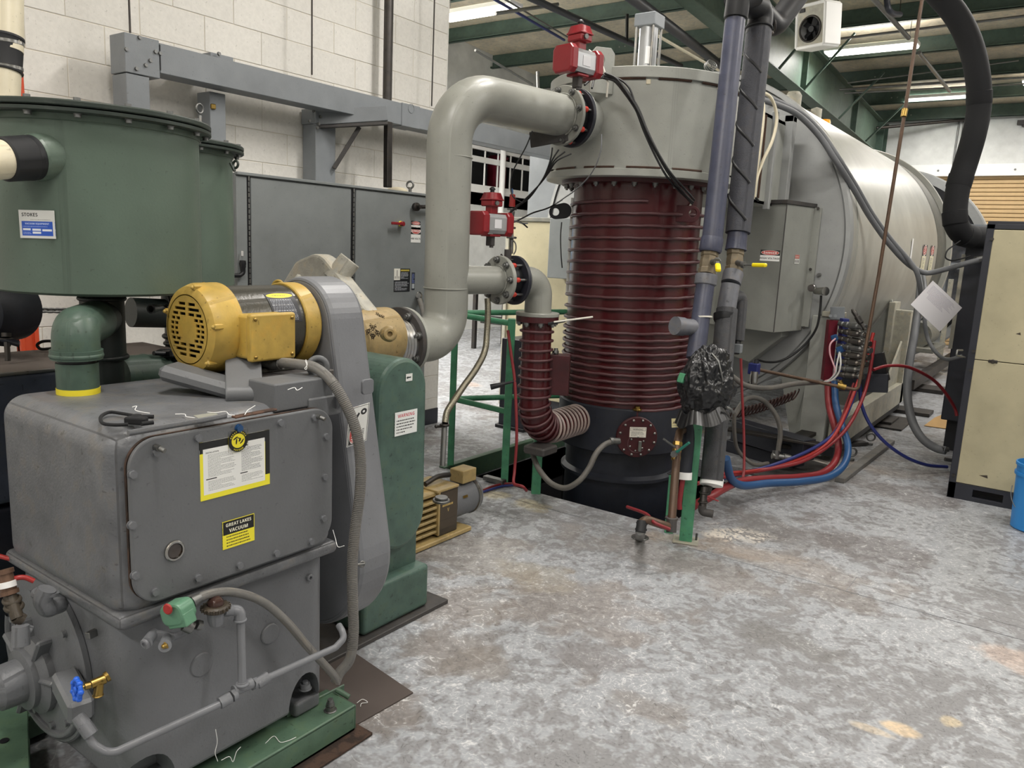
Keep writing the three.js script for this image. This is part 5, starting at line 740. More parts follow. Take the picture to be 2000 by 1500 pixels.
// ------------------------------------------------------------------ booster: green gear guard, tan valve body, white pendulum housing, bellows
{
  const x1 = -2.15, zc = -2.265, t = thing('gear_guard', 'tall rounded green guard on a green pedestal behind the belt guard', 'belt guard', [-2.3, 0.02, -2.26]);
  const sh = hull2([-zc, 0.47], 0.145, [-zc, 0.995], 0.138); part(t, 'guard_shell', faceX(extr(sh, 0.32, 0.016, 24), x1 - 0.32), M.guardGreen);
  part(t, 'guard_ring', faceX(extr((() => { const s = hull2([-zc, 0.47], 0.15, [-zc, 0.995], 0.143); s.holes.push(new THREE.Path(hull2([-zc, 0.47], 0.14, [-zc, 0.995], 0.133).getPoints())); return s; })(), 0.012, 0.002), x1 - 0.30), M.black);
  part(t, 'pedestal', [rbox(-2.52, -2.19, 0.2, 0.5, -2.41, -2.12, 0.01, 2), rbox(-2.54, -2.13, 0.02, 0.215, -2.43, -2.04, 0.02, 3)], M.guardGreen);
  decal(t, 'warning_sign', pWarning, [-2.147, 0.8677, -2.2783], [0, 0, -1], [0, 1, 0], 0.13, 0.098, 'white WARNING sign'); decal(t, 'arrow_sign', pArrow, [-2.147, 1.0532, -2.2902], [0, 0, -1], [0, 1, 0], 0.037, 0.03, 'small rotation arrow sign');
  const p = thing('base_plate', 'dark steel base plate under the green pedestal', 'plate', [-2.4, 0, -2.2]); part(p, 'plate', span(-2.75, -2.1, 0.0005, 0.02, -2.53, -1.83), M.iron); piece(p, 'anchor_nut', gBig, M.darkSteel, [-2.2352, 0.02, -2.4957]);
  // pump body behind the guard
  const u = thing('booster_pump', 'tan and white booster pump body between green guard and bellows', 'pump', [-2.68, 0.02, -2.5]);
  const A = [-2.63, 1.145]; part(u, 'valve_housing', lathe([A[0], A[1], -2.39], [0, 0, -1], [[0, 0], [0.126, 0], [0.138, 0.012], [0.14, 0.03], [0.14, 0.25], [0, 0.25]], 48, 0.5), M.tanCast);
  part(u, 'pump_casing', [lathe([A[0] - 0.05, 0.68, -2.2], [0, 0, -1], [[0, 0], [0.2, 0], [0.2, 0.4], [0, 0.4]], 40), rbox(-2.9, -2.5, 0.02, 0.6, -2.6, -2.2, 0.03)], M.guardGreen);
  const lug = [-2.3224, 1.2027, -2.3738]; part(u, 'port_lug', [lathe(add(lug, [-0.045, 0, -0.005]), [0.75, 0.1, 0.55], [[0, 0], [0.03, 0], [0.034, 0.06], [0.034, 0.075], [0.027, 0.085], [0.026, 0.094], [0.02, 0.096], [0.011, 0.094], [0.01, 0.08], [0, 0.08]], 28, 0.5)], M.tanCast);
  decal(u, 'handwritten_note', pBelts, [-2.4599, 1.2008, -2.388], [1, 0, 0], [0, 1, 0], 0.13, 0.12, 'handwriting Belts B60', 0.0006);
  // pendulum housing: broad flat casting rising to the upper left with a stub pipe
  const zz = -2.55, hullN = (cs) => { const P = []; for (const [x, y, r] of cs) for (let k = 0; k < 40; k++) P.push([x + r * Math.cos(k * Math.PI / 20), y + r * Math.sin(k * Math.PI / 20)]); P.sort((a, b2) => a[0] - b2[0] || a[1] - b2[1]); const cr = (o, a, b2) => (a[0] - o[0]) * (b2[1] - o[1]) - (a[1] - o[1]) * (b2[0] - o[0]), half = (Q) => { const H = []; for (const p of Q) { while (H.length > 1 && cr(H[H.length - 2], H[H.length - 1], p) <= 0) H.pop(); H.push(p); } H.pop(); return H; }; return polyShape([...half(P), ...half([...P].reverse())]); };
  part(u, 'pendulum_housing', [extr(hullN([[A[0] - 0.05, 1.18, 0.135], [...[-2.9325, 1.3982, -2.5].slice(0, 2), 0.118], [...[-3.0289, 1.402, -2.5].slice(0, 2), 0.085], [...[-3.1642, 1.2446, -2.5].slice(0, 2), 0.09]]), 0.085, 0.014).translate(0, 0, zz)], M.whiteCast);
  const sa = [-2.837, 1.397, -2.4984], sb = [-2.7793, 1.5148, -2.5653]; part(u, 'stub_pipe', lathe(sa, sub(sb, sa), [[0, 0], [0.053, 0], [0.053, 0.12], [0.05, 0.124], [0, 0.124]], 32), M.whiteCast);
  part(u, 'bolt_boss', [disc([-2.5207, 1.2962, -2.3776], [0.2, 0.2, 1], 0.009, 0.006), rod([-2.7216, 1.4223, -2.1995], [-2.6877, 1.4096, -2.1585], 0.014, 0.012, 6)], M.whiteCast);
  decal(u, 'handwritten_note', pSeal, [-2.4938, 1.2658, -2.463], [1, -0.25, 0], [0.25, 1, 0], 0.09, 0.028, undefined, 0.0006);
  // bellows
  const bw = thing('bellows', 'silver corrugated bellows between tan booster and grey pipe flange', 'bellows', [-2.68, 1.1, -2.76]); const prof = []; for (let k = 0; k <= 9; k++) prof.push([0.118, k * 0.022], [0.13, k * 0.022 + 0.006], [0.13, k * 0.022 + 0.01], [0.118, k * 0.022 + 0.016]); part(bw, 'corrugation', lathe([-2.685, 1.1, -2.62], [-0.08, -0.02, -1], [[0.1, 0], ...prof], 48, 2), M.bellows);
}
// ------------------------------------------------------------------ big grey vacuum pipe
const PV = [-2.715, -3.13], PR = 0.1165, TY = 2.35, DC = [-2.41, -4.78];
{
  const t = thing('vacuum_pipe', 'fat grey vacuum pipe rising and bending over to the vessel', 'pipe', [PV[0], 1.1, PV[1]]);
  const d = V(DC[0] - PV[0], 0, DC[1] - PV[1]).normalize(); const end = [PV[0] + d.x * 0.84, TY + 0.0, PV[1] + d.z * 0.84];
  const low = [PV[0] + 0.0, 1.1, -2.86]; const path = rounded([low, [PV[0], 1.09, PV[1] - 0.04], [PV[0], TY, PV[1] - 0.02], end], 0.25); part(t, 'pipe_run', pipe(path, PR, 0, 48), M.pipeGrey);
  for (const y of [1.36, 2.03]) part(t, 'weld_bead', torus([PV[0], y, PV[1] - 0.03], [0, 1, 0], PR, 0.0035), M.pipeGrey);
  const fl = (c, ax, r, n, mt, nm, ph = 0) => { const f = part(t, nm, lathe(c, ax, [[PR - 0.002, 0], [r - 0.003, 0], [r, 0.003], [r, 0.021], [r - 0.003, 0.024], [PR - 0.002, 0.024]], 56, 0.4), mt); const q = new THREE.Quaternion().setFromUnitVectors(V(0, 1, 0), V(ax).normalize()); for (let k = 0; k < n; k++) { const a = ph + k * 2 * Math.PI / n, o = V((r - 0.024) * Math.cos(a), -0.001, (r - 0.024) * Math.sin(a)).applyQuaternion(q); piece(t, 'flange_bolt', gBig, M.galv, [c[0] + o.x, c[1] + o.y, c[2] + o.z], ax.map((v) => -v)); } return f; };
  fl([low[0], low[1], low[2] + 0.05], [0, 0, -1], 0.172, 8, M.iron, 'lower_flange', 0.3); part(t, 'lower_flange', lathe([low[0], low[1], low[2] + 0.02], [0, 0, -1], [[PR, 0], [0.17, 0], [0.17, 0.02], [PR, 0.02]], 56), M.pipeGrey);
  const dv = [d.x, 0.0, d.z]; fl(sub(end, dv.map((v) => v * 0.0)), dv, 0.168, 8, M.pipeGrey, 'upper_flange', 0.39);
  part(t, 'fillet_weld', torus(sub(end, dv.map((v) => v * 0.006)), dv, PR + 0.004, 0.005), M.pipeGrey);
  // wafer valve and second flange
  const v = thing('wafer_valve', 'dark wafer valve clamped in the upper pipe flange with red sleeves', 'valve', end), k = (s) => add(end, dv.map((x) => x * s));
  part(v, 'wafer_body', disc(k(0.024), dv, 0.128, 0.07, 48), M.black); const q = new THREE.Quaternion().setFromUnitVectors(V(0, 1, 0), V(dv));
  for (let i = 0; i < 8; i++) { const a = 0.39 + i * Math.PI / 4, o = V(0.144 * Math.cos(a), 0, 0.144 * Math.sin(a)).applyQuaternion(q).toArray(); const s = part(v, 'red_sleeve', lathe(add(k(0.024), o), dv, [[0, 0], [0.016, 0], [0.016, 0.034], [0.009, 0.044], [0, 0.044]], 16), M.spacerRed); part(s, 'stud', rod(add(k(0.06), o), add(k(0.1), o), 0.0075), M.galv); }
  const nz = thing('vessel_nozzle', 'short grey nozzle and dark flange on the upper vessel', 'nozzle', k(0.1)); part(nz, 'nozzle_flange', lathe(k(0.094), dv, [[0.11, 0], [0.165, 0], [0.168, 0.003], [0.168, 0.022], [0.165, 0.025], [0.11, 0.025]], 56), M.frameBlack); part(nz, 'nozzle_neck', rod(k(0.1), k(0.42), 0.128, 0.15, 48), M.vessel); part(nz, 'back_ring', lathe(k(0.118), dv, [[0.12, 0], [0.166, 0], [0.168, 0.004], [0.155, 0.014], [0.12, 0.014]], 56), M.vessel);
  part(nz, 'lug_plate', bar(add(k(-0.01), [-0.16, -0.14, 0.06]), add(k(-0.01), [0.06, -0.1, 0]), 0.012, 0.09), M.iron);
}
// red pneumatic actuators
function actuator(name, label, p, s, ry, tilt) {
  const t = thing(name, label, 'actuator', p); const T = (g) => { g.scale(s, s, s); g.rotateX(tilt); g.rotateY(ry); return g.translate(...p); };
  part(t, 'actuator_body', T(extr(polyShape([[-0.045, -0.055], [0.045, -0.055], [0.058, -0.035], [0.058, 0.035], [0.045, 0.055], [-0.045, 0.055], [-0.058, 0.035], [-0.058, -0.035]]), 0.15, 0.004).translate(0, 0.075, -0.075)), M.actuatorSilver);
  for (const sg of [-1, 1]) part(t, 'end_cap', T(extr(polyShape([[-0.05, -0.068], [0.05, -0.068], [0.07, -0.046], [0.07, 0.046], [0.05, 0.068], [-0.05, 0.068], [-0.07, 0.046], [-0.07, -0.046]]), 0.05, 0.01).translate(0, 0.075, sg > 0 ? 0.072 : -0.122)), M.actuatorRed);
  part(t, 'top_block', [T(box(0.05, 0.05, 0.055, 0.004).translate(0, 0.155, 0)), T(box(0.1, 0.035, 0.085, 0.006).translate(0, 0.19, 0)), T(box(0.108, 0.008, 0.094, 0.003).translate(0, 0.21, 0))], M.actuatorRed);
  part(t, 'switch_lid', T((() => { const g = new THREE.CylinderGeometry(0.05, 0.066, 0.036, 4, 1).rotateY(Math.PI / 4); g.scale(1.05, 1, 0.9); return norm(g.translate(0, 0.232, 0)); })()), M.actuatorRed);
  part(t, 'position_knob', T(lathe([0, 0.25, 0], [0, 1, 0], [[0, 0], [0.012, 0], [0.012, 0.014], [0.018, 0.016], [0.016, 0.024], [0.008, 0.032], [0, 0.032]], 16)), M.black);
  part(t, 'cable_gland', T(rod([0.05, 0.19, 0.015], [0.066, 0.19, 0.018], 0.012)), M.galv);
  part(t, 'bottom_flange', T(box(0.085, 0.014, 0.085, 0.004).translate(0, 0.01, 0)), M.actuatorRed);
  const pl = part(t, 'name_plate', T(box(0.002, 0.05, 0.055, 0.0005).translate(0.0595, 0.075, 0)), pRedLabel);
  part(t, 'bracket', [T(box(0.05, 0.06, 0.03, 0.004).translate(0, -0.02, 0)), T(rod([0.01, -0.06, 0.0], [0.01, 0.01, 0.0], 0.012))], M.iron);
  return t;
}

// ------------------------------------------------------------------ upright vessel in the pit: maroon coil-cooled body, grey head, dark boiler
const VC = [-2.435, -4.735], up = [0, 1, 0];
const vp = (a, r, y) => [VC[0] + r * Math.cos(a), y, VC[1] + r * Math.sin(a)];
{
  const t = thing('diffusion_vessel', 'tall maroon cylinder wound with cooling coil, standing in the floor pit', 'vessel', [VC[0], -1.2, VC[1]]);
  const rb = 0.418; part(t, 'body_shell', lathe([VC[0], 0.6, VC[1]], up, [[0, 0], [rb, 0], [rb, 1.43], [0, 1.43]], 96), M.maroon);
  part(t, 'head_flange', [lathe([VC[0], 2.005, VC[1]], up, [[rb, 0], [0.5, 0], [0.503, 0.003], [0.503, 0.026], [rb, 0.03]], 96)], M.maroonDark); for (let k = 0; k < 24; k++) piece(t, 'flange_bolt', gBig, M.galv, vp(k * Math.PI / 12 + 0.1, 0.472, 2.005), [0, -1, 0]);
  const pts = []; const ys = []; let y = 1.9; for (let k = 0; k < 11; k++) { ys.push(y); y -= 0.0735; } for (let k = 0; k < 12; k++) { ys.push(y); y -= 0.0445; }
  const n = 72; for (let k = 0; k < ys.length - 1; k++) for (let i = 0; i < n; i++) { const a = i / n * Math.PI * 2 + Math.PI * 0.3, wob = 0.0014 * Math.sin(i * 1.7 + k); const p = vp(a, rb + 0.011, lerp(ys[k], ys[k + 1], i / n) + wob); pts.push(p); }
  part(t, 'cooling_coil', merge([new THREE.TubeGeometry(new Poly(pts), pts.length - 1, 0.0105, 8), ...capEnds(pts, 0.0105)]), M.maroonCoil);
  part(t, 'boiler_shell', lathe([VC[0], 0.31, VC[1]], up, [[0, 0], [0.43, 0], [0.435, 0.005], [0.435, 0.29], [0.425, 0.3], [0, 0.3]], 96), M.navy);
  part(t, 'boiler_base', lathe([VC[0], -1.2, VC[1]], up, [[0, 0], [0.36, 0], [0.37, 0.02], [0.37, 1.3], [0.4, 1.31], [0.4, 1.33], [0.37, 1.35], [0.37, 1.52], [0, 1.52]], 64), M.navy);
  part(t, 'highlight_strip', [span(-0.012, 0.012, 1.28, 1.93, -0.003, 0.003)].map((g) => g.rotateY(-0.2).translate(...vp(2.72, 0.43, 0).map((v, i) => i === 1 ? 0 : v))), M.white, 'white strip standing in for a reflected highlight on the shell');  // white strip stands in for the bright bay reflected on the shell
  const lug = part(t, 'lifting_bracket', (() => { const s = hull2([0, 0], 0.046, [0.05, 0.01], 0.05); s.holes.push(new THREE.Path().absarc(-0.004, 0.0, 0.024, 0, Math.PI * 2)); const g = extr(s, 0.02, 0.003); g.rotateY(0.62); return g.translate(...[-2.8404, 1.8262, -4.3865]); })(), M.black);
  part(t, 'lifting_bracket', (() => { const s = hull2([0, 0], 0.05, [0.1, 0], 0.05); s.holes.push(new THREE.Path().absarc(-0.004, 0.006, 0.024, 0, Math.PI * 2)); const g = extr(s, 0.02, 0.003); g.rotateY(-2.5); return g.translate(...[-1.9851, 1.8384, -4.6]); })(), M.maroonDark);
  part(t, 'bracket_hook', pipe([[-2.0786, 1.7876, -4.5472], [-2.0054, 1.8512, -4.6133], [-2.0216, 1.8895, -4.6351], [-2.0156, 1.9096, -4.6562]], 0.006, 0.01, 10), M.cableWhite);
  // gauge port: round bolted cover with sight glass and filler cap
  const an = 1.13 - 0.02, dir = [Math.cos(an), 0, Math.sin(an)]; const gc = [-2.0292, 0.4389, -4.2561];
  const nrm = V(gc[0] - VC[0], 0, gc[2] - VC[1]).normalize().toArray(); const g0 = [VC[0] + nrm[0] * 0.42, gc[1], VC[1] + nrm[2] * 0.42], face = add(g0, nrm.map((v) => v * 0.052)), tan = [nrm[2], 0, -nrm[0]];
  const pc = part(t, 'port_cover', [rod(add(g0, nrm.map((v) => -v * 0.03)), add(g0, nrm.map((v) => v * 0.02)), 0.1, 0.1, 40), disc(add(g0, nrm.map((v) => v * 0.02)), nrm, 0.131, 0.016, 56), disc(add(g0, nrm.map((v) => v * 0.038)), nrm, 0.13, 0.014, 56)], M.maroonDark);
  for (let k = 0; k < 12; k++) { const a = k * Math.PI / 6 + 0.27, p = [0, 1, 2].map((i) => face[i] + 0.114 * (Math.cos(a) * tan[i] + Math.sin(a) * up[i])); part(pc, 'cover_bolt', orient(new THREE.SphereGeometry(0.0095, 12, 8), p, nrm), M.steel); }
  for (let k = 0; k < 6; k++) { const a = k * Math.PI / 3 + 0.4, p = [0, 1, 2].map((i) => face[i] + 0.046 * (Math.cos(a) * tan[i] + Math.sin(a) * up[i]) - 0.04 * up[i]); part(pc, 'cover_bolt', orient(new THREE.SphereGeometry(0.0075, 12, 8), p, nrm), M.steel); }
  part(pc, 'inner_ring', torus(add(face, [0, -0.04, 0]), nrm, 0.058, 0.004, 40, Math.PI), M.maroonCoil);
  decal(t, 'warning_plate', pWarnPlate, add(face, [nrm[0] * 0.003 + tan[0] * 0.002, 0.036, nrm[2] * 0.003]), tan, up, 0.106, 0.066, 'WARNING plate');
  const sg = add(face, [tan[0] * 0.02, -0.055, tan[2] * 0.02]); part(pc, 'sight_tube', [bar(add(sg, [nrm[0] * 0.006, -0.035, nrm[2] * 0.006]), add(sg, [nrm[0] * 0.006, 0.035, nrm[2] * 0.006]), 0.022, 0.012, 0.004, nrm)], M.stainless);
  part(t, 'filler_neck', rod(add(g0, [0, 0.1, 0]), add(g0, [0, 0.165, 0]), 0.016), M.maroonDark); part(t, 'filler_cap', [disc(add(g0, [0, 0.165, 0]), up, 0.03, 0.014), rod(add(g0, [0, 0.178, 0]), add(g0, [0, 0.192, 0]), 0.018, 0.018, 8)], M.brass);
  // hose from the gauge port drooping into the pit
  const h = thing('drain_hose', 'grey hose drooping from the round port down into the pit', 'hose', [-2.1393, 0.4643, -4.0896]); part(h, 'hose_run', tube([[-2.1306, 0.4722, -4.0725], [-2.1631, 0.4533, -4.0203], [-2.179, 0.41, -3.9496], [-2.1935, 0.3239, -3.8954], [-2.2221, 0.2527, -3.8345], [-2.2874, 0.2047, -3.8024], [-2.3823, 0.2097, -3.7981], [-2.4762, 0.2674, -3.8062], [-2.5437, 0.3282, -3.8337], [-2.5848, 0.3609, -3.874]], 0.017, 80), M.hoseGrey);
  part(h, 'hose_fitting', [rod([-2.1405, 0.4716, -4.0653], [-2.1098, 0.4681, -4.099], 0.02, 0.02, 8), rod([-2.1478, 0.4692, -4.0534], [-2.1381, 0.4717, -4.0671], 0.0235, 0.0235, 8)], M.galv);
}
{ // grey head with welded seams
  const t = thing('vessel_drum', 'grey drum head on top of the maroon cylinder with rusty stitch welds', 'vessel head', [VC[0], 2.03, VC[1]]), R = 0.59, HC = [VC[0], VC[1] - 0.0];
  part(t, 'drum_shell', lathe([HC[0], 2.035, HC[1]], up, [[0, 0], [R, 0], [R, 0.545], [0, 0.545]], 110), M.vessel);
  part(t, 'bottom_ring', lathe([HC[0], 2.03, HC[1]], up, [[0.4, 0], [R + 0.012, 0], [R + 0.014, 0.003], [R + 0.014, 0.04], [R + 0.011, 0.043], [R, 0.043]], 110), M.vessel);
  part(t, 'lid', lathe([HC[0], 2.575, HC[1]], up, [[0, 0], [R + 0.016, 0], [R + 0.018, 0.003], [R + 0.018, 0.058], [R + 0.012, 0.062], [0, 0.066]], 110), M.vessel);
  for (const [y, r, a0, rad] of [[2.077, R + 0.004, 0.0, 0.0095], [2.572, R + 0.005, 0.2, 0.009]]) for (let k = 0; k < 14; k++) { const a = a0 + k * 0.449; part(t, 'stitch_weld', (() => { const g = new THREE.TorusGeometry(r, rad, 7, 16, 0.33); g.rotateX(Math.PI / 2); return g.rotateY(-a).translate(HC[0], y, HC[1]); })(), M.rust); }
  for (const p of [[-2.1751, 2.552, -4.2588], [-1.9994, 2.5633, -4.5987]]) { const n = V(p[0] - HC[0], 0, p[2] - HC[1]).normalize(); part(t, 'cable_mount', at(box(0.026, 0.028, 0.006), 0, 0, 0, 0, Math.atan2(n.x, n.z), 0).translate(HC[0] + n.x * (R + 0.003), p[1], HC[1] + n.z * (R + 0.003)), M.pvcWhite); }
  // box duct joining the drum to the chamber head
  part(t, 'duct_side', [span(-2.02, -1.99, 1.98, 2.62, -6.26, -4.9, 0.004), span(-2.9, -1.99, 2.59, 2.62, -6.26, -4.9, 0.004), span(-2.9, -1.99, 1.98, 2.01, -6.26, -4.9, 0.004), span(-2.9, -2.87, 1.98, 2.62, -6.26, -4.9, 0.004)], M.vessel);
  part(t, 'duct_seam', tube([[-1.985, 2.6, -5.75], [-1.986, 2.4, -5.76], [-1.985, 2.02, -5.75]], 0.01), M.rust); part(t, 'duct_seam', tube([[-2.0, 2.622, -5.75], [-2.2, 2.624, -5.75]], 0.012), M.rust);
  part(t, 'duct_flange', [span(-2.0, -1.955, 1.95, 2.65, -5.95, -5.91, 0.004), span(-2.0, -1.93, 1.93, 2.67, -6.3, -6.22, 0.004), span(-2.9, -1.93, 2.62, 2.67, -6.3, -6.22, 0.004)], M.chamberHead);
  const s = thing('air_cylinder', 'aluminium air cylinder with square end cap standing on the vessel head', 'air cylinder', [-2.36, 2.755, -4.6]), c = [-2.3938, 2.7431, -4.6561];
  const x = -2.37, z = -4.6, y0 = 2.635, y1 = 2.955; part(s, 'barrel', lathe([x, y0, z], up, [[0, 0], [0.058, 0], [0.058, y1 - y0], [0, y1 - y0]], 32), M.actuatorSilver); part(s, 'end_cap', [at(rbox(-0.07, 0.07, 0, 0.075, -0.07, 0.07, 0.006, 2), x, y1, z, 0, 0, 0)], M.duct); for (const [a, b] of [[-1, -1], [1, -1], [1, 1], [-1, 1]]) part(s, 'tie_rod', rod([x + a * 0.055, y0 - 0.01, z + b * 0.055], [x + a * 0.055, y1, z + b * 0.055], 0.008), M.steel);
  part(s, 'barrel_label', bar([x + 0.03, y0 + 0.1, z + 0.052], [x + 0.03, y0 + 0.2, z + 0.052], 0.03, 0.002), M.paper);
  const w = thing('wire_coil', 'coil of bright wire lying on the rim of the vessel head', 'wire', [-2.0949, 2.7733, -4.9384]); for (let k = 0; k < 4; k++) part(w, 'wire_loop', torus(add([-2.1019, 2.7664, -4.9319], [0.012 * k, 0.004 * k, 0.01 * k]), [0.6, 0.2 + 0.1 * k, 0.3], 0.034, 0.0035, 28), M.galv);
  const b = thing('angle_bracket', 'grey lifting angle plate with a hole behind the upper red actuator', 'bracket', [-2.3861, 2.5804, -4.127]); part(b, 'plate', (() => { const q = polyShape([[-0.07, -0.12], [0.07, -0.12], [0.07, 0.1], [0.045, 0.13], [-0.045, 0.13], [-0.07, 0.1]]); q.holes.push(new THREE.Path().absarc(-0.02, 0.06, 0.03, 0, Math.PI * 2)); return extr(q, 0.016, 0.002).rotateY(0.9).translate(...[-2.3963, 2.604, -4.0999]); })(), M.vessel); part(b, 'stay', pipe([[-2.4014, 2.6896, -3.9529], [-2.3441, 2.6475, -3.9845], [-2.3051, 2.5534, -3.9917], [-2.2774, 2.5105, -3.9771], [-2.2732, 2.4318, -3.9629]], 0.006, 0.02, 10), M.cableWhite);
}
// black cables draped over the head
{
  const C = (n, l, pts, r, m) => solo(n, l, 'cable', pts[0], tube(pts, r, 90, 8), m);
  const sh = (k) => [[-2.3044, 2.5372, -3.9637], [-2.2358, 2.5169, -3.9708], [-2.1667, 2.4547, -3.9815], [-2.0969, 2.3674, -3.9997], [-2.0434, 2.2648, -4.0154], [-1.9805, 2.1447, -4.0465], [-1.9215, 2.0379, -4.0777], [-1.8945, 1.9632, -4.168], [-1.9028, 1.9104, -4.3252], [-1.9188, 1.8889, -4.4338]].map((p, i) => add(p, [0.008 * k, 0.012 * k * Math.sin(i * 0.7 + k), 0.006 * k]));
  for (let k = 0; k < 5; k++) C('black_cable', `${['first', 'second', 'third', 'fourth', 'fifth'][k]} black cable of the bundle draped across the vessel head`, sh(k - 2), 0.0062, M.cableBlack);
  C('black_cable', 'black cable looping wide at the top of the vessel head bundle', [[-2.2891, 2.53, -3.9606], [-2.2264, 2.5315, -3.9807], [-2.152, 2.4811, -3.9853], [-2.108, 2.398, -3.986], [-2.0898, 2.3657, -3.992]], 0.0055, M.cableBlack);
  for (let k = 0; k < 3; k++) C('black_cable', `black lead ${['nearest', 'next', 'farthest'][k]} to the actuator, running over the nozzle to the cable bundle`, [mix([-2.3158, 2.4705, -3.7164], [-2.2495, 2.4418, -3.7575], k / 2), mix([-2.3078, 2.5043, -3.8168], [-2.2809, 2.5059, -3.8364], k / 2), [-2.3044, 2.5372, -3.9637]], 0.0055, M.cableBlack);
  C('grey_wire', 'thin pale wire hanging from the nozzle across the head weld', [[-2.2518, 2.2247, -3.8955], [-2.243, 2.1468, -3.8847], [-2.2726, 2.0665, -3.8959], [-2.3395, 2.0017, -3.9338], [-2.4583, 1.9366, -3.997], [-2.6215, 1.8925, -4.1205], [-2.8018, 1.8664, -4.2981]], 0.0035, M.cableGrey);
  for (let k = 0; k < 4; k++) C('black_cable', `${['leftmost', 'second', 'third', 'rightmost'][k]} black lead gathered below the upper pipe flange`, [mix([-2.3463, 2.1148, -3.5545], [-2.2612, 2.0876, -3.6092], k / 3), mix([-2.3567, 2.0637, -3.5608], [-2.3282, 2.0492, -3.578], k / 3), mix([-2.4132, 1.99, -3.6042], [-2.402, 1.9906, -3.6123], k / 3), [-2.4931, 1.9307, -3.659], mix([-2.5912, 1.8559, -3.6974], [-2.6284, 1.8193, -3.6629], k / 3), mix([-2.6677, 1.8213, -3.6977], [-2.7146, 1.749, -3.6484], k / 3)], 0.0042, M.cableBlack);
  C('black_cable', 'long taut black cable from the lower actuator to the vessel lug', [[-2.7057, 1.7032, -3.6447], [-2.6765, 1.7429, -3.7366], [-2.7316, 1.7958, -3.9584], [-2.7904, 1.8499, -4.2402], [-2.7639, 1.9011, -4.3327]], 0.005, M.cableBlack);
  C('black_cable', 'slack black wire hanging under the upper pipe to the red gauge', [[-2.4437, 2.1973, -3.5031], [-2.4885, 2.1226, -3.5172], [-2.5458, 2.0371, -3.5199], [-2.5901, 1.9806, -3.5383], [-2.6125, 1.8959, -3.5662], [-2.5959, 1.8604, -3.5703], [-2.5824, 1.8348, -3.6367]], 0.0035, M.cableBlack);
  C('black_cable', 'thin black lead down the left flank of the maroon cylinder', [[-2.7463, 1.7588, -4.3141], [-2.7397, 1.6745, -4.3004], [-2.7186, 1.5455, -4.2872], [-2.7135, 1.4709, -4.2995]], 0.004, M.cableBlack);
}
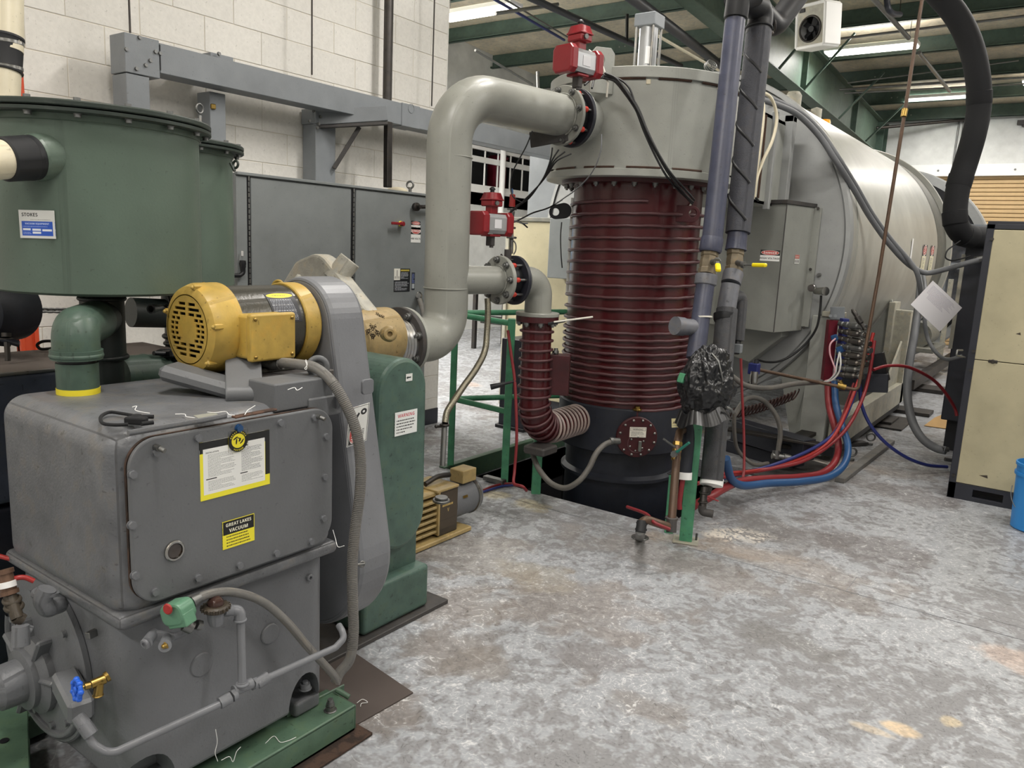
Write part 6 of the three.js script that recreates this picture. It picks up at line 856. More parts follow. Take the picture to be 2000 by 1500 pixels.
// valve branch: upper actuator, small branch valve, grey elbow, maroon side tube
{
  actuator('pneumatic_actuator', 'red and silver valve actuator on the upper pipe flange', [-2.2462, 2.464, -3.6025], 1.0, -0.2, 0.0);
  actuator('pneumatic_actuator', 'red and silver valve actuator above the small branch valve', [-2.6802, 1.638, -3.4864], 0.96, -0.15, 0.0);
  const t = thing('branch_pipe', 'grey branch pipe with elbow from the fat pipe to the maroon side tube', 'pipe', [-2.7035, 1.407, -3.2696]);
  const d = V(sub([-2.5401, 1.4283, -3.7651], [-2.6739, 1.4094, -3.1914])).setY(0).normalize(), r = 0.077, y = 1.405, s = [PV[0] + 0.02, y, PV[1] - 0.02];
  const P = (k) => [s[0] + d.x * k, y, s[2] + d.z * k], dv = [d.x, 0, d.z]; const J = [-2.4848, 1.2231, -3.6972]; 
  part(t, 'pipe_run', rod(P(0.05), P(0.36), r, r, 40), M.pipeGrey);
  const q = new THREE.Quaternion().setFromUnitVectors(V(0, 1, 0), d);
  part(t, 'inner_flange', lathe(P(0.345), dv, [[r - 0.01, 0], [0.132, 0], [0.135, 0.003], [0.135, 0.022], [0.132, 0.025], [r - 0.01, 0.025]], 48), M.pipeGrey); part(t, 'fillet_weld', torus(P(0.34), dv, r + 0.003, 0.004), M.pipeGrey);
  for (let k = 0; k < 8; k++) { const o = V(0.112 * Math.cos(k * Math.PI / 4 + 0.3), -0.001, 0.112 * Math.sin(k * Math.PI / 4 + 0.3)).applyQuaternion(q).toArray(); piece(t, 'flange_bolt', gBig, M.galv, add(P(0.345), o), dv.map((v) => -v)); }
  part(t, 'outer_flange', lathe(P(0.455), dv, [[0.05, 0], [0.135, 0], [0.138, 0.003], [0.138, 0.02], [0.135, 0.023], [0.05, 0.023]], 48), M.frameBlack);
  const v = thing('wafer_valve', 'dark wafer valve with red sleeves in the small branch pipe', 'valve', P(0.4)); part(v, 'wafer_body', disc(P(0.37), dv, 0.092, 0.085, 40), M.black);
  for (let k = 0; k < 8; k++) { const o = V(0.112 * Math.cos(k * Math.PI / 4 + 0.3), 0, 0.112 * Math.sin(k * Math.PI / 4 + 0.3)).applyQuaternion(q).toArray(); const sl = part(v, 'red_sleeve', lathe(add(P(0.37), o), dv, [[0, 0], [0.014, 0], [0.014, 0.03], [0.008, 0.04], [0, 0.04]], 16), M.spacerRed); part(sl, 'stud', rod(add(P(0.4), o), add(P(0.46), o), 0.007), M.galv); }
  part(v, 'shaft_neck', rod(P(0.41).map((c, i) => i === 1 ? y + 0.08 : c), P(0.41).map((c, i) => i === 1 ? y + 0.17 : c), 0.02), M.iron);
  const E1 = P(0.66); part(t, 'elbow', pipe([P(0.47), E1, [E1[0], 1.2, E1[2]]], 0.079, 0.15, 40), M.pipeGrey); part(t, 'weld_bead', torus(P(0.535), dv, 0.079, 0.003), M.pipeGrey);
  part(t, 'side_lever', bar(add(P(0.35), [0, -0.02, 0.02]), add(P(0.35), [-0.02, 0.14, -0.05]), 0.01, 0.03), M.iron);
  part(t, 'bottom_flange', lathe([E1[0], 1.2, E1[2]], up, [[0.06, 0], [0.126, 0], [0.128, 0.003], [0.128, 0.018], [0.125, 0.021], [0.06, 0.021]], 48), M.pipeGrey);
  // maroon side tube with its own coil
  const m = thing('side_tube', 'maroon side tube wound with coil, bending into the maroon cylinder', 'pipe', [E1[0], 0.6, E1[2]]); const b0 = [E1[0], 1.2, E1[2]], lo = 0.5, into = [VC[0] - 0.1, lo, VC[1] + 0.3];
  const path = rounded([b0, [E1[0] + 0.01, lo, E1[2]], into], 0.2); part(m, 'tube_shell', pipe(path, 0.087, 0, 40), M.maroon); part(m, 'top_flange', lathe([E1[0], 1.165, E1[2]], up, [[0.06, 0], [0.122, 0], [0.125, 0.003], [0.125, 0.034], [0.06, 0.035]], 48), M.maroonDark);
  for (let k = 0; k < 8; k++) piece(m, 'flange_bolt', gBig, M.galv, [E1[0] + 0.107 * Math.cos(k * Math.PI / 4), 1.166, E1[2] + 0.107 * Math.sin(k * Math.PI / 4)], [0, -1, 0]);
  const cv = new Poly(path), L = []; let tot = 0; for (let i = 1; i < path.length; i++) tot += len(sub(path[i], path[i - 1]));
  const along = (s0) => { let k = s0; for (let i = 1; i < path.length; i++) { const l = len(sub(path[i], path[i - 1])); if (k <= l) return [mix(path[i - 1], path[i], k / l), sub(path[i], path[i - 1])]; k -= l; } return [path[path.length - 1], sub(path[path.length - 1], path[path.length - 2])]; };
  let sp = 0.09, i = 0; while (sp < tot - 0.06) { const [p, ax] = along(sp); const tilt = add(V(ax).normalize().toArray(), [0.03 * Math.sin(i), 0.02, 0.03 * Math.cos(i * 1.3)]); part(m, 'coil_turn', torus(p, tilt, 0.094, 0.0085, 44, Math.PI * 2, 8), sp > 0.78 ? M.coilFrost : M.maroonCoil, sp > 0.78 && sp < 0.82 ? 'pale frosted coil turn' : undefined); sp += sp < 0.5 ? 0.055 : 0.042; i++; }
  part(m, 'support_foot', [span(E1[0] - 0.03, E1[0] + 0.12, 0.37, 0.42, E1[2] - 0.12, E1[2] + 0.04, 0.01)], M.iron);
  const bx = thing('terminal_box', 'maroon terminal box between side tube and main cylinder', 'box', [-2.4305, 0.9845, -3.871]); const b1 = [-2.4219, 0.8475, -3.872], b2 = [-2.422, 0.9529, -3.895]; part(bx, 'box_body', at(rbox(-0.06, 0.06, -0.12, 0.12, -0.05, 0.05, 0.004, 2), ...[-2.4421, 0.8532, -3.9088], 0, 0.5, 0), M.maroonDark); part(bx, 'cable_gland', [rod([-2.4647, 0.9663, -3.8925], [-2.4706, 1.0083, -3.8974], 0.014, 0.012, 10), rod([-2.4635, 0.9795, -3.8837], [-2.4657, 0.9945, -3.8855], 0.02)], M.galv);
  part(m, 'lever_rod', rod([-2.3189, 1.1928, -3.6218], [-2.1243, 1.2349, -3.7074], 0.005), M.cableWhite, 'thin pale rod sticking out to the right'); part(m, 'rod_clamp', bar([-2.3557, 1.1782, -3.6173], [-2.2676, 1.2042, -3.6609], 0.012, 0.016, 0.004), M.black);
  const g = thing('vacuum_gauge', 'orange-red vacuum gauge tube on stacked clamps beside the lower actuator', 'gauge', [-2.7185, 1.6253, -3.7433]); part(g, 'gauge_head', lathe([-2.7461, 1.8193, -3.766], [0, 1, 0], [[0, 0], [0.018, 0.001], [0.0165, 0.07], [0.008, 0.073], [0, 0.073]], 6), M.hoseBrightRed); part(g, 'gauge_tip', lathe([-2.7562, 1.8898, -3.7743], [0, 1, 0], [[0.007, 0], [0.007, 0.02], [0.003, 0.035], [0, 0.035]], 10), M.hoseBlue);
  part(g, 'clamp_flange', [disc([-2.7436, 1.8016, -3.764], up, 0.03, 0.008), lathe([-2.7378, 1.7605, -3.7591], up, [[0.01, 0], [0.013, 0.01], [0.016, 0.03], [0.012, 0.04], [0, 0.04]], 16), disc([-2.7281, 1.6929, -3.7512], up, 0.022, 0.012), disc([-2.7226, 1.6369, -3.7429], up, 0.03, 0.012), rod([-2.7202, 1.637, -3.7447], [-2.7436, 1.8016, -3.764], 0.009), rod([-2.7129, 1.5515, -3.7312], [-2.7226, 1.6369, -3.7429], 0.012)], M.galv); part(g, 'vent_loop', tube([[-2.7053, 1.6256, -3.7403], [-2.6931, 1.6086, -3.7453], [-2.6873, 1.5675, -3.7404], [-2.694, 1.5464, -3.731]], 0.004), M.galv);
  for (const [k, n] of [[0, 'upper'], [1, 'lower']]) solo('lead_wire', `${n} looped lead between the lower actuator and the gauge`, 'cable', [-2.6533, 1.6823, -3.5278], tube([mix([-2.661, 1.6875, -3.5234], [-2.6594, 1.6763, -3.5221], k), mix([-2.6418, 1.7187, -3.5814], [-2.6394, 1.7017, -3.5794], k), [-2.6302, 1.7333, -3.6427], [-2.6254, 1.7252, -3.7068], mix([-2.6277, 1.7047, -3.7631], [-2.631, 1.7279, -3.7658], k)], 0.0045), k ? M.cableGrey : M.cableBlack);
}
// braided hose to the small rotary pump, rotary pump
{
  const h = thing('braided_hose', 'silver braided hose curving from the branch valve to the small gold pump', 'hose', [-2.5378, 0.6757, -2.9782]); const pts = [[-2.6218, 1.305, -3.4053], [-2.6128, 1.2581, -3.4015], [-2.5977, 1.1196, -3.382], [-2.5809, 1.025, -3.3483], [-2.5689, 0.9359, -3.2625], [-2.5614, 0.8523, -3.1497], [-2.5497, 0.784, -3.0558], [-2.5491, 0.7366, -3.0085], [-2.5372, 0.6861, -2.981]]; part(h, 'hose_run', tube(pts, 0.0165, 120, 14), M.hoseBraid);
  const ribs = [], c = new THREE.CatmullRomCurve3(pts.map((p) => V(p)), false, 'centripetal'); for (let i = 0; i < 110; i++) { const u = (i + 0.5) / 110, p = c.getPointAt(u), d = c.getTangentAt(u); ribs.push(torus(p.toArray(), d.toArray(), 0.0165, 0.0017, 12, Math.PI * 2, 5)); } const rb = part(h, 'hose_rib', ribs, M.hoseBraid); rb.userData.kind = 'stuff';
  part(h, 'clamp', [disc([-2.5371, 0.6705, -2.9776], [0, 1, 0], 0.026, 0.012), bar([-2.5728, 0.6659, -2.9511], [-2.5371, 0.6705, -2.9776], 0.012, 0.014), orient(new THREE.SphereGeometry(0.01, 10, 8), [-2.5707, 0.666, -2.9526], up)], M.darkSteel); part(h, 'riser_tube', rod([-2.5371, 0.6705, -2.9776], [-2.498, 0.4769, -2.9257], 0.0145), M.galv);
  const t = thing('rotary_pump', 'small gold rotary vane pump with grey motor standing behind the green pedestal', 'pump', [-2.92, 0.02, -3.0]);
  const x1 = -2.60; 
  const q0 = [-2.72, 0.2717, -3.3285], fl = [-2.8014, 0.03, -3.4153];
  // casing along z: finned block, dark end plate facing +x-ish, motor behind
  const P0 = [-2.2466, 0.3301, -2.6362]; const cx = -2.645, dz = -0.05;
  part(t, 'pump_base', [span(cx - 0.24, cx + 0.06, 0.004, 0.03, -3.3, -2.63, 0.005)], M.goldPump); for (let k = 0; k < 6; k++) part(t, 'casing_fin', span(cx - 0.18, cx + 0.03, 0.055 + k * 0.034, 0.07 + k * 0.034, -3.04, -2.73, 0.003), M.goldPump);
  part(t, 'pump_casing', span(cx - 0.16, cx - 0.015, 0.03, 0.27, -3.04, -2.73, 0.006), M.bronze); part(t, 'casing_lid', span(cx - 0.17, cx + 0.02, 0.26, 0.285, -3.18, -2.73, 0.006), M.goldPump);  // casing coloured dark so the gaps between the fins read as shaded
  part(t, 'end_cover', span(cx - 0.18, cx + 0.035, 0.03, 0.29, -3.2, -3.04, 0.006), M.bronze); part(t, 'cover_trim', [span(cx - 0.18, cx + 0.039, 0.28, 0.295, -3.2, -3.02, 0.003), span(cx - 0.1, cx + 0.04, 0.04, 0.29, -3.046, -3.032, 0.002)], M.goldPump); decal(t, 'cover_print', pGold, [cx + 0.0365, 0.17, -3.12], [0, 0, -1], up, 0.14, 0.2);
  part(t, 'pump_motor', lathe([cx - 0.08, 0.16, -3.2], [0, 0, -1], [[0, 0], [0.085, 0], [0.105, 0.01], [0.105, 0.24], [0.09, 0.26], [0, 0.26]], 36), M.pumpGrey); part(t, 'motor_band', lathe([cx - 0.08, 0.16, -3.4], [0, 0, -1], [[0.1, 0], [0.112, 0.002], [0.112, 0.022], [0.1, 0.024]], 36), M.stainless);
  part(t, 'capacitor_box', rbox(cx - 0.1, cx - 0.0, 0.265, 0.34, -3.4, -3.28, 0.006, 2), M.goldPump); part(t, 'motor_plate', at(box(0.003, 0.014, 0.04, 0.001), cx + 0.022, 0.2, -3.28, 0, 0, 0.4), M.brass);
  part(t, 'inlet_flange', [disc([[-2.4973, 0.4718, -2.9251][0], 0.286, [-2.4973, 0.4718, -2.9251][2]], up, 0.045, 0.014), disc([[-2.4973, 0.4718, -2.9251][0], 0.3, [-2.4973, 0.4718, -2.9251][2]], up, 0.034, 0.014)], M.galv); part(t, 'oil_sight', [rod([cx - 0.1, 0.285, -2.9], [cx - 0.1, 0.33, -2.9], 0.03, 0.026, 20)], M.darkSteel); part(t, 'exhaust_glass', rod([cx - 0.1, 0.33, -2.9], [cx - 0.1, 0.45, -2.9], 0.03, 0.03, 24), M.glass);
  part(t, 'side_hose', tube([[cx - 0.06, 0.31, -3.03], [cx - 0.06, 0.33, -3.13], [cx - 0.06, 0.32, -3.23]], 0.014), M.darkSteel);
}
// green tube stand at the corner of the pit
{
  const t = thing('pit_stand', 'green tube frame stand at the left corner of the pit', 'stand', [-3.2, 0, -4.2]); const r = 0.02;
  const A = [-3.5119, 0.01, -4.204], B = [-2.9822, 0.005, -4.1456], yt = 1.1, A1 = [-3.0371, 1.1137, -3.6536], B1 = [-2.6449, 1.1256, -3.6865]; part(t, 'stand_leg', bar(A, [A[0], A1[1], A[2]], 0.045, 0.045), M.postGreen); part(t, 'stand_leg', bar(B, [B[0], B1[1], B[2]], 0.05, 0.05), M.postGreen);
  const yb2 = 0.52; const Cc = [-3.0, 0, -5.0]; part(t, 'stand_leg', bar([Cc[0], 0.0, Cc[2]], [Cc[0], A1[1] + 0.03, Cc[2]], 0.045, 0.045), M.postGreen);
  part(t, 'top_rail', rod([A[0], A1[1] - 0.01, A[2]], [B[0], A1[1] - 0.02, B[2]], r), M.postGreen); part(t, 'top_rail', rod([A[0], A1[1], A[2]], [Cc[0], A1[1] + 0.02, Cc[2]], r), M.postGreen); part(t, 'lower_rail', rod([A[0], 0.5, A[2]], [B[0], 0.5, B[2]], r), M.postGreen); part(t, 'lower_rail', rod([A[0], 0.5, A[2]], [Cc[0], 0.5, Cc[2]], r), M.postGreen);
  const p = thing('pit_post', 'green post rising from the pit under the maroon side tube', 'post', [-2.4261, 0.1757, -3.6971]); const p0 = [-2.7118, 0.1141, -4.1286]; part(p, 'post_body', bar([p0[0], -1.2, p0[2]], [p0[0], 0.4, p0[2]], 0.06, 0.06), M.postGreen);
  solo('clamp_bar', 'black lever handle clamped on the green stand', 'handle', [-2.6316, 0.8016, -3.5627], [rod([-2.6706, 0.7876, -3.5318], [-2.6085, 0.8088, -3.5807], 0.017, 0.013, 12), rod([-2.6133, 0.8085, -3.5773], [-2.556, 0.8294, -3.6227], 0.008)], M.black);
  solo('air_hose', 'dark red hose hanging down beside the green stand into the pit', 'hose', [-2.6281, 1.1155, -3.6339], tube([[-2.6353, 1.115, -3.6286], [-2.6023, 0.985, -3.6237], [-2.5649, 0.8406, -3.6188], [-2.5328, 0.6666, -3.6036], [-2.5056, 0.4922, -3.5849], [-2.4903, 0.3172, -3.5575], [-2.4548, 0.2595, -3.5078], [-2.3878, 0.2625, -3.4939], [-2.3927, 0.2254, -3.5446]], 0.009, 80), M.hoseDarkRed);
  solo('air_hose', 'dark red hose lying on the floor behind the gold pump', 'hose', [-2.9611, 0.012, -4.0876], tube([[-2.9731, 0.012, -3.9068], [-2.9785, 0.012, -4.0081], [-2.9555, 0.012, -4.1089], [-2.9054, 0.012, -4.1579], [-2.8563, 0, -4.1795]], 0.008, 40), M.hoseDarkRed);
  solo('air_hose', 'navy blue hose lying beside the dark red hose on the floor', 'hose', [-2.9255, 0.012, -3.9832], tube([[-2.9522, 0.012, -3.8531], [-2.945, 0.012, -3.9642], [-2.9285, 0.012, -4.0724], [-2.8929, 0.012, -4.1228]], 0.008, 40), M.hoseNavy);
  solo('floor_bracket', 'short zinc slotted bracket bolted at the pit corner', 'bracket', [-3.039, 0.02, -4.1038], bar([-3.1177, 0.025, -4.1024], [-2.9517, 0.025, -4.1028], 0.05, 0.03), M.galv);
  // tan control cabinet and bits in the bay behind
  const c = thing('control_cabinet', 'tan control cabinet standing behind the vessel and the branch valve', 'cabinet', [-4.3, 0, -6.4]); part(c, 'cabinet_body', span(-4.62, -3.2, 0.12, 1.83, -6.9, -6.3, 0.006), M.tan); part(c, 'cabinet_top', span(-4.64, -3.2, 1.83, 1.87, -6.92, -6.28, 0.006), M.chamberRim); part(c, 'cabinet_foot', span(-4.6, -3.2, 0, 0.12, -6.88, -6.33, 0.004), M.frameBlack); part(c, 'corner_trim', span(-4.64, -4.6, 0, 1.83, -6.31, -6.28, 0.003), M.cream);
  const db = thing('dark_cabinet', 'low dark cabinet beside the foot of the tan control cabinet', 'cabinet', [-3.9, 0, -5.6]); part(db, 'cabinet_body', rbox(-4.02, -3.75, 0.02, 0.8, -5.75, -5.45, 0.01, 2), M.frameBlack); part(db, 'cabinet_base', span(-4.04, -3.73, 0, 0.03, -5.77, -5.43), M.black);
  const f = thing('table_frame', 'dark steel table frame standing on the bright bay floor', 'table', [-7.2, 0, -9.4]); for (const [x, z] of [[-7.45, -9.38], [-6.6, -9.6], [-7.5, -10.2]]) part(f, 'table_leg', span(x - 0.03, x + 0.03, 0, 0.9, z - 0.03, z + 0.03), M.darkSteel); part(f, 'table_top', [span(-7.5, -6.5, 0.38, 0.5, -9.66, -9.58), span(-7.5, -6.5, 0.86, 0.92, -10.3, -9.3)], M.darkSteel);
  const u = thing('steel_upright', 'grey steel upright with bolt holes behind the vessel, left side', 'upright', [-4.2, 0, -6.75]); const z = -6.6; part(u, 'upright_web', span(-4.62, -4.28, 1.87, 2.62, z - 0.02, z, 0.003), M.duct); part(u, 'upright_flange', span(-4.28, -4.12, 1.87, 2.62, z - 0.1, z, 0.004), M.cabGrey); for (const y of [1.95, 2.15, 2.35]) piece(u, 'upright_bolt', gBolt, M.galv, [-4.3, y, z], [0, 0, 1]);
  const jb = thing('junction_box', 'grey junction box on the tan cabinet just left of the maroon cylinder', 'box', [-3.75, 1.5, -6.2]); part(jb, 'box_body', rbox(-3.98, -3.5, 1.32, 1.86, -6.29, -6.05, 0.008, 2), M.cabGrey);
}

// ------------------------------------------------------------------ horizontal vacuum chamber
const CX = -2.9, CY = 1.7, CR = 1.4, ZF = -6.5, ZR = -11.9;
{
  const t = thing('vacuum_chamber', 'huge pale grey horizontal vacuum chamber on a cream stand', 'vacuum chamber', [CX, 0.3, -9.2]), ax = [0, 0, -1];
  part(t, 'chamber_shell', lathe([CX, CY, ZF], ax, [[CR, 0.05], [CR, ZF - ZR], [CR - 0.02, ZF - ZR]], 160, 0.5), M.chamber);
  part(t, 'front_head', lathe([CX, CY, ZF], ax, [[0, -0.03], [0.8, -0.022], [CR - 0.1, 0], [CR - 0.035, 0.004], [CR - 0.02, 0.02], [CR - 0.02, 0.1], [0, 0.1]], 160, 0.5), M.chamberHead);
  part(t, 'front_rim', lathe([CX, CY, ZF], ax, [[CR - 0.02, -0.01], [CR + 0.012, -0.006], [CR + 0.02, 0.02], [CR + 0.02, 0.075], [CR, 0.085]], 160, 0.6), M.chamberHead);
  part(t, 'shell_ring', lathe([CX, CY, ZF - 0.3], ax, [[CR, 0], [CR + 0.006, 0.004], [CR + 0.006, 0.05], [CR, 0.054]], 160), M.chamber);
  // bare primer edge at the rear: ragged band and flange
  const N = 200, P = [], I = []; for (let i = 0; i <= N; i++) { const a = i / N * Math.PI * 2, rag = 0.05 * (fbm(i / N * 64, 0.5, 64, 4) - 0.5) * 2; for (const z of [ZR + 0.8 + rag, ZR]) P.push(CX + (CR + 0.0025) * Math.cos(a), CY + (CR + 0.0025) * Math.sin(a), z); } for (let i = 0; i < N; i++) { const k = i * 2; I.push(k, k + 1, k + 2, k + 1, k + 3, k + 2); } const g = new THREE.BufferGeometry(); g.setAttribute('position', new THREE.Float32BufferAttribute(P, 3)); g.setAttribute('uv', new THREE.Float32BufferAttribute(new Array(P.length / 3 * 2).fill(0), 2)); g.setIndex(I); g.computeVertexNormals(); part(t, 'primer_band', g, new THREE.MeshStandardMaterial({ color: 0x74746b, roughness: 0.6, map: tGrime, side: THREE.DoubleSide }));
  part(t, 'rear_flange', lathe([CX, CY, ZR], ax, [[CR, -0.05], [CR + 0.06, -0.048], [CR + 0.065, -0.04], [CR + 0.065, 0.05], [CR, 0.06]], 160), M.chamber);
  part(t, 'rear_lining', lathe([CX, CY, ZR], ax, [[CR - 0.02, 0.0], [CR - 0.05, 0.0], [CR - 0.06, -0.3], [0, -0.3]], 80), M.frameBlack);
  decal(t, 'danger_sign', pDangerTall, [CX + 0, 0, 0], [0, 0, -1], up, 0.001, 0.001).visible = true; t.remove(t.children[t.children.length - 1]);
  for (const [p, i] of [[[-1.52, 1.6656, -10.1299], 0], [[-1.52, 1.6732, -10.6845], 1]]) { const a = Math.asin(Math.min(0.99, (p[1] - CY) / CR)); decal(t, 'danger_sign', pDangerTall, [CX + (CR + 0.004) * Math.cos(a), p[1], p[2]], [0, 0.0, -1], [-Math.sin(a), Math.cos(a), 0], 0.26, 0.31, i ? 'right of two DANGER stickers' : 'left of two DANGER stickers'); }
  decal(t, 'paper_strip', M.paper, (() => { const p = [-1.52, 1.7348, -9.2825], a = Math.asin((p[1] - CY) / CR); return [CX + (CR + 0.004) * Math.cos(a), p[1], p[2]]; })(), [0, 0, -1], up, 0.07, 0.26);
  for (const g of [lathe([CX + 0.55, CY + CR - 0.2, -7.5], up, [[0, 0], [0.07, 0.0], [0.07, 0.16], [0.05, 0.19], [0, 0.2]], 20), lathe([CX + 0.68, CY + CR - 0.26, -7.8], up, [[0, 0], [0.05, 0], [0.05, 0.14], [0, 0.16]], 16)]) part(t, 'top_vent', g, M.cream);
  const ph = part(t, 'head_handle', [lathe([-1.7014, 1.3544, -6.42], sub([-1.5593, 1.363, -6.3], [-1.7014, 1.3544, -6.42]), [[0, 0], [0.01, 0], [0.012, 0.03], [0.026, 0.035], [0.03, 0.12], [0.034, 0.16], [0.02, 0.162], [0, 0.162]], 18), disc([-1.704, 1.3784, -6.42], [0, 0, 1], 0.03, 0.05)], M.stainless); piece(t, 'head_bolt', gBig, M.galv, [-1.6893, 1.4794, -6.5], [0, 0, 1]);
  solo('probe_cable', 'black cable hanging from the probe on the chamber head', 'cable', [-1.6139, 1.2946, -6.35], tube([[-1.62, 1.3257, -6.36], [-1.6153, 1.2144, -6.36], [-1.6266, 1.0727, -6.36], [-1.691, 0.944, -6.36], [-1.7818, 0.8358, -6.3], [-1.8474, 0.7915, -6.2], [-1.9042, 0.7897, -6.1], [-1.9457, 0.81, -6]], 0.009, 60), M.cableBlack);
  const b = thing('warning_beacon', 'amber warning beacon on top of the chamber', 'beacon', [-2.3275, 2.9338, -8.4882]); part(b, 'beacon_base', lathe([-2.3231, 2.9032, -8.4846], up, [[0, 0], [0.07, 0], [0.07, 0.04], [0, 0.05]], 20), M.black); part(b, 'beacon_lens', lathe([-2.326, 2.9236, -8.487], up, [[0, 0], [0.06, 0], [0.062, 0.04], [0.055, 0.07], [0, 0.075]], 24), M.beacon);
  // door ring and yoke standing open behind the chamber
  const d = thing('chamber_door', 'open dark-rimmed chamber door with spoked grey back, beyond the chamber', 'door', [CX + 0.3, 0, -14.2]), DZ = -14.3, DX = -2.72, DY = 1.55, DR = 1.55;
  part(d, 'door_rim', lathe([DX, DY, DZ], [0, 0, -1], [[DR - 0.12, 0], [DR, 0.0], [DR + 0.02, 0.02], [DR + 0.02, 0.3], [DR - 0.12, 0.3]], 120), M.chamberHead); part(d, 'door_seal', lathe([DX, DY, DZ + 0.01], [0, 0, -1], [[DR - 0.3, 0.02], [DR - 0.13, 0], [DR - 0.12, 0.04]], 120), M.black); part(d, 'door_dish', lathe([DX, DY, DZ - 0.05], [0, 0, -1], [[0, 0.3], [0.7, 0.24], [DR - 0.28, 0.05], [DR - 0.26, 0.02]], 100, 2), new THREE.MeshStandardMaterial({ color: 0x8d8f96, roughness: 0.5, map: tGrime, side: THREE.DoubleSide }));
  for (const y of [0.9, 1.6, 2.2]) part(d, 'door_beam', span(DX + 0.3, DX + DR - 0.1, y - 0.05, y + 0.05, DZ - 0.05, DZ + 0.12), M.duct); part(d, 'door_beam', span(DX + 0.86, DX + 0.98, 0.6, 2.4, DZ - 0.05, DZ + 0.1), M.duct);
  const c = thing('door_carriage', 'low steel rail carriage under the open chamber door', 'carriage', [-1.8, 0, -13.3]); part(c, 'carriage_rail', span(-2.0, -1.86, 0.34, 0.46, -15.4, -11.2), M.chamberRim); part(c, 'carriage_rail', span(-1.55, -1.45, 0.1, 0.22, -15.4, -10.4), M.darkSteel); part(c, 'carriage_motor', [rod([-1.75, 0.62, -13.0], [-1.75, 0.62, -12.2], 0.18, 0.18, 24), span(-1.98, -1.5, 0.4, 0.46, -13.2, -12.0)], M.chamberRim); for (const g of [span(-2.1, -1.5, 0.5, 1.1, -14.6, -14.5), span(-1.62, -1.56, 0.1, 1.4, -13.6, -13.5), span(-1.42, -1.36, 0.1, 1.4, -13.6, -13.5)]) part(c, 'carriage_plate', g, M.cream); for (const g of [span(-1.75, -1.2, 0.003, 0.05, -11.4, -11.0), span(-1.6, -1.1, 0.003, 0.04, -9.5, -9.2)]) part(c, 'carriage_foot', g, M.darkSteel);
}
{ // chamber stand
  const t = thing('chamber_stand', 'cream steel stand of posts and sills carrying the chamber', 'stand', [-2.9, 0, -8]);
  const post = (x, z, w, top) => part(t, 'stand_post', span(x - w / 2, x + w / 2, 0.03, top, z - w / 2, z + w / 2, 0.004), M.vessel);
  post(-1.6, -6.56, 0.19, 1.16); part(t, 'post_cap', span(-1.62, -1.46, 1.16, 1.2, -6.56, -6.44, 0.004), M.cream);
  for (const m of [1, -1]) part(t, 'saddle_plate', (() => { const s = new THREE.Shape(), r = CR + 0.012; s.moveTo(m * 0.7, -1.66); s.lineTo(m * 1.34, -1.66); s.lineTo(m * 1.34, -0.5); for (let a = -0.34; a >= -0.92; a -= 0.058) s.lineTo(m * r * Math.cos(a), r * Math.sin(a)); s.closePath(); return extr(s, 0.05, 0.004).translate(CX, CY, -9.0); })(), M.vessel);
  part(t, 'saddle_plate', (() => { const s = new THREE.Shape(), r = CR + 0.025; s.moveTo(1.12, -1.62); s.lineTo(1.25, -1.62); s.lineTo(1.25, -0.66); for (let a = -0.5; a >= -0.86; a -= 0.04) s.lineTo(r * Math.cos(a), r * Math.sin(a)); s.closePath(); return extr(s, 0.04, 0.004).translate(CX, CY, -6.6); })(), M.vessel);
  const X = -1.42; part(t, 'sill_beam', span(X - 0.06, X + 0.05, 0.14, 0.36, -9.2, -6.5, 0.004), M.cream); part(t, 'stand_post', span(X - 0.14, X + 0.05, 0.14, 1.12, -9.12, -8.98, 0.004), M.cream); part(t, 'stand_post', span(X - 0.16, X - 0.1, 0.3, 1.2, -9.2, -8.9, 0.004), M.cream);
  part(t, 'gusset', faceX(extr(polyShape([[8.3, 0.36], [8.98, 0.36], [8.98, 0.8]].map(([z, y]) => [z, y])), 0.02, 0.002), X - 0.02), M.cream);
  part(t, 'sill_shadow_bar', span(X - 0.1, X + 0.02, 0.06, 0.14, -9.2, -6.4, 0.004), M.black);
  part(t, 'levelling_foot', [span(X - 0.1, X + 0.1, 0.02, 0.045, -8.75, -8.35), rod([X, 0.045, -8.5], [X, 0.14, -8.5], 0.02), span(X - 0.3, X + 0.22, 0.003, 0.02, -8.9, -8.2)], M.darkSteel);
  part(t, 'front_sill', [bar([-2.1107, 0.2, -6.1707], [-1.4578, 0.2, -5.881], 0.14, 0.16), bar([-2.1605, 0.05, -6.228], [-1.5592, 0.05, -6.0312], 0.16, 0.1)], M.frameBlack); part(t, 'front_sill', bar([-2.0426, 0.28, -5.7617], [-1.3907, 0.26, -5.8802], 0.1, 0.02), M.darkSteel); part(t, 'cross_sill', bar([-1.6407, 0.2, -5.8612], [-1.6056, 0.22, -6.412], 0.12, 0.03), M.darkSteel);
  const w = thing('plywood_board', 'plywood board lying under the chamber behind the sill', 'board', [-1.454, 0.3, -7.68]); part(w, 'board', extr(polyShape([[-1.4846, 0.3, -7.0005], [-1.5289, 0.3, -8.2651], [-1.3941, 0.3, -8.4227], [-1.3972, 0.3, -7.4089]].map((p) => [p[0], -p[2]])), 0.02, 0.002).rotateX(-Math.PI / 2).translate(0, 0.28, 0), M.wood);
  const hv = thing('high_voltage_box', 'grey folded sheet metal high voltage box on the chamber head', 'box', [-2.1, 1.05, -6.3]); const A = [-2.75, 6.48], B = [-2.42, 6.22], R = [-1.86, 6.04], D = [-1.775, 6.47];
  const pl = (pts, y0, y1) => extr(polyShape(pts.map(([x, z]) => [x, z])), y1 - y0, 0.003).rotateX(-Math.PI / 2).translate(0, y0, 0);
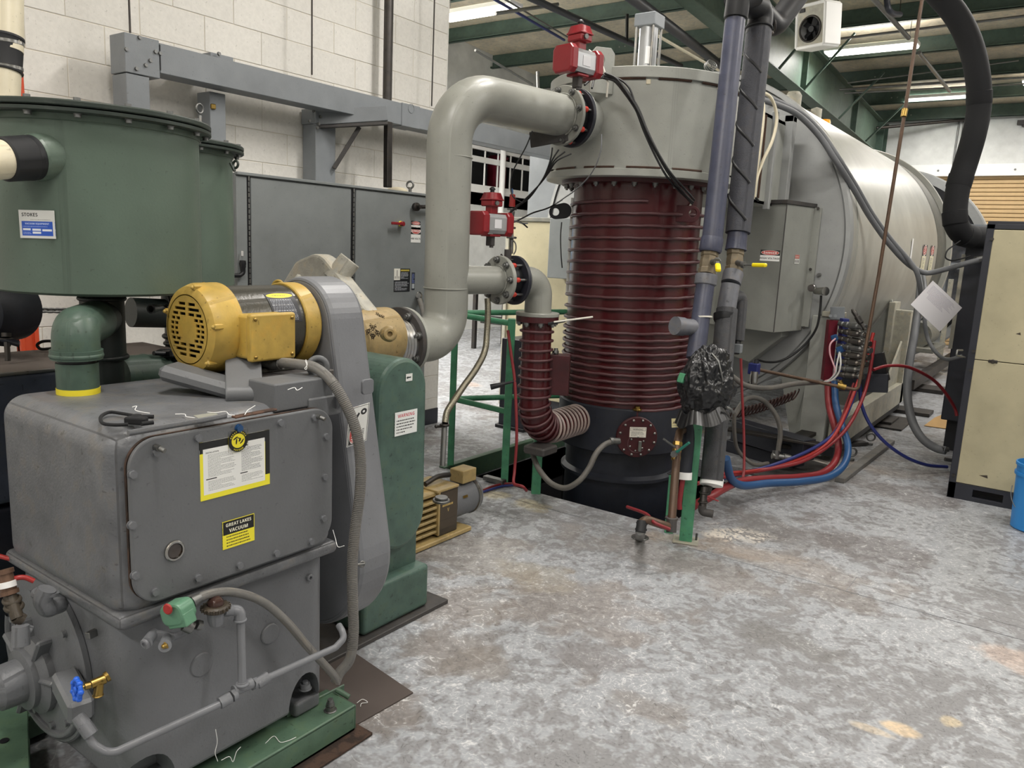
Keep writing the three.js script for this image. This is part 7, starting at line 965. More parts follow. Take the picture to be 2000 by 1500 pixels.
  part(hv, 'box_body', pl([A, B, R, D, [-1.775, 6.52], [-2.75, 6.52]], 1.03, 2.0), M.boxGrey); part(hv, 'box_top', pl([[-2.76, 6.48], [-2.43, 6.2], [-1.85, 6.02], [-1.76, 6.49], [-2.76, 6.5]], 2.0, 2.03), M.iron);
  part(hv, 'side_flange', [span(-1.79, -1.72, 1.06, 2.0, -6.5, -6.47, 0.003)], M.boxGrey); for (const p of [[-1.744, 1.9937, -6.46], [-1.7503, 1.5203, -6.46], [-1.751, 1.0546, -6.46]]) piece(hv, 'box_screw', gBolt, M.darkSteel, p, [0.2, 0, 1]);
  part(hv, 'fold_seam', rod([-1.857, 1.035, -6.036], [-1.857, 1.995, -6.036], 0.004), M.iron);
  part(hv, 'lower_hood', extr(polyShape([[-2.5, 0], [-1.86, 0], [-1.86, -0.05], [-2.1, -0.28], [-2.45, -0.2]]), 0.2, 0.004).translate(0, 1.03, -6.46), M.boxGrey);
  const nrm = [0.306, 0, 0.952]; decal(hv, 'danger_sign', pHighVolt, [-1.84, 1.6122, -5.7083], [0.952, 0, -0.306], up, 0.135, 0.078, 'DANGER HIGH VOLTAGE sign'); decal(hv, 'small_sign', print(96, 120, (g, w2, h) => { fill(g, '#a9a9a2', 0, 0, w2, h); fill(g, '#c4766c', 6, 4, 84, 50); lines(g, 14, 26, 70, 1, 9, '#e8d8d0', 8); fill(g, '#dcdcd6', 0, 60, w2, 60); for (let i = 0; i < 3; i++) fill(g, '#777', 8 + i * 30, 72, 18, 36); }), [-1.81, 1.5955, -6.2782], [0.19, 0, -0.98], up, 0.075, 0.07);
  part(hv, 'top_cable', tube([[-1.9933, 2.0023, -5.7779], [-1.9932, 2.0297, -5.6592], [-1.9959, 2.003, -5.589], [-2.0031, 1.9692, -5.5141]], 0.012), M.cableBlack);
}
// valve manifold, its hoses and copper pipe beside the front post
{
  const t = thing('valve_manifold', 'maroon and blue manifold bars with a stack of grimy hose fittings', 'manifold', [-1.5227, 0.9192, -6.4]);
  const a = [-1.5295, 1.1392, -6.42], b = [-1.5222, 0.6638, -6.42]; part(t, 'supply_bar', bar(a, b, 0.07, 0.06), M.oxide); part(t, 'return_bar', bar([-1.436, 1.1609, -6.4], [-1.4347, 0.6864, -6.4], 0.05, 0.06), M.hoseNavy); part(t, 'mounting_plate', [bar([-1.553, 1.1889, -6.43], [-1.4472, 1.1982, -6.43], 0.02, 0.1), rod([-1.5339, 1.1737, -6.36], [-1.5411, 1.1716, -6.39], 0.012), rod([-1.4963, 1.1771, -6.36], [-1.5033, 1.1751, -6.39], 0.012)], M.duct);
  part(t, 'drain_tray', bar([-1.4284, 0.6612, -6.45], [-1.0873, 0.6913, -6.5], 0.1, 0.14), M.navy); part(t, 'junction_block', bar([-1.2066, 0.9035, -6.55], [-1.1368, 0.6907, -6.55], 0.08, 0.1), M.black);
  const rows = [632, 646, 661, 677, 691, 704, 718, 731]; const L = [[[-1.4596, 1.121, -6.36], [-1.2339, 1.1208, -6.2]], [[-1.4533, 1.066, -6.36], [-1.2203, 1.0652, -6.2]], [[-1.4508, 1.0106, -6.36], [-1.1918, 1.0035, -6.2]], [[-1.4515, 0.9506, -6.36], [-1.179, 0.9554, -6.2]], [[-1.4484, 0.8908, -6.36], [-1.1867, 0.901, -6.2]], [[-1.4458, 0.8349, -6.36], [-1.1948, 0.85, -6.2]], [[-1.4432, 0.7787, -6.36], [-1.2035, 0.8026, -6.2]], [[-1.4416, 0.7304, -6.36], [-1.2122, 0.7551, -6.2]]];
  L.forEach(([p, q], i) => { const d = sub(q, p), l = len(d); part(t, 'hose_fitting', lathe(p, d, [[0, 0], [0.02, 0], [0.02, l * 0.14], [0.013, l * 0.16], [0.013, l * 0.22], [0.024, l * 0.24], [0.024, l * 0.34], [0.016, l * 0.36], [0.016, l * 0.42], [0.028, l * 0.45], [0.026, l * 0.7], [0.018, l * 0.74], [0.018, l * 0.84], [0.023, l * 0.86], [0.021, l], [0, l]], 10, 0.5), i % 3 ? M.fitting : M.galv); part(t, 'hose_clip', disc(add(q, d.map((v) => -v * 0.14)), d, 0.026, 0.018, 20), M.galv); part(t, 'thermo_plug', bar(mix(p, q, 0.08), add(mix(p, q, 0.08), [0.05, 0.0, 0.02]), 0.02, 0.026), M.brass); });
  part(t, 'relief_valve', lathe([-1.2392, 1.1051, -6.2], sub([-1.311, 1.201, -6.2], [-1.2392, 1.1051, -6.2]), [[0, 0], [0.014, 0], [0.014, 0.05], [0.022, 0.06], [0.022, 0.11], [0.016, 0.12], [0.018, 0.16], [0.008, 0.18], [0, 0.18]], 12), M.darkSteel);
  for (const p of [[-1.4658, 1.0144, -6.28], [-1.4186, 0.9288, -6.28]]) part(t, 'cable_tie', at(box(0.05, 0.05, 0.02, 0.008), ...p, 0, 0, 0.4), M.hoseBlue);
  const H = (n, l, pts, r, m) => solo(n, l, 'hose', pts[0], tube(pts, r, 110, 12), m);
  [[0, 'pink tinted', 0xd9a7ae], [1, 'white', 0xd9d9d6], [2, 'second white', 0xcfcfcc]].forEach(([k, n, c]) => solo('sensor_wire', `${n} sensor wire looping off the valve manifold`, 'cable', [-1.4588, 1.0172, -6.25], tube(k === 0 ? [[-1.451, 1.0141, -6.25], [-1.476, 0.9703, -6.22], [-1.4718, 0.8999, -6.22], [-1.4194, 0.7681, -6.22], [-1.4506, 0.7021, -6.24], [-1.4909, 0.6781, -6.26]] : k === 1 ? [[-1.41, 0.9165, -6.25], [-1.4128, 0.8085, -6.22], [-1.4144, 0.7569, -6.22], [-1.4572, 0.6932, -6.24], [-1.507, 0.6626, -6.27]] : [[-1.405, 0.9053, -6.25], [-1.3804, 0.8264, -6.2], [-1.3879, 0.7625, -6.2], [-1.4257, 0.7021, -6.2], [-1.4927, 0.6721, -6.24]], 0.0065, 50), plain(c, 0.5)));
  H('water_hose', 'thick red hose dropping from the manifold and lying toward the pit', [[-1.4911, 0.6647, -6.3425], [-1.4474, 0.4968, -6.2746], [-1.355, 0.3251, -6.1781], [-1.3085, 0.2226, -6.1265], [-1.2888, 0.1324, -5.996], [-1.3217, 0.0729, -5.8348], [-1.4163, 0.0826, -5.5199], [-1.5322, 0.1178, -5.1954], [-1.6075, 0.1495, -4.8991], [-1.6199, 0.1679, -4.5824], [-1.6472, 0.1414, -4.4323], [-1.7046, 0.0979, -4.3819], [-1.7595, 0.0391, -4.3672]], 0.026, M.hoseRed);
  H('water_hose', 'thick blue hose curving along the floor from the manifold to the pipes', [[-1.4371, 0.6747, -6.3208], [-1.3908, 0.5085, -6.2551], [-1.3025, 0.3574, -6.1603], [-1.2309, 0.2491, -6.0629], [-1.1989, 0.1552, -5.878], [-1.2362, 0.1001, -5.6522], [-1.3453, 0.0979, -5.3867], [-1.499, 0.1155, -5.0938], [-1.5723, 0.1521, -4.8], [-1.5974, 0.2097, -4.6699], [-1.5954, 0.3082, -4.5682], [-1.5976, 0.3825, -4.5204]], 0.026, M.hoseBlue);
  H('air_hose', 'bright red hose hanging from the manifold right side', [[-1.2005, 1.0167, -6.3773], [-1.1971, 0.8823, -6.3503], [-1.1974, 0.7286, -6.3165], [-1.2065, 0.5634, -6.2114], [-1.2527, 0.3801, -6.076], [-1.3252, 0.2622, -5.9361], [-1.4288, 0.1725, -5.6554], [-1.5567, 0.1479, -5.3717], [-1.6779, 0.1439, -5.0972], [-1.7453, 0.1582, -4.8027], [-1.7765, 0.1771, -4.5351]], 0.0135, M.hoseRed);
  H('air_hose', 'second bright red hose beside the copper pipe', [[-1.2149, 1.0735, -6.3794], [-1.2276, 0.919, -6.3365], [-1.2431, 0.7328, -6.2223], [-1.2713, 0.5113, -6.0914], [-1.3103, 0.3305, -5.9617], [-1.375, 0.2332, -5.8318], [-1.5019, 0.1622, -5.5386], [-1.6393, 0.1508, -5.1886], [-1.7393, 0.1755, -4.8731], [-1.7706, 0.1801, -4.6023]], 0.0125, M.hoseBrightRed);
  H('air_hose', 'navy hose running down with the red ones to the pit', [[-1.2573, 0.7059, -6.2687], [-1.2624, 0.5602, -6.1708], [-1.2888, 0.4158, -6.058], [-1.3382, 0.3102, -5.9373], [-1.4219, 0.2344, -5.7362], [-1.5468, 0.1718, -5.4463], [-1.6779, 0.1439, -5.0972], [-1.7565, 0.1409, -4.7909]], 0.0125, M.hoseNavy);
  H('air_hose', 'thin red hose crossing in front of the sill', [[-1.2808, 0.6931, -6.2492], [-1.3014, 0.5497, -6.2031], [-1.3267, 0.3945, -6.1511], [-1.3871, 0.2482, -6.0136], [-1.4416, 0.1803, -5.8975]], 0.009, M.hoseRed);
  H('air_hose', 'blue hose arching low across the floor to the tan cabinet', [[-1.2663, 0.6719, -6.3797], [-1.2315, 0.5176, -6.3707], [-1.1552, 0.3656, -6.3919], [-1.0403, 0.2354, -6.4454], [-0.9003, 0.1293, -6.5469], [-0.7692, 0.0682, -6.677], [-0.6445, 0.0447, -6.8356]], 0.013, M.hoseNavy);
  H('air_hose', 'red hose arching from the manifold to the tan cabinet side', [[-1.1758, 0.799, -6.3473], [-1.1137, 0.8235, -6.4593], [-1.0116, 0.8233, -6.5945], [-0.9077, 0.7657, -6.7807], [-0.8124, 0.6775, -6.9542], [-0.7304, 0.5653, -7.0505], [-0.6749, 0.4579, -7.129], [-0.6579, 0.4096, -7.1306]], 0.0125, M.hoseRed);
  H('power_hose', 'thick grey power cable sagging to the foot of the tan cabinet', [[-1.216, 1.5119, -8.2213], [-1.1491, 1.2657, -7.8408], [-1.1086, 0.9656, -7.5545], [-1.0909, 0.7131, -7.3872], [-1.0452, 0.4701, -7.2418], [-0.958, 0.2796, -7.1376], [-0.8576, 0.1798, -7.0626], [-0.7572, 0.13, -7.0609], [-0.6887, 0.1288, -7.0471]], 0.034, M.cableGrey);
  H('power_hose', 'grey cable hanging in a loop behind the white sheet', [[-1.1415, 1.5396, -7.7814], [-1.066, 1.3692, -7.5485], [-1.0267, 1.1591, -7.4058], [-0.9814, 0.9897, -7.401], [-0.8864, 0.8765, -7.3192], [-0.7977, 0.8419, -7.2502], [-0.6883, 0.8839, -7.2126]], 0.016, M.cableGrey);
  H('power_hose', 'grey cable pair sweeping over the chamber flank to the tan cabinet', [[-2.0361, 2.6943, -5.5868], [-1.9357, 2.6787, -5.8422], [-1.8548, 2.6403, -6.0786], [-1.7412, 2.5143, -6.2569], [-1.6377, 2.356, -6.3585], [-1.5362, 2.1666, -6.5766], [-1.4363, 1.9497, -6.8499], [-1.3024, 1.7385, -7.0863], [-1.1607, 1.5806, -7.2776], [-1.0574, 1.5314, -7.4029], [-0.909, 1.5736, -7.3933], [-0.7827, 1.6218, -7.3691], [-0.6903, 1.6554, -7.38]], 0.022, M.cableGrey);
  H('power_hose', 'second grey cable tied beside the first over the chamber flank', [[-2.0296, 2.7344, -5.6626], [-1.924, 2.6973, -5.917], [-1.8338, 2.6475, -6.1326], [-1.7301, 2.5299, -6.2932], [-1.6265, 2.3749, -6.3955], [-1.528, 2.189, -6.6123], [-1.4271, 1.9721, -6.8863], [-1.3015, 1.7802, -7.0961], [-1.176, 1.6297, -7.2151], [-1.1116, 1.541, -7.2416], [-1.0781, 1.4159, -7.3005], [-1.0659, 1.2858, -7.4055]], 0.02, M.cableGrey);
  H('thin_cable', 'dark cable following the rim of the chamber head', [[-2.2175, 2.8505, -6.4274], [-2.1451, 2.7743, -6.5871], [-2.0954, 2.6013, -6.6471], [-2.0594, 2.3966, -6.628], [-2.0479, 2.1491, -6.582], [-2.0519, 2.0578, -6.5592]], 0.016, M.cableGrey);
  for (const [k, l] of [[0, 'left'], [1, 'right']]) H('white_tube', `${l} of two cream tubes looping over the duct beside the wrapped pipe`, k ? [[-1.9126, 2.6865, -5.3613], [-1.8638, 2.6597, -5.4527], [-1.8307, 2.5519, -5.5151], [-1.8285, 2.3967, -5.4827], [-1.8452, 2.2333, -5.3726], [-1.8441, 2.1078, -5.2836], [-1.8384, 1.9896, -5.2618]] : [[-1.9175, 2.6625, -5.3526], [-1.8827, 2.6137, -5.3667], [-1.8656, 2.513, -5.3569], [-1.8562, 2.3103, -5.3192], [-1.8523, 2.1073, -5.2776], [-1.8452, 1.979, -5.2546]], 0.011, M.pvcWhite);
  H('hoop_hose', 'grey hose hoop standing on the sill below the chamber', [[-1.8787, 0.4677, -5.3991], [-1.8513, 0.5772, -5.5673], [-1.7738, 0.5586, -5.6809], [-1.6827, 0.459, -5.7242], [-1.6393, 0.3491, -5.731], [-1.6293, 0.1923, -5.7039]], 0.018, M.hoseGrey);
  H('hoop_hose', 'thin grey hose running from behind the bag down to the sill', [[-1.8487, 0.5128, -5.3056], [-1.8395, 0.3417, -5.3371], [-1.8198, 0.223, -5.3875], [-1.7231, 0.1337, -5.437], [-1.6636, 0.1164, -5.6004]], 0.014, M.hoseGrey);
  H('air_hose', 'thin dark red hose hanging from below the wrapped pipe to the floor', [[-1.7961, 0.914, -5.1814], [-1.7612, 0.7088, -5.1614], [-1.706, 0.4013, -5.1334], [-1.6561, 0.1751, -5.0572], [-1.6382, 0.1346, -4.9987]], 0.009, M.hoseRed);
  const f = thing('pipe_tee_fitting', 'silver tee fitting at the foot of the grey hose hoop', 'fitting', [-1.6261, 0.17, -5.7013]); part(f, 'tee_body', [rod([-1.6426, 0.1991, -5.6959], [-1.6341, 0.1396, -5.6889], 0.026), rod([-1.6617, 0.1605, -5.6738], [-1.5455, 0.1447, -5.7532], 0.024), rod([-1.5929, 0.1532, -5.7213], [-1.5547, 0.1442, -5.7466], 0.032, 0.032, 8)], M.galv);
  const sp = thing('coil_spring_hose', 'rust brown coiled air hose stretched below the chamber', 'hose', [-1.8695, 0.4069, -6.141]); { const p0 = [-2.0278, 0.4016, -5.7773], p1 = [-1.6884, 0.5462, -6.2382], pts = [], n = 18; for (let i = 0; i <= n * 16; i++) { const u = i / (n * 16), a = u * n * Math.PI * 2, c = mix(p0, p1, u); c[1] -= 0.02 * Math.sin(u * Math.PI); pts.push([c[0] + 0.014 * Math.cos(a), c[1] + 0.042 * Math.cos(a), c[2] + 0.045 * Math.sin(a)]); } part(sp, 'hose_coil', new THREE.TubeGeometry(new Poly(pts), pts.length - 1, 0.0055, 6), M.coilRust); }
  const cp = thing('copper_pipe', 'brown copper pipe dropping from the roof past the chamber and turning left', 'pipe', [-1.2163, 0.6619, -6.0388]); const q1 = [-1.1665, 3.6125, -6.3457], q2 = [-1.1654, 3.4015, -6.3003], q3 = [-1.1716, 2.6654, -6.2596], q4 = [-1.1906, 1.4991, -6.178], q5 = [-1.2058, 0.6736, -6.0489]; part(cp, 'pipe_drop', pipe([[q1[0] + 0.05, 4.95, q1[2]], q1, q3, q4, q5, [-1.4691, 0.7002, -5.9917], [-1.8141, 0.7872, -5.6398]], 0.0125, 0.03, 14), M.brownPipe); part(cp, 'pipe_joint', rod([-1.1726, 2.6725, -6.2604], [-1.1738, 2.6187, -6.2478], 0.021), M.brass); part(cp, 'pipe_tee', [rod([-1.3462, 0.6941, -6.0281], [-1.2901, 0.6815, -6.0404], 0.024), rod([-1.3153, 0.6898, -6.0367], [-1.3358, 0.7261, -6.03], 0.018)], M.brass);
  const rg = thing('air_regulator', 'small air filter with blue head below the high voltage box', 'regulator', [-1.812, 0.7998, -5.5193]); part(rg, 'regulator_head', at(rbox(-0.035, 0.035, -0.04, 0.04, -0.035, 0.035, 0.008, 2), ...[-1.8101, 0.8072, -5.5223]), M.hoseNavy); part(rg, 'filter_bowl', lathe([-1.7995, 0.6911, -5.5044], up, [[0, 0], [0.024, 0.004], [0.028, 0.03], [0.028, 0.1], [0, 0.1]], 18), M.stainless); part(rg, 'head_knob', rod([-1.8053, 0.8367, -5.5322], [-1.8075, 0.873, -5.5386], 0.022, 0.02, 12), M.black);
  H('power_hose', 'dark grey cable running from the air filter past the front post', [[-1.8958, 0.7609, -5.3263], [-1.8141, 0.7046, -5.3722], [-1.7102, 0.6743, -5.5645], [-1.5935, 0.6959, -5.7772], [-1.4949, 0.6885, -6.0954]], 0.02, M.hoseGrey);
  const fs = thing('floor_stop', 'rusty flat steel bar lying on the floor beyond the hoses', 'bar', [-1.2036, 0.02, -6.6414]); part(fs, 'steel_bar', bar([-1.2218, 0.02, -5.8907], [-1.1812, 0.02, -7.5659], 0.07, 0.035), M.conduit);
  for (const [p, n] of [[[-1.3089, 0.03, -6.6354], 'near'], [[-1.3103, 0.03, -7.3491], 'far']]) { const e = thing('floor_eye', `steel eye bolt on the floor at the ${n} end of the rusty bar`, 'eye bolt', p); part(e, 'eye', torus(add(p, [0, 0.045, 0]), [0.4, 0, 1], 0.034, 0.008, 24), M.galv); part(e, 'nut', disc([p[0], 0.001, p[2]], up, 0.025, 0.02), M.galv); }
  const fp = thing('floor_plate', 'grimy steel channel plates lying where the hoses cross the floor', 'plate', [-1.5335, 0.01, -5.9565]); part(fp, 'plate', bar([-1.7206, 0.012, -5.5767], [-1.4739, 0.012, -6.3035], 0.26, 0.02), M.iron); part(fp, 'plate', bar([-1.6463, 0.02, -6.8767], [-1.3449, 0.02, -7.3166], 0.08, 0.03), M.iron);
}
// white sheet, tan cabinet, insulated pipe, bucket, cardboard
{
  const s = thing('paper_sheet', 'white printed sheet hanging tilted beside the chamber stand', 'paper', [-0.9013, 1.2783, -7.0222]); { const c = [-0.9013, 1.2783, -7.0222], e1 = sub([-0.7322, 1.2799, -7.1432], [-0.9501, 1.4814, -7.0318]), e2 = sub([-1.0727, 1.2927, -6.9031], [-0.9501, 1.4814, -7.0318]); const o = decal(s, 'sheet', pSheet, c, e1, e2.map((v) => -v), len(e1), len(e2), undefined, 0.004); }
  const t = thing('chiller_cabinet', 'tall tan panelled cabinet with black frame at the right edge', 'cabinet', [-0.1, 0, -6.6]); const x0 = -0.553, x1 = 0.75, z0 = -6.1, z1 = -7.35, y1 = 1.885;
  part(t, 'frame_post', span(x0, x0 + 0.05, 0.0, y1, z0 - 0.06, z0, 0.004), M.frameBlack); part(t, 'frame_post', span(x0, x0 + 0.05, 0.0, y1, z1, z1 + 0.06, 0.004), M.frameBlack); part(t, 'frame_rail', span(x0, x1, y1 - 0.035, y1, z0 - 0.06, z0, 0.004), M.frameBlack); part(t, 'cabinet_top', span(x0, x1, y1 - 0.005, y1 + 0.02, z1, z0 - 0.03, 0.004), M.frameBlack); part(t, 'frame_post', span(x1 - 0.05, x1, 0, y1, z0 - 0.06, z0, 0.004), M.frameBlack);
  { const q = polyShape([[x0, 0], [x1, 0], [x1, 0.115], [x0, 0.115]]); const h = new THREE.Path(); h.moveTo(-0.4, 0.03); h.lineTo(-0.4, 0.085); h.lineTo(-0.22, 0.085); h.lineTo(-0.22, 0.03); h.closePath(); q.holes.push(h); part(t, 'base_skirt', [extr(q, 0.03, 0.002).translate(0, 0, z0 - 0.03), span(x0, x0 + 0.03, 0, 0.115, z1, z0 - 0.03)], M.frameBlack); part(t, 'base_pan', span(x0 + 0.04, x1, 0.005, 0.03, z1, z0 - 0.1), M.black); }
  part(t, 'side_panel', span(x0 + 0.012, x0 + 0.03, 0.115, y1 - 0.03, z1 + 0.06, z0 - 0.06), M.frameBlack); part(t, 'back_panel', span(x0, x1, 0.1, y1, z1 - 0.01, z1), M.frameBlack);
  part(t, 'front_panel', span(x0 + 0.045, x1 - 0.04, 0.985, y1 - 0.038, z0 - 0.03, z0 + 0.004, 0.003), M.tan); part(t, 'front_panel', span(x0 + 0.045, x1 - 0.04, 0.118, 0.98, z0 - 0.03, z0 + 0.004, 0.003), M.tan);
  for (const p of [[-0.5125, 1.7857, -6.1], [-0.5206, 1.0369, -6.1], [-0.5218, 0.9065, -6.1], [-0.5276, 0.1626, -6.1]]) piece(t, 'panel_screw', gBolt, M.darkSteel, [p[0], p[1], z0 + 0.003], [0, 0, 1]);
  part(t, 'panel_latch', [bar([[-0.427, 0.9644, -6.1][0], 0.982, z0 + 0.006], [[-0.3737, 0.9642, -6.1][0], 0.982, z0 + 0.006], 0.01, 0.02), disc([[-0.4003, 0.9643, -6.1][0], 0.982, z0 + 0.003], [0, 0, 1], 0.014, 0.01)], M.darkSteel);
  part(t, 'paint_chip', extr(polyShape([[0, 0], [0.05, 0.01], [0.055, -0.012]]), 0.0012, 0).translate([-0.3796, 0.1945, -6.1][0], [-0.3796, 0.1945, -6.1][1], z0 + 0.0035), M.bronze); part(t, 'paint_chip', extr(polyShape([[0, 0], [0.025, 0.012], [0.03, -0.006]]), 0.0012, 0).translate([-0.2981, 1.1787, -6.1][0], [-0.2981, 1.1787, -6.1][1], z0 + 0.0035), M.bronze);
  part(t, 'side_hook', [pipe([[-0.57, 0.9851, -6.1416], [-0.57, 1.0452, -5.6125], [-0.57, 1.0766, -5.6269], [-0.57, 1.053, -5.9176]], 0.006, 0.008, 8), rod([-0.725, 1.6549, -7.4799], [-0.6826, 1.6698, -7.5134], 0.03, 0.03, 16)], M.galv);
  part(t, 'cable_entry', [rod([-0.6747, 0.0837, -6.9225], [-0.634, 0.0779, -6.9502], 0.016), rod([-0.7167, 0.1354, -7.0286], [-0.6765, 0.1377, -7.0578], 0.02)], M.galv);
  const u = thing('side_unit', 'black equipment box standing behind the tan cabinet', 'box', [-0.75, 0, -7.6]); part(u, 'box_body', rbox(-0.82, -0.4, 0.28, 1.8, -8.4, -7.6, 0.01, 2), M.frameBlack); part(u, 'box_foot', span(-0.78, -0.5, 0.0, 0.28, -8.2, -7.7), M.black); part(u, 'box_trim', span(-0.84, -0.81, 0.9, 1.7, -7.65, -7.59), M.cream); 
  const d = thing('insulated_pipe', 'thick black wrapped pipe curving down from the roof into the tan cabinet', 'pipe', [-0.6999, 1.8397, -7.5382]); const e0 = [-1.4052, 3.9068, -7.2379], pts = [[e0[0] - 0.25, 4.95, e0[2] + 0.02], [e0[0] - 0.2, e0[1] + 0.6, e0[2]], e0, [-1.2478, 3.7341, -7.3124], [-1.0969, 3.561, -7.3821], [-0.9766, 3.3458, -7.4208], [-0.8902, 3.0882, -7.4262], [-0.8562, 2.8583, -7.4625], [-0.8577, 2.6343, -7.4124], [-0.8863, 2.4156, -7.4066], [-0.907, 2.2298, -7.3511], [-0.9039, 2.0658, -7.3174], [-0.8832, 1.9439, -7.3056], [-0.8341, 1.863, -7.3853], [-0.7685, 1.84, -7.4894], [-0.6591, 1.8465, -7.6936]]; part(d, 'pipe_wrap', tube(pts, 0.09, 120, 24), M.softBlack); { const c = new THREE.CatmullRomCurve3(pts.map((p) => V(p)), false, 'centripetal'); for (const q of [0.6, 0.78, 0.86, 0.92]) { const p = c.getPointAt(q), dd = c.getTangentAt(q); part(d, 'wrap_edge', lathe(add(p.toArray(), dd.toArray().map((v) => -v * 0.05)), dd.toArray(), [[0.088, 0], [0.0945, 0.004], [0.093, 0.1], [0.088, 0.11]], 28), M.softBlack); } } solo('thin_cable', 'thin black wire dangling below the wrapped pipe bend', 'cable', [-0.8567, 1.7831, -7.3516], tube([[-0.8328, 1.8031, -7.3107], [-0.8738, 1.7597, -7.2719], [-0.9082, 1.7167, -7.238], [-0.9107, 1.6632, -7.2245], [-0.881, 1.6444, -7.2416], [-0.8217, 1.6568, -7.349], [-0.7637, 1.686, -7.4591]], 0.006, 40), M.cableBlack);
  const b = thing('bucket', 'bright blue plastic bucket at the right edge beside the tan cabinet', 'bucket', [-0.02, 0.001, -5.72]); part(b, 'bucket_wall', lathe([-0.02, 0.001, -5.72], up, [[0, 0], [0.118, 0], [0.128, 0.008], [0.14, 0.34], [0.15, 0.342], [0.15, 0.36], [0.142, 0.362], [0.142, 0.4], [0.15, 0.402], [0.15, 0.42], [0.142, 0.422], [0.136, 0.36], [0.124, 0.01], [0, 0.008]], 48, 0.6), M.blueBucket); part(b, 'bail', torus([-0.02, 0.22, -5.72], [0.3, 0.4, 1], 0.155, 0.003, 40, Math.PI), M.galv);
  solo('cardboard_sheet', 'flattened cardboard sheet leaning on the floor behind the tan cabinet', 'cardboard', [-1.0076, 0.05, -9.0105], extr(polyShape([[0, 0], [0.5, 0], [0.5, 0.42], [0.26, 0.45], [0.08, 0.2]]), 0.006, 0.001).rotateX(-1.25).rotateY(0.1).translate(...[-1.0701, 0.003, -8.6631]), M.cardboard);
}

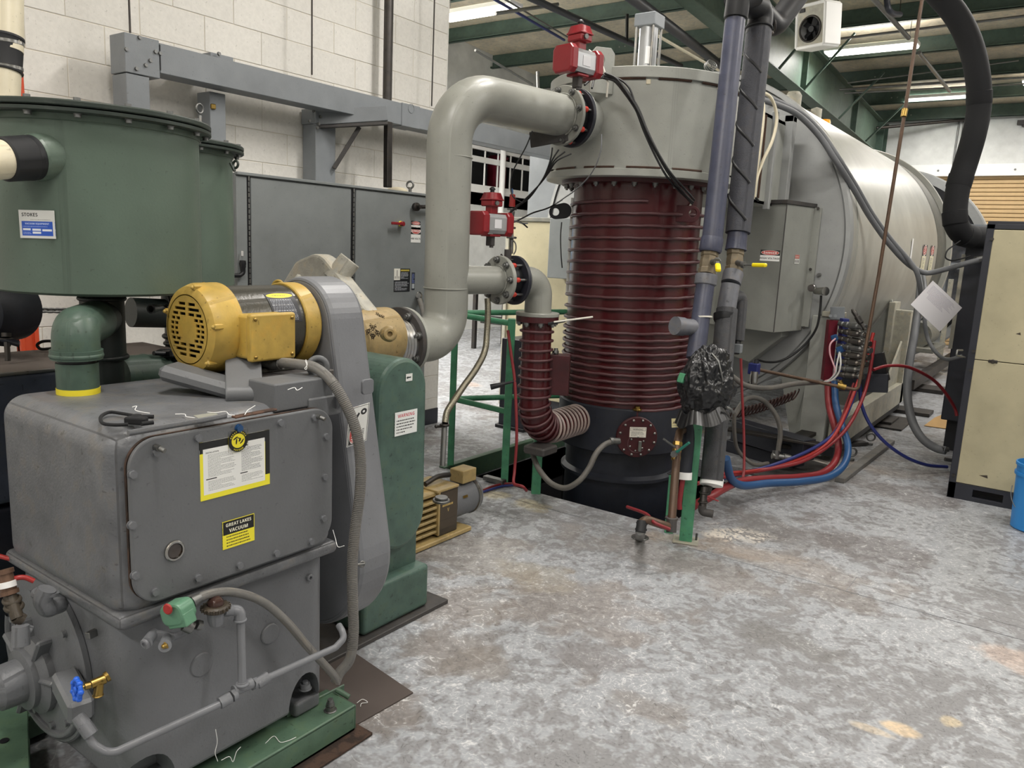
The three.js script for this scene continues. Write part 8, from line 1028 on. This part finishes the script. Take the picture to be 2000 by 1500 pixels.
// ------------------------------------------------------------------ pipes dropping at the right of the vessel, bagged valve, green posts
{
  const a = thing('water_pipe', 'blue-grey plastic pipe dropping beside the maroon cylinder with bronze ball valve', 'pipe', [-1.6559, 1.032, -4.0595]);
  const A0 = [-1.75, 3.0994, -4.4447], A1 = [-1.7516, 2.8816, -4.4209], A2 = [-1.6769, 1.6807, -4.1865], A3 = [-1.6765, 1.6134, -4.172], A4 = [-1.6673, 1.4908, -4.1268], A5 = [-1.6656, 1.4463, -4.1183], A6 = [-1.6296, 1.0423, -3.9808];
  part(a, 'pipe_length', rod(A1, A2, 0.056, 0.056, 28), M.pvc); part(a, 'pipe_length', rod(A0, [A0[0] - 0.02, 4.95, A0[2]], 0.056, 0.056, 28), M.pvc); part(a, 'union_socket', lathe(A2, sub(A3, A2), [[0.05, -0.012], [0.06, -0.01], [0.062, 0], [0.062, 0.06], [0.057, 0.07], [0, 0.07]], 28), M.pvc);
  const valve = (t, p, q, r, hp, hq, open) => { const d = sub(q, p), l = len(d); part(t, 'ball_valve', lathe(p, d, [[0, 0], [r * 1.02, 0], [r * 1.04, l * 0.2], [r * 0.94, l * 0.24], [r * 1.0, l * 0.4], [r * 1.02, l * 0.6], [r * 0.94, l * 0.74], [r * 1.06, l * 0.78], [r * 1.04, l], [0, l]], 8, 0.4), M.bronzeValve); part(t, 'valve_stem', [rod(mix(p, q, 0.5), hp, 0.016), rod(mix(hp, hq, -0.06), mix(hp, hq, 0.06), 0.02, 0.02, 6)], M.galv); part(t, 'valve_lever', bar(hp, mix(hp, hq, 0.42), 0.022, 0.008), M.galv); part(t, 'lever_grip', bar(mix(hp, hq, 0.4), hq, 0.028, 0.022, 0.006), M.handleYellow); };
  valve(a, A3, A4, 0.046, [-1.5994, 1.5661, -4.0919], [-1.5312, 1.5204, -3.9434], 0);
  part(a, 'union_socket', lathe(A4, sub(A5, A4), [[0, 0], [0.058, 0], [0.06, 0.01], [0.06, 0.055], [0.054, 0.06], [0, 0.06]], 28), M.pvcGrey); part(a, 'pipe_length', rod(A5, A6, 0.05, 0.05, 28), M.pvc);
  part(a, 'side_tee', [rod([-1.6556, 1.2036, -4.0349], [-1.7038, 1.2099, -3.9395], 0.045, 0.045, 24), rod([-1.6993, 1.2101, -3.9427], [-1.7234, 1.2163, -3.8895], 0.05, 0.05, 24)], M.pvcGrey); part(a, 'cable_tie', rod([-1.6416, 1.2653, -4.0584], [-1.6404, 1.2571, -4.0574], 0.053, 0.053, 24), M.cableWhite);
  part(a, 'top_tee', [lathe([-1.7509, 2.8929, -4.4239], sub(A0, A1), [[0, 0], [0.064, 0], [0.066, 0.01], [0.064, 0.2], [0, 0.2]], 28), rod([-1.75, 2.9768, -4.4304], [-1.6976, 3.0395, -4.5439], 0.06, 0.06, 24)], M.black);
  const b = thing('wrapped_pipe', 'fat tape-wrapped pipe with yellow-handled ball valve beside the blue-grey pipe', 'pipe', [-1.5097, 0.3548, -4.078]);
  const B1 = [-1.7245, 2.8916, -4.7294], B2 = [-1.6408, 1.7291, -4.4724], B3 = [-1.6358, 1.6267, -4.4535], B4 = [-1.6208, 1.5045, -4.4125], B5 = [-1.6179, 1.435, -4.3744], B6 = [-1.6142, 1.2846, -4.3317], B7 = [-1.4932, 0.3747, -4.0318];
  part(b, 'pipe_wrap', rod(B1, B2, 0.074, 0.07, 30), M.tape); { const d = sub(B2, B1), L = len(d), n = 5; for (let k = 0; k < n; k++) { const c = mix(B1, B2, 0.12 + 0.18 * k), pts = []; for (let i = 0; i <= 24; i++) { const ang = -0.3 + i / 24 * 3.6, u = (i / 24 - 0.5) * 0.26; const ax = V(d).normalize(), e1 = new THREE.Vector3().crossVectors(ax, V(0.8, 0, -0.58)).normalize(), e2 = new THREE.Vector3().crossVectors(ax, e1); pts.push([0, 1, 2].map((q) => c[q] + ax.toArray()[q] * u * -1 + 0.0665 * (Math.cos(ang) * e1.toArray()[q] + Math.sin(ang) * e2.toArray()[q]))); } part(b, 'tape_band', tube(pts, 0.011, 40, 8), M.black); } }
  part(b, 'pipe_elbow', [pipe([[-1.726, 2.8678, -4.7231], [-1.726, 3.0219, -4.7568], [-1.7458, 3.0176, -4.5796], [-1.7699, 3.01, -4.436]], 0.072, 0.1, 28), torus([-1.727, 2.9092, -4.7315], sub(B2, B1), 0.073, 0.008)], M.black); part(b, 'branch_pipe', pipe([[-1.7469, 3.0164, -4.8031], [-1.729, 2.9834, -4.9958], [-1.7001, 3.1007, -5.1044], [-1.6481, 3.3285, -5.3162], add([-1.6481, 3.3285, -5.3162], [0.1, 1.5, -0.1])], 0.07, 0.12, 24), M.black); part(b, 'pipe_strap', [torus([-1.731, 2.998, -4.9102], [0.7, 0.4, -0.5], 0.074, 0.008), rod([-1.7045, 2.9439, -4.8175], [-1.6855, 2.9031, -4.8471], 0.012)], M.darkSteel);
  part(b, 'pipe_socket', [lathe(B2, sub(B3, B2), [[0.05, -0.01], [0.056, 0], [0.058, 0.06], [0.06, 0.09], [0.062, 0.1], [0, 0.1]], 28)], M.pvc); valve(b, B3, B4, 0.05, [-1.5394, 1.5518, -4.3312], [-1.3986, 1.5561, -4.2954], 1);
  part(b, 'pipe_socket', lathe(B4, sub(B5, B4), [[0, 0], [0.056, 0], [0.058, 0.01], [0.056, 0.07], [0, 0.07]], 28), M.pvcGrey); part(b, 'pipe_length', rod(B5, B6, 0.052, 0.054, 28), M.pvcGrey); part(b, 'pipe_wrap', rod([-1.6112, 1.2964, -4.3364], B7, 0.06, 0.062, 28), M.insul); part(b, 'tape_band', lathe([-1.615, 1.2729, -4.3286], sub(B7, B6), [[0.058, 0], [0.066, 0.006], [0.064, 0.04], [0.058, 0.05]], 28), M.black); part(b, 'wrap_band', rod([-1.496, 0.3831, -4.0441], [-1.4915, 0.3468, -4.0269], 0.0635, 0.0635, 28), M.white);
  part(b, 'side_loop', pipe([[-1.6272, 1.3634, -4.402], [-1.5906, 1.3699, -4.492], [-1.5838, 1.305, -4.4826], [-1.5711, 1.1131, -4.4497]], 0.036, 0.05, 20), M.insul); part(b, 'loop_bracket', at(rbox(-0.035, 0.035, -0.025, 0.025, -0.02, 0.02, 0.004, 2), ...[-1.5641, 1.072, -4.4083]), M.duct); part(b, 'loop_pipe', rod([-1.5723, 1.1219, -4.4507], [-1.5634, 1.0415, -4.4146], 0.022), M.black);
  const l = thing('floor_valve', 'small stacked drain valve with red lever and elbow at the foot of the wrapped pipe', 'valve', [-1.6967, 0.02, -4.5008]); part(l, 'valve_stack', [rod([-1.5196, 0.334, -4.004], [-1.5024, 0.2319, -3.9565], 0.02, 0.02, 14), torus([-1.5144, 0.3091, -3.9898], up, 0.021, 0.006), torus([-1.5083, 0.262, -3.9714], up, 0.022, 0.006)], M.darkSteel); part(l, 'elbow', pipe([[-1.5039, 0.2429, -3.9578], [-1.5015, 0.2097, -3.9523], [-1.4432, 0.2081, -3.9686]], 0.022, 0.02, 14), M.iron); part(l, 'valve_lever', bar([-1.4814, 0.3, -3.9615], [-1.4114, 0.2937, -3.9476], 0.012, 0.006), M.hoseRed); part(l, 'feed_pipe', rod([-1.5385, 0.3542, -4.1197], [-1.5135, 0.3007, -4.026], 0.03, 0.024, 14), M.iron);
  const c = thing('brown_drain_pipe', 'brown iron drain pipe with ball valve at the pit edge', 'pipe', [-1.7012, 0.03, -4.0401]);
  part(c, 'drain_run', pipe([[-1.6638, 0.635, -4.0294], [-1.6339, 0.6558, -3.8681], [-1.6156, 0.6129, -3.8094], [-1.523, 0.2128, -3.6008], [-1.5502, 0.2429, -3.5256], [-1.6044, 0.2718, -3.4683], [-1.6224, 0.2503, -3.4508]], 0.0215, 0.04, 18), M.brownPipe); part(c, 'hex_union', [rod([-1.6615, 0.6411, -3.995], [-1.666, 0.6289, -4.064], 0.046, 0.046, 6)], M.galv); part(c, 'ball_valve', [lathe([-1.6148, 0.6075, -3.8088], sub([-1.5983, 0.5184, -3.7637], [-1.6148, 0.6075, -3.8088]), [[0, 0], [0.027, 0], [0.027, 0.02], [0.02, 0.025], [0.026, 0.045], [0.022, 0.07], [0.026, 0.078], [0.026, 0.1], [0, 0.1]], 8, 0.4)], M.brass);
  part(c, 'valve_handle', [bar([-1.5806, 0.5731, -3.7009], [-1.5076, 0.6462, -3.7066], 0.016, 0.014)], M.tealHandle); part(c, 'handle_nut', [rod([-1.5963, 0.5668, -3.7756], [-1.5789, 0.5755, -3.6902], 0.012), rod([-1.5828, 0.5733, -3.7119], [-1.5785, 0.5726, -3.6773], 0.017, 0.017, 6)], M.galv); part(c, 'side_stem', rod([-1.6051, 0.5949, -3.7506], [-1.6509, 0.6392, -3.7027], 0.006), M.galv); part(c, 'elbow', [torus([-1.5313, 0.2561, -3.6168], up, 0.026, 0.008), rod([-1.5264, 0.2517, -3.6069], [-1.5155, 0.1905, -3.5888], 0.028, 0.026, 16)], M.iron);
  part(c, 'hose_coupling', [rod([-1.6197, 0.2607, -3.455], [-1.6097, 0.2116, -3.4264], 0.026, 0.026, 20), torus([-1.6182, 0.2505, -3.4538], up, 0.026, 0.004), torus([-1.6139, 0.2233, -3.4384], up, 0.026, 0.004)], M.rubber); part(c, 'floor_socket', rod([-1.6112, 0.2217, -3.4275], [-1.8166, 0.003, -3.8653], 0.024, 0.026, 20), M.galv); part(c, 'floor_flange', disc([-1.8189, 0.001, -3.8701], up, 0.05, 0.006), M.galv);
  const g = thing('support_post', 'square green support post on a base plate at the front pit edge', 'post', [-1.6054, 0, -4.0074]); const p0 = [-1.6, 0, -4.002], top = 0.95; part(g, 'post_body', bar([p0[0], 0.008, p0[2]], [p0[0], top, p0[2]], 0.07, 0.07, 0.004, [0.35, 0, 0.94]), M.postGreen); part(g, 'base_plate', at(box(0.14, 0.01, 0.12, 0.002), p0[0], 0.006, p0[2], 0, 0.35, 0), M.cream); part(g, 'anchor_bolt', rod([p0[0] + 0.05, 0.008, p0[2] - 0.03], [p0[0] + 0.05, 0.05, p0[2] - 0.03], 0.006), M.iron);
  part(g, 'post_clip', bar([-1.6063, 0.9357, -3.762], [-1.6001, 0.9836, -3.7768], 0.04, 0.03), M.postGreen);
  const g2 = thing('support_post', 'shorter green post standing in the pit behind the brown drain pipe', 'post', [-1.6904, 0.1305, -3.9624]); { const q = [-1.7349, 0.0964, -4.0729], q2 = [-1.7611, 0.3481, -4.1093]; part(g2, 'post_body', bar([q[0], -1.2, q[2]], [q[0], q2[1], q[2]], 0.05, 0.05, 0.004, [0.35, 0, 0.94]), M.postGreen); part(g2, 'post_cap', span(q[0] - 0.03, q[0] + 0.03, q2[1], q2[1] + 0.008, q[2] - 0.03, q[2] + 0.03), M.black); }
  const k = thing('hanging_pipe', 'dark wrapped pipe with white end band behind the green support post', 'pipe', [-1.6177, 0.376, -3.9432]); part(k, 'pipe_wrap', rod([-1.6431, 0.7806, -4.0137], [-1.61, 0.4093, -3.9186], 0.04, 0.04, 20), M.navy); part(k, 'wrap_band', rod([-1.6093, 0.4205, -3.9216], [-1.606, 0.3817, -3.9154], 0.042, 0.042, 20), M.white); part(k, 'red_pipe', tube([[-1.6106, 0.3815, -3.9121], [-1.6102, 0.3147, -3.8978], [-1.6072, 0.2454, -3.8847], [-1.601, 0.2179, -3.8831]], 0.014), M.hoseRed);
  const h = thing('hazard_tag', 'small cream hazard tag fixed above the brown drain pipe', 'tag', [-1.6557, 0.6983, -3.8619]); decal(h, 'tag_plate', pHazard, [-1.6557, 0.6983, -3.8619], [0.8, 0.1, -0.5], up, 0.05, 0.05);
  solo('red_tube', 'thin dark red tube lying along the pit edge to the drain pipe', 'tube', [-1.6211, 0.2853, -3.5466], tube([[-1.8064, 0.241, -3.6543], [-1.6571, 0.2574, -3.5773], [-1.552, 0.2639, -3.4665], [-1.4973, 0.23, -3.5231]], 0.009), M.hoseDarkRed);
}
{ // crumpled black bag tied over a valve
  const c = [-1.5282, 0.9249, -3.9026], g = new THREE.IcosahedronGeometry(1, 48), p = g.attributes.position, nz = new ImprovedNoise(), v = new THREE.Vector3();
  for (let i = 0; i < p.count; i++) {
    v.fromBufferAttribute(p, i).normalize(); const y = v.y, n = (f, o, sy = 1) => nz.noise(v.x * f + o, v.y * f * sy, v.z * f - o);
    const w = 0.148 - 0.03 * Math.max(0, y) + 0.012 * Math.sin(3 * v.x + 1); const fold = (q) => 1 - Math.min(1, Math.abs(q) * 2.6);
    const d = 1 + 0.16 * n(1.6, 3.1) + 0.10 * fold(n(2.1, 7.7, 0.8)) + 0.055 * fold(n(3.9, 1.3, 1.3)) + 0.02 * fold(n(7.5, 5.2)) - 0.06;
    p.setXYZ(i, v.x * w * d, (y > 0 ? 0.2 : 0.185) * y * d, v.z * w * d);
  }
  g.deleteAttribute('normal'); g.deleteAttribute('uv'); const gi = mergeVerts(g); gi.computeVertexNormals(); g.copy(gi.toNonIndexed()); g.setAttribute('uv', new THREE.Float32BufferAttribute(new Array(g.attributes.position.count * 2).fill(0), 2));
  const t = thing('plastic_bag', 'crumpled shiny black plastic bag tied over a valve beside the wrapped pipe', 'bag', add(c, [0, -0.2, 0])); g.rotateZ(-0.06); g.translate(...c); const b = part(t, 'bag_body', g, M.plasticBag);
  const sk = new THREE.CylinderGeometry(0.11, 0.145, 0.07, 90, 6, true), q = sk.attributes.position; for (let i = 0; i < q.count; i++) { const a = Math.atan2(q.getZ(i), q.getX(i)), s = 1 + 0.05 * Math.sin(a * 5) + 0.03 * Math.sin(a * 11 + 1) + 0.012 * Math.sin(a * 23); q.setX(i, q.getX(i) * s); q.setZ(i, q.getZ(i) * s); q.setY(i, q.getY(i) + 0.012 * Math.sin(a * 5)); } sk.computeVertexNormals(); sk.rotateZ(0.22); part(t, 'bag_hem', sk.translate(...[-1.5135, 0.7594, -3.8769]), new THREE.MeshStandardMaterial({ color: 0x17181b, roughness: 0.28, side: THREE.DoubleSide }));
  part(t, 'tie_cord', tube([[-1.4877, 1.0986, -3.8447], [-1.4493, 1.0638, -3.8396], [-1.4256, 1.0143, -3.8332], [-1.4133, 0.9617, -3.8429]], 0.005), M.galv); part(t, 'tie_cord', tube([[-1.3822, 0.8332, -3.837], [-1.3659, 0.8176, -3.8701], [-1.3652, 0.7965, -3.9034]], 0.007), M.galv);
}
// ------------------------------------------------------------------ overhead: heater fan, sprinkler mains, conduits
{
  const c = [-2.3962, 3.7818, -8.0009], t = thing('fan_box', 'dusty white box fan hung from the roof in front of the green rafter', 'fan', c), dir = V(-0.32, -0.12, 0.94).normalize(), R = new THREE.Matrix4().makeBasis(new THREE.Vector3().crossVectors(V(0, 1, 0), dir).normalize(), new THREE.Vector3().crossVectors(dir, new THREE.Vector3().crossVectors(V(0, 1, 0), dir).normalize()), dir);
  const P = (g) => { g.applyMatrix4(R); return g.translate(...c); }; const w = 0.3, h = 0.37, dpt = 0.26;
  part(t, 'fan_case', [P(at(box(w, 0.03, dpt, 0.008), 0, h / 2, -dpt / 2 + 0.05)), P(at(box(w, 0.03, dpt, 0.008), 0, -h / 2, -dpt / 2 + 0.05)), P(at(box(0.03, h, dpt, 0.008), w / 2, 0, -dpt / 2 + 0.05)), P(at(box(0.03, h, dpt, 0.008), -w / 2, 0, -dpt / 2 + 0.05)), P(at(box(w, h, 0.02, 0.004), 0, 0, -dpt + 0.07))], M.white);
  const sh = rrect(w - 0.02, h - 0.02, 0.02); sh.holes.push(new THREE.Path().absarc(0, -0.03, 0.11, 0, Math.PI * 2)); part(t, 'fan_front', P(extr(sh, 0.012, 0.002).translate(0, 0, 0.03)), M.cream); part(t, 'fan_ring', P(norm(new THREE.TorusGeometry(0.112, 0.01, 8, 40).translate(0, -0.03, 0.044))), M.darkSteel);
  for (let k = 0; k < 5; k++) part(t, 'fan_blade', P(at(box(0.09, 0.05, 0.004, 0.001), 0.06, 0, 0, 0.5, 0, 0).rotateZ(k * 1.2566).translate(0, -0.03, 0.0)), M.black); part(t, 'fan_hub', P(orient(disc([0, 0, 0], [0, 0, 1], 0.03, 0.04), [0, -0.03, -0.01], [0, 1, 0])), M.black); part(t, 'back_plate', P(at(box(w - 0.06, h - 0.06, 0.005, 0.001), 0, 0, -0.08)), M.black); part(t, 'control_plate', P(at(box(0.06, 0.035, 0.012, 0.003), -0.09, 0.145, 0.045)), M.black);
  part(t, 'hanger', [rod(add(c, [0.02, 0.19, -0.05]), add(c, [0.06, 1.0, -0.05]), 0.006), tube([add(c, [0.03, 0.17, 0.03]), add(c, [0.08, 0.24, 0.02]), add(c, [0.1, 0.4, -0.02]), add(c, [0.08, 0.8, -0.04])], 0.007)], M.darkSteel);
  const W = (n, l, a, b, r, m, cat = 'pipe') => solo(n, l, cat, mix(a, b, 0.5), rod(a, b, r, r, 14), m);
  W('sprinkler_main', 'thick dark sprinkler main crossing under the roof above the vessel head', mix([-4.429, 4.1486, -11.1227], [-3.6986, 3.9009, -6.5989], 1.5), [-4.429, 4.1486, -11.1227], 0.055, M.frameBlack);
  W('sprinkler_main', 'thinner dark pipe with a hanger tee left of the air cylinder', mix([-5.2172, 4.3207, -11.222], [-4.6695, 3.9515, -6.5412], 1.5), [-5.2172, 4.3207, -11.222], 0.035, M.frameBlack); W('hanger_rod', 'short black hanger stem on the thinner dark pipe', [-4.9364, 4.1255, -9.0091], [-4.979, 4.4608, -9.052], 0.02, M.black, 'rod');
  W('white_tube', 'cream conduit running diagonally behind the air cylinder', [-3.8775, 3.7911, -7.6949], [-4.121, 3.9158, -10.6676], 0.016, M.pvcWhite); W('blue_tube', 'thin blue conduit under the purlins left of the upper actuator', mix([-6.3731, 4.4813, -9.8088], [-5.9619, 4.4012, -7.5893], 1.6), [-6.3731, 4.4813, -9.8088], 0.018, M.hoseNavy);
  W('roof_conduit', 'pale conduit under the purlins left of the upper actuator', mix([-5.9981, 4.3664, -9.3026], [-5.6056, 4.2819, -7.3183], 1.6), [-5.9981, 4.3664, -9.3026], 0.011, M.galv); W('roof_conduit', 'thin conduit rod sloping from under the purlins toward the fat pipe bend', [-5.0246, 3.4279, -6.1734], [-5.197, 3.353, -7.4065], 0.012, M.galv);
  W('roof_conduit', 'light fixture feed conduit beside the left strip light', [-5.3737, 3.9899, -6.9207], [-5.0928, 4.2385, -7.6745], 0.02, M.galv); W('roof_conduit', 'pair of conduits along the purlin at the right, upper', [-3.1032, 4.4328, -11.1325], [-0.9541, 4.6139, -11.7069], 0.016, M.galv); W('roof_conduit', 'conduit along the third purlin at the right', [-3.7009, 4.4036, -14.1932], [-1.1036, 4.5657, -15.0832], 0.02, M.galv); W('roof_conduit', 'lower conduit just beneath the one along the third purlin', [-3.6235, 4.3487, -14.2364], [-1.089, 4.4632, -15.0712], 0.014, M.galv);
  W('roof_conduit', 'thin conduit crossing near the far strip light', [-3.5017, 4.4289, -13.8417], [-1.2067, 4.6526, -14.28], 0.01, M.galv); W('galvanized_pipe', 'galvanized pipe coming down through the roof by the copper pipe, upper length', mix([-2.0449, 4.2223, -10.5936], [-2.1587, 4.2962, -9.0314], 1.6), [-2.0449, 4.2223, -10.5936], 0.026, M.galv); W('galvanized_pipe', 'galvanized pipe slanting below the near strip light', [-2.1953, 4.4093, -12.1492], [-2.1447, 4.3754, -14.798], 0.026, M.galv);
  W('eave_pipe', 'pipe along the eave above the far roller door', [-3.6889, 4.2087, -17.1535], [-1.2407, 4.5092, -18.2169], 0.03, M.darkSteel); W('hanger_wire', 'thin hanger wire left of the near strip light', [-2.7256, 4.5868, -9.9383], [-2.6587, 4.151, -9.8907], 0.005, M.darkSteel, 'wire'); W('hanger_wire', 'thin hanger wire right of the copper pipe top', [-2.1376, 4.6206, -10.3651], [-2.1223, 4.4456, -10.3377], 0.005, M.darkSteel, 'wire'); W('vertical_conduit', 'thin grey conduit behind the fat pipe bend', [-5.4116, 3.5827, -7.8027], [-5.3803, 3.3969, -7.7844], 0.02, M.galv);
  solo('roof_hose', 'dark flexible hose hooked under the roof beside the galvanized pipe', 'hose', [-1.9953, 4.2013, -9.1272], tube([[-2.0332, 4.4076, -9.1453], [-2.0075, 4.2267, -9.1241], [-1.9851, 4.1602, -9.1255], [-1.9696, 4.1523, -9.2596], [-1.955, 4.2082, -9.5318]], 0.03, 40), M.navy);
}
for (const [x, z, n, k] of [[-2.2, -4.2, 'pump pit'], [0.9, -5.2, 'floor right of the pit'], [-1.2, -1.0, 'near grey pump'], [2.2, -1.4, 'open floor right of the camera'], [0.6, 2.4, 'aisle behind the camera'], [-2.6, 2.4, 'block wall behind the camera'], [3.2, -7.6, 'tan cabinet'], [-0.4, -8.6, 'chamber flank'], [-7, -5.0, 'bay floor', 1.6], [-8.2, -6.6, 'bay railing', 3], [-7.2, -3.6, 'near end of the bay', 3], [1.6, -12.4, 'roller door aisle'], [-0.6, -15.4, 'roller door', 1.3]]) striplight(x, z, `unseen strip light out of view, placed to light the ${n}`, 'x', 1.22, k || 1);  // unseen lamps out of view, placed to light the hall and the bay
// look-alikes share a group
{ const by = {}; for (const o of scene.children) if (o.userData.category) (by[o.name.replace(/_\d{3}$/, '')] ||= []).push(o); for (const [k, v] of Object.entries(by)) if (v.length > 1) for (const o of v) o.userData.group ||= k.replace(/_/g, ' ') + (/s$/.test(k) ? '' : 's') + ' in the machine hall'; }
renderer.render(scene, camera);
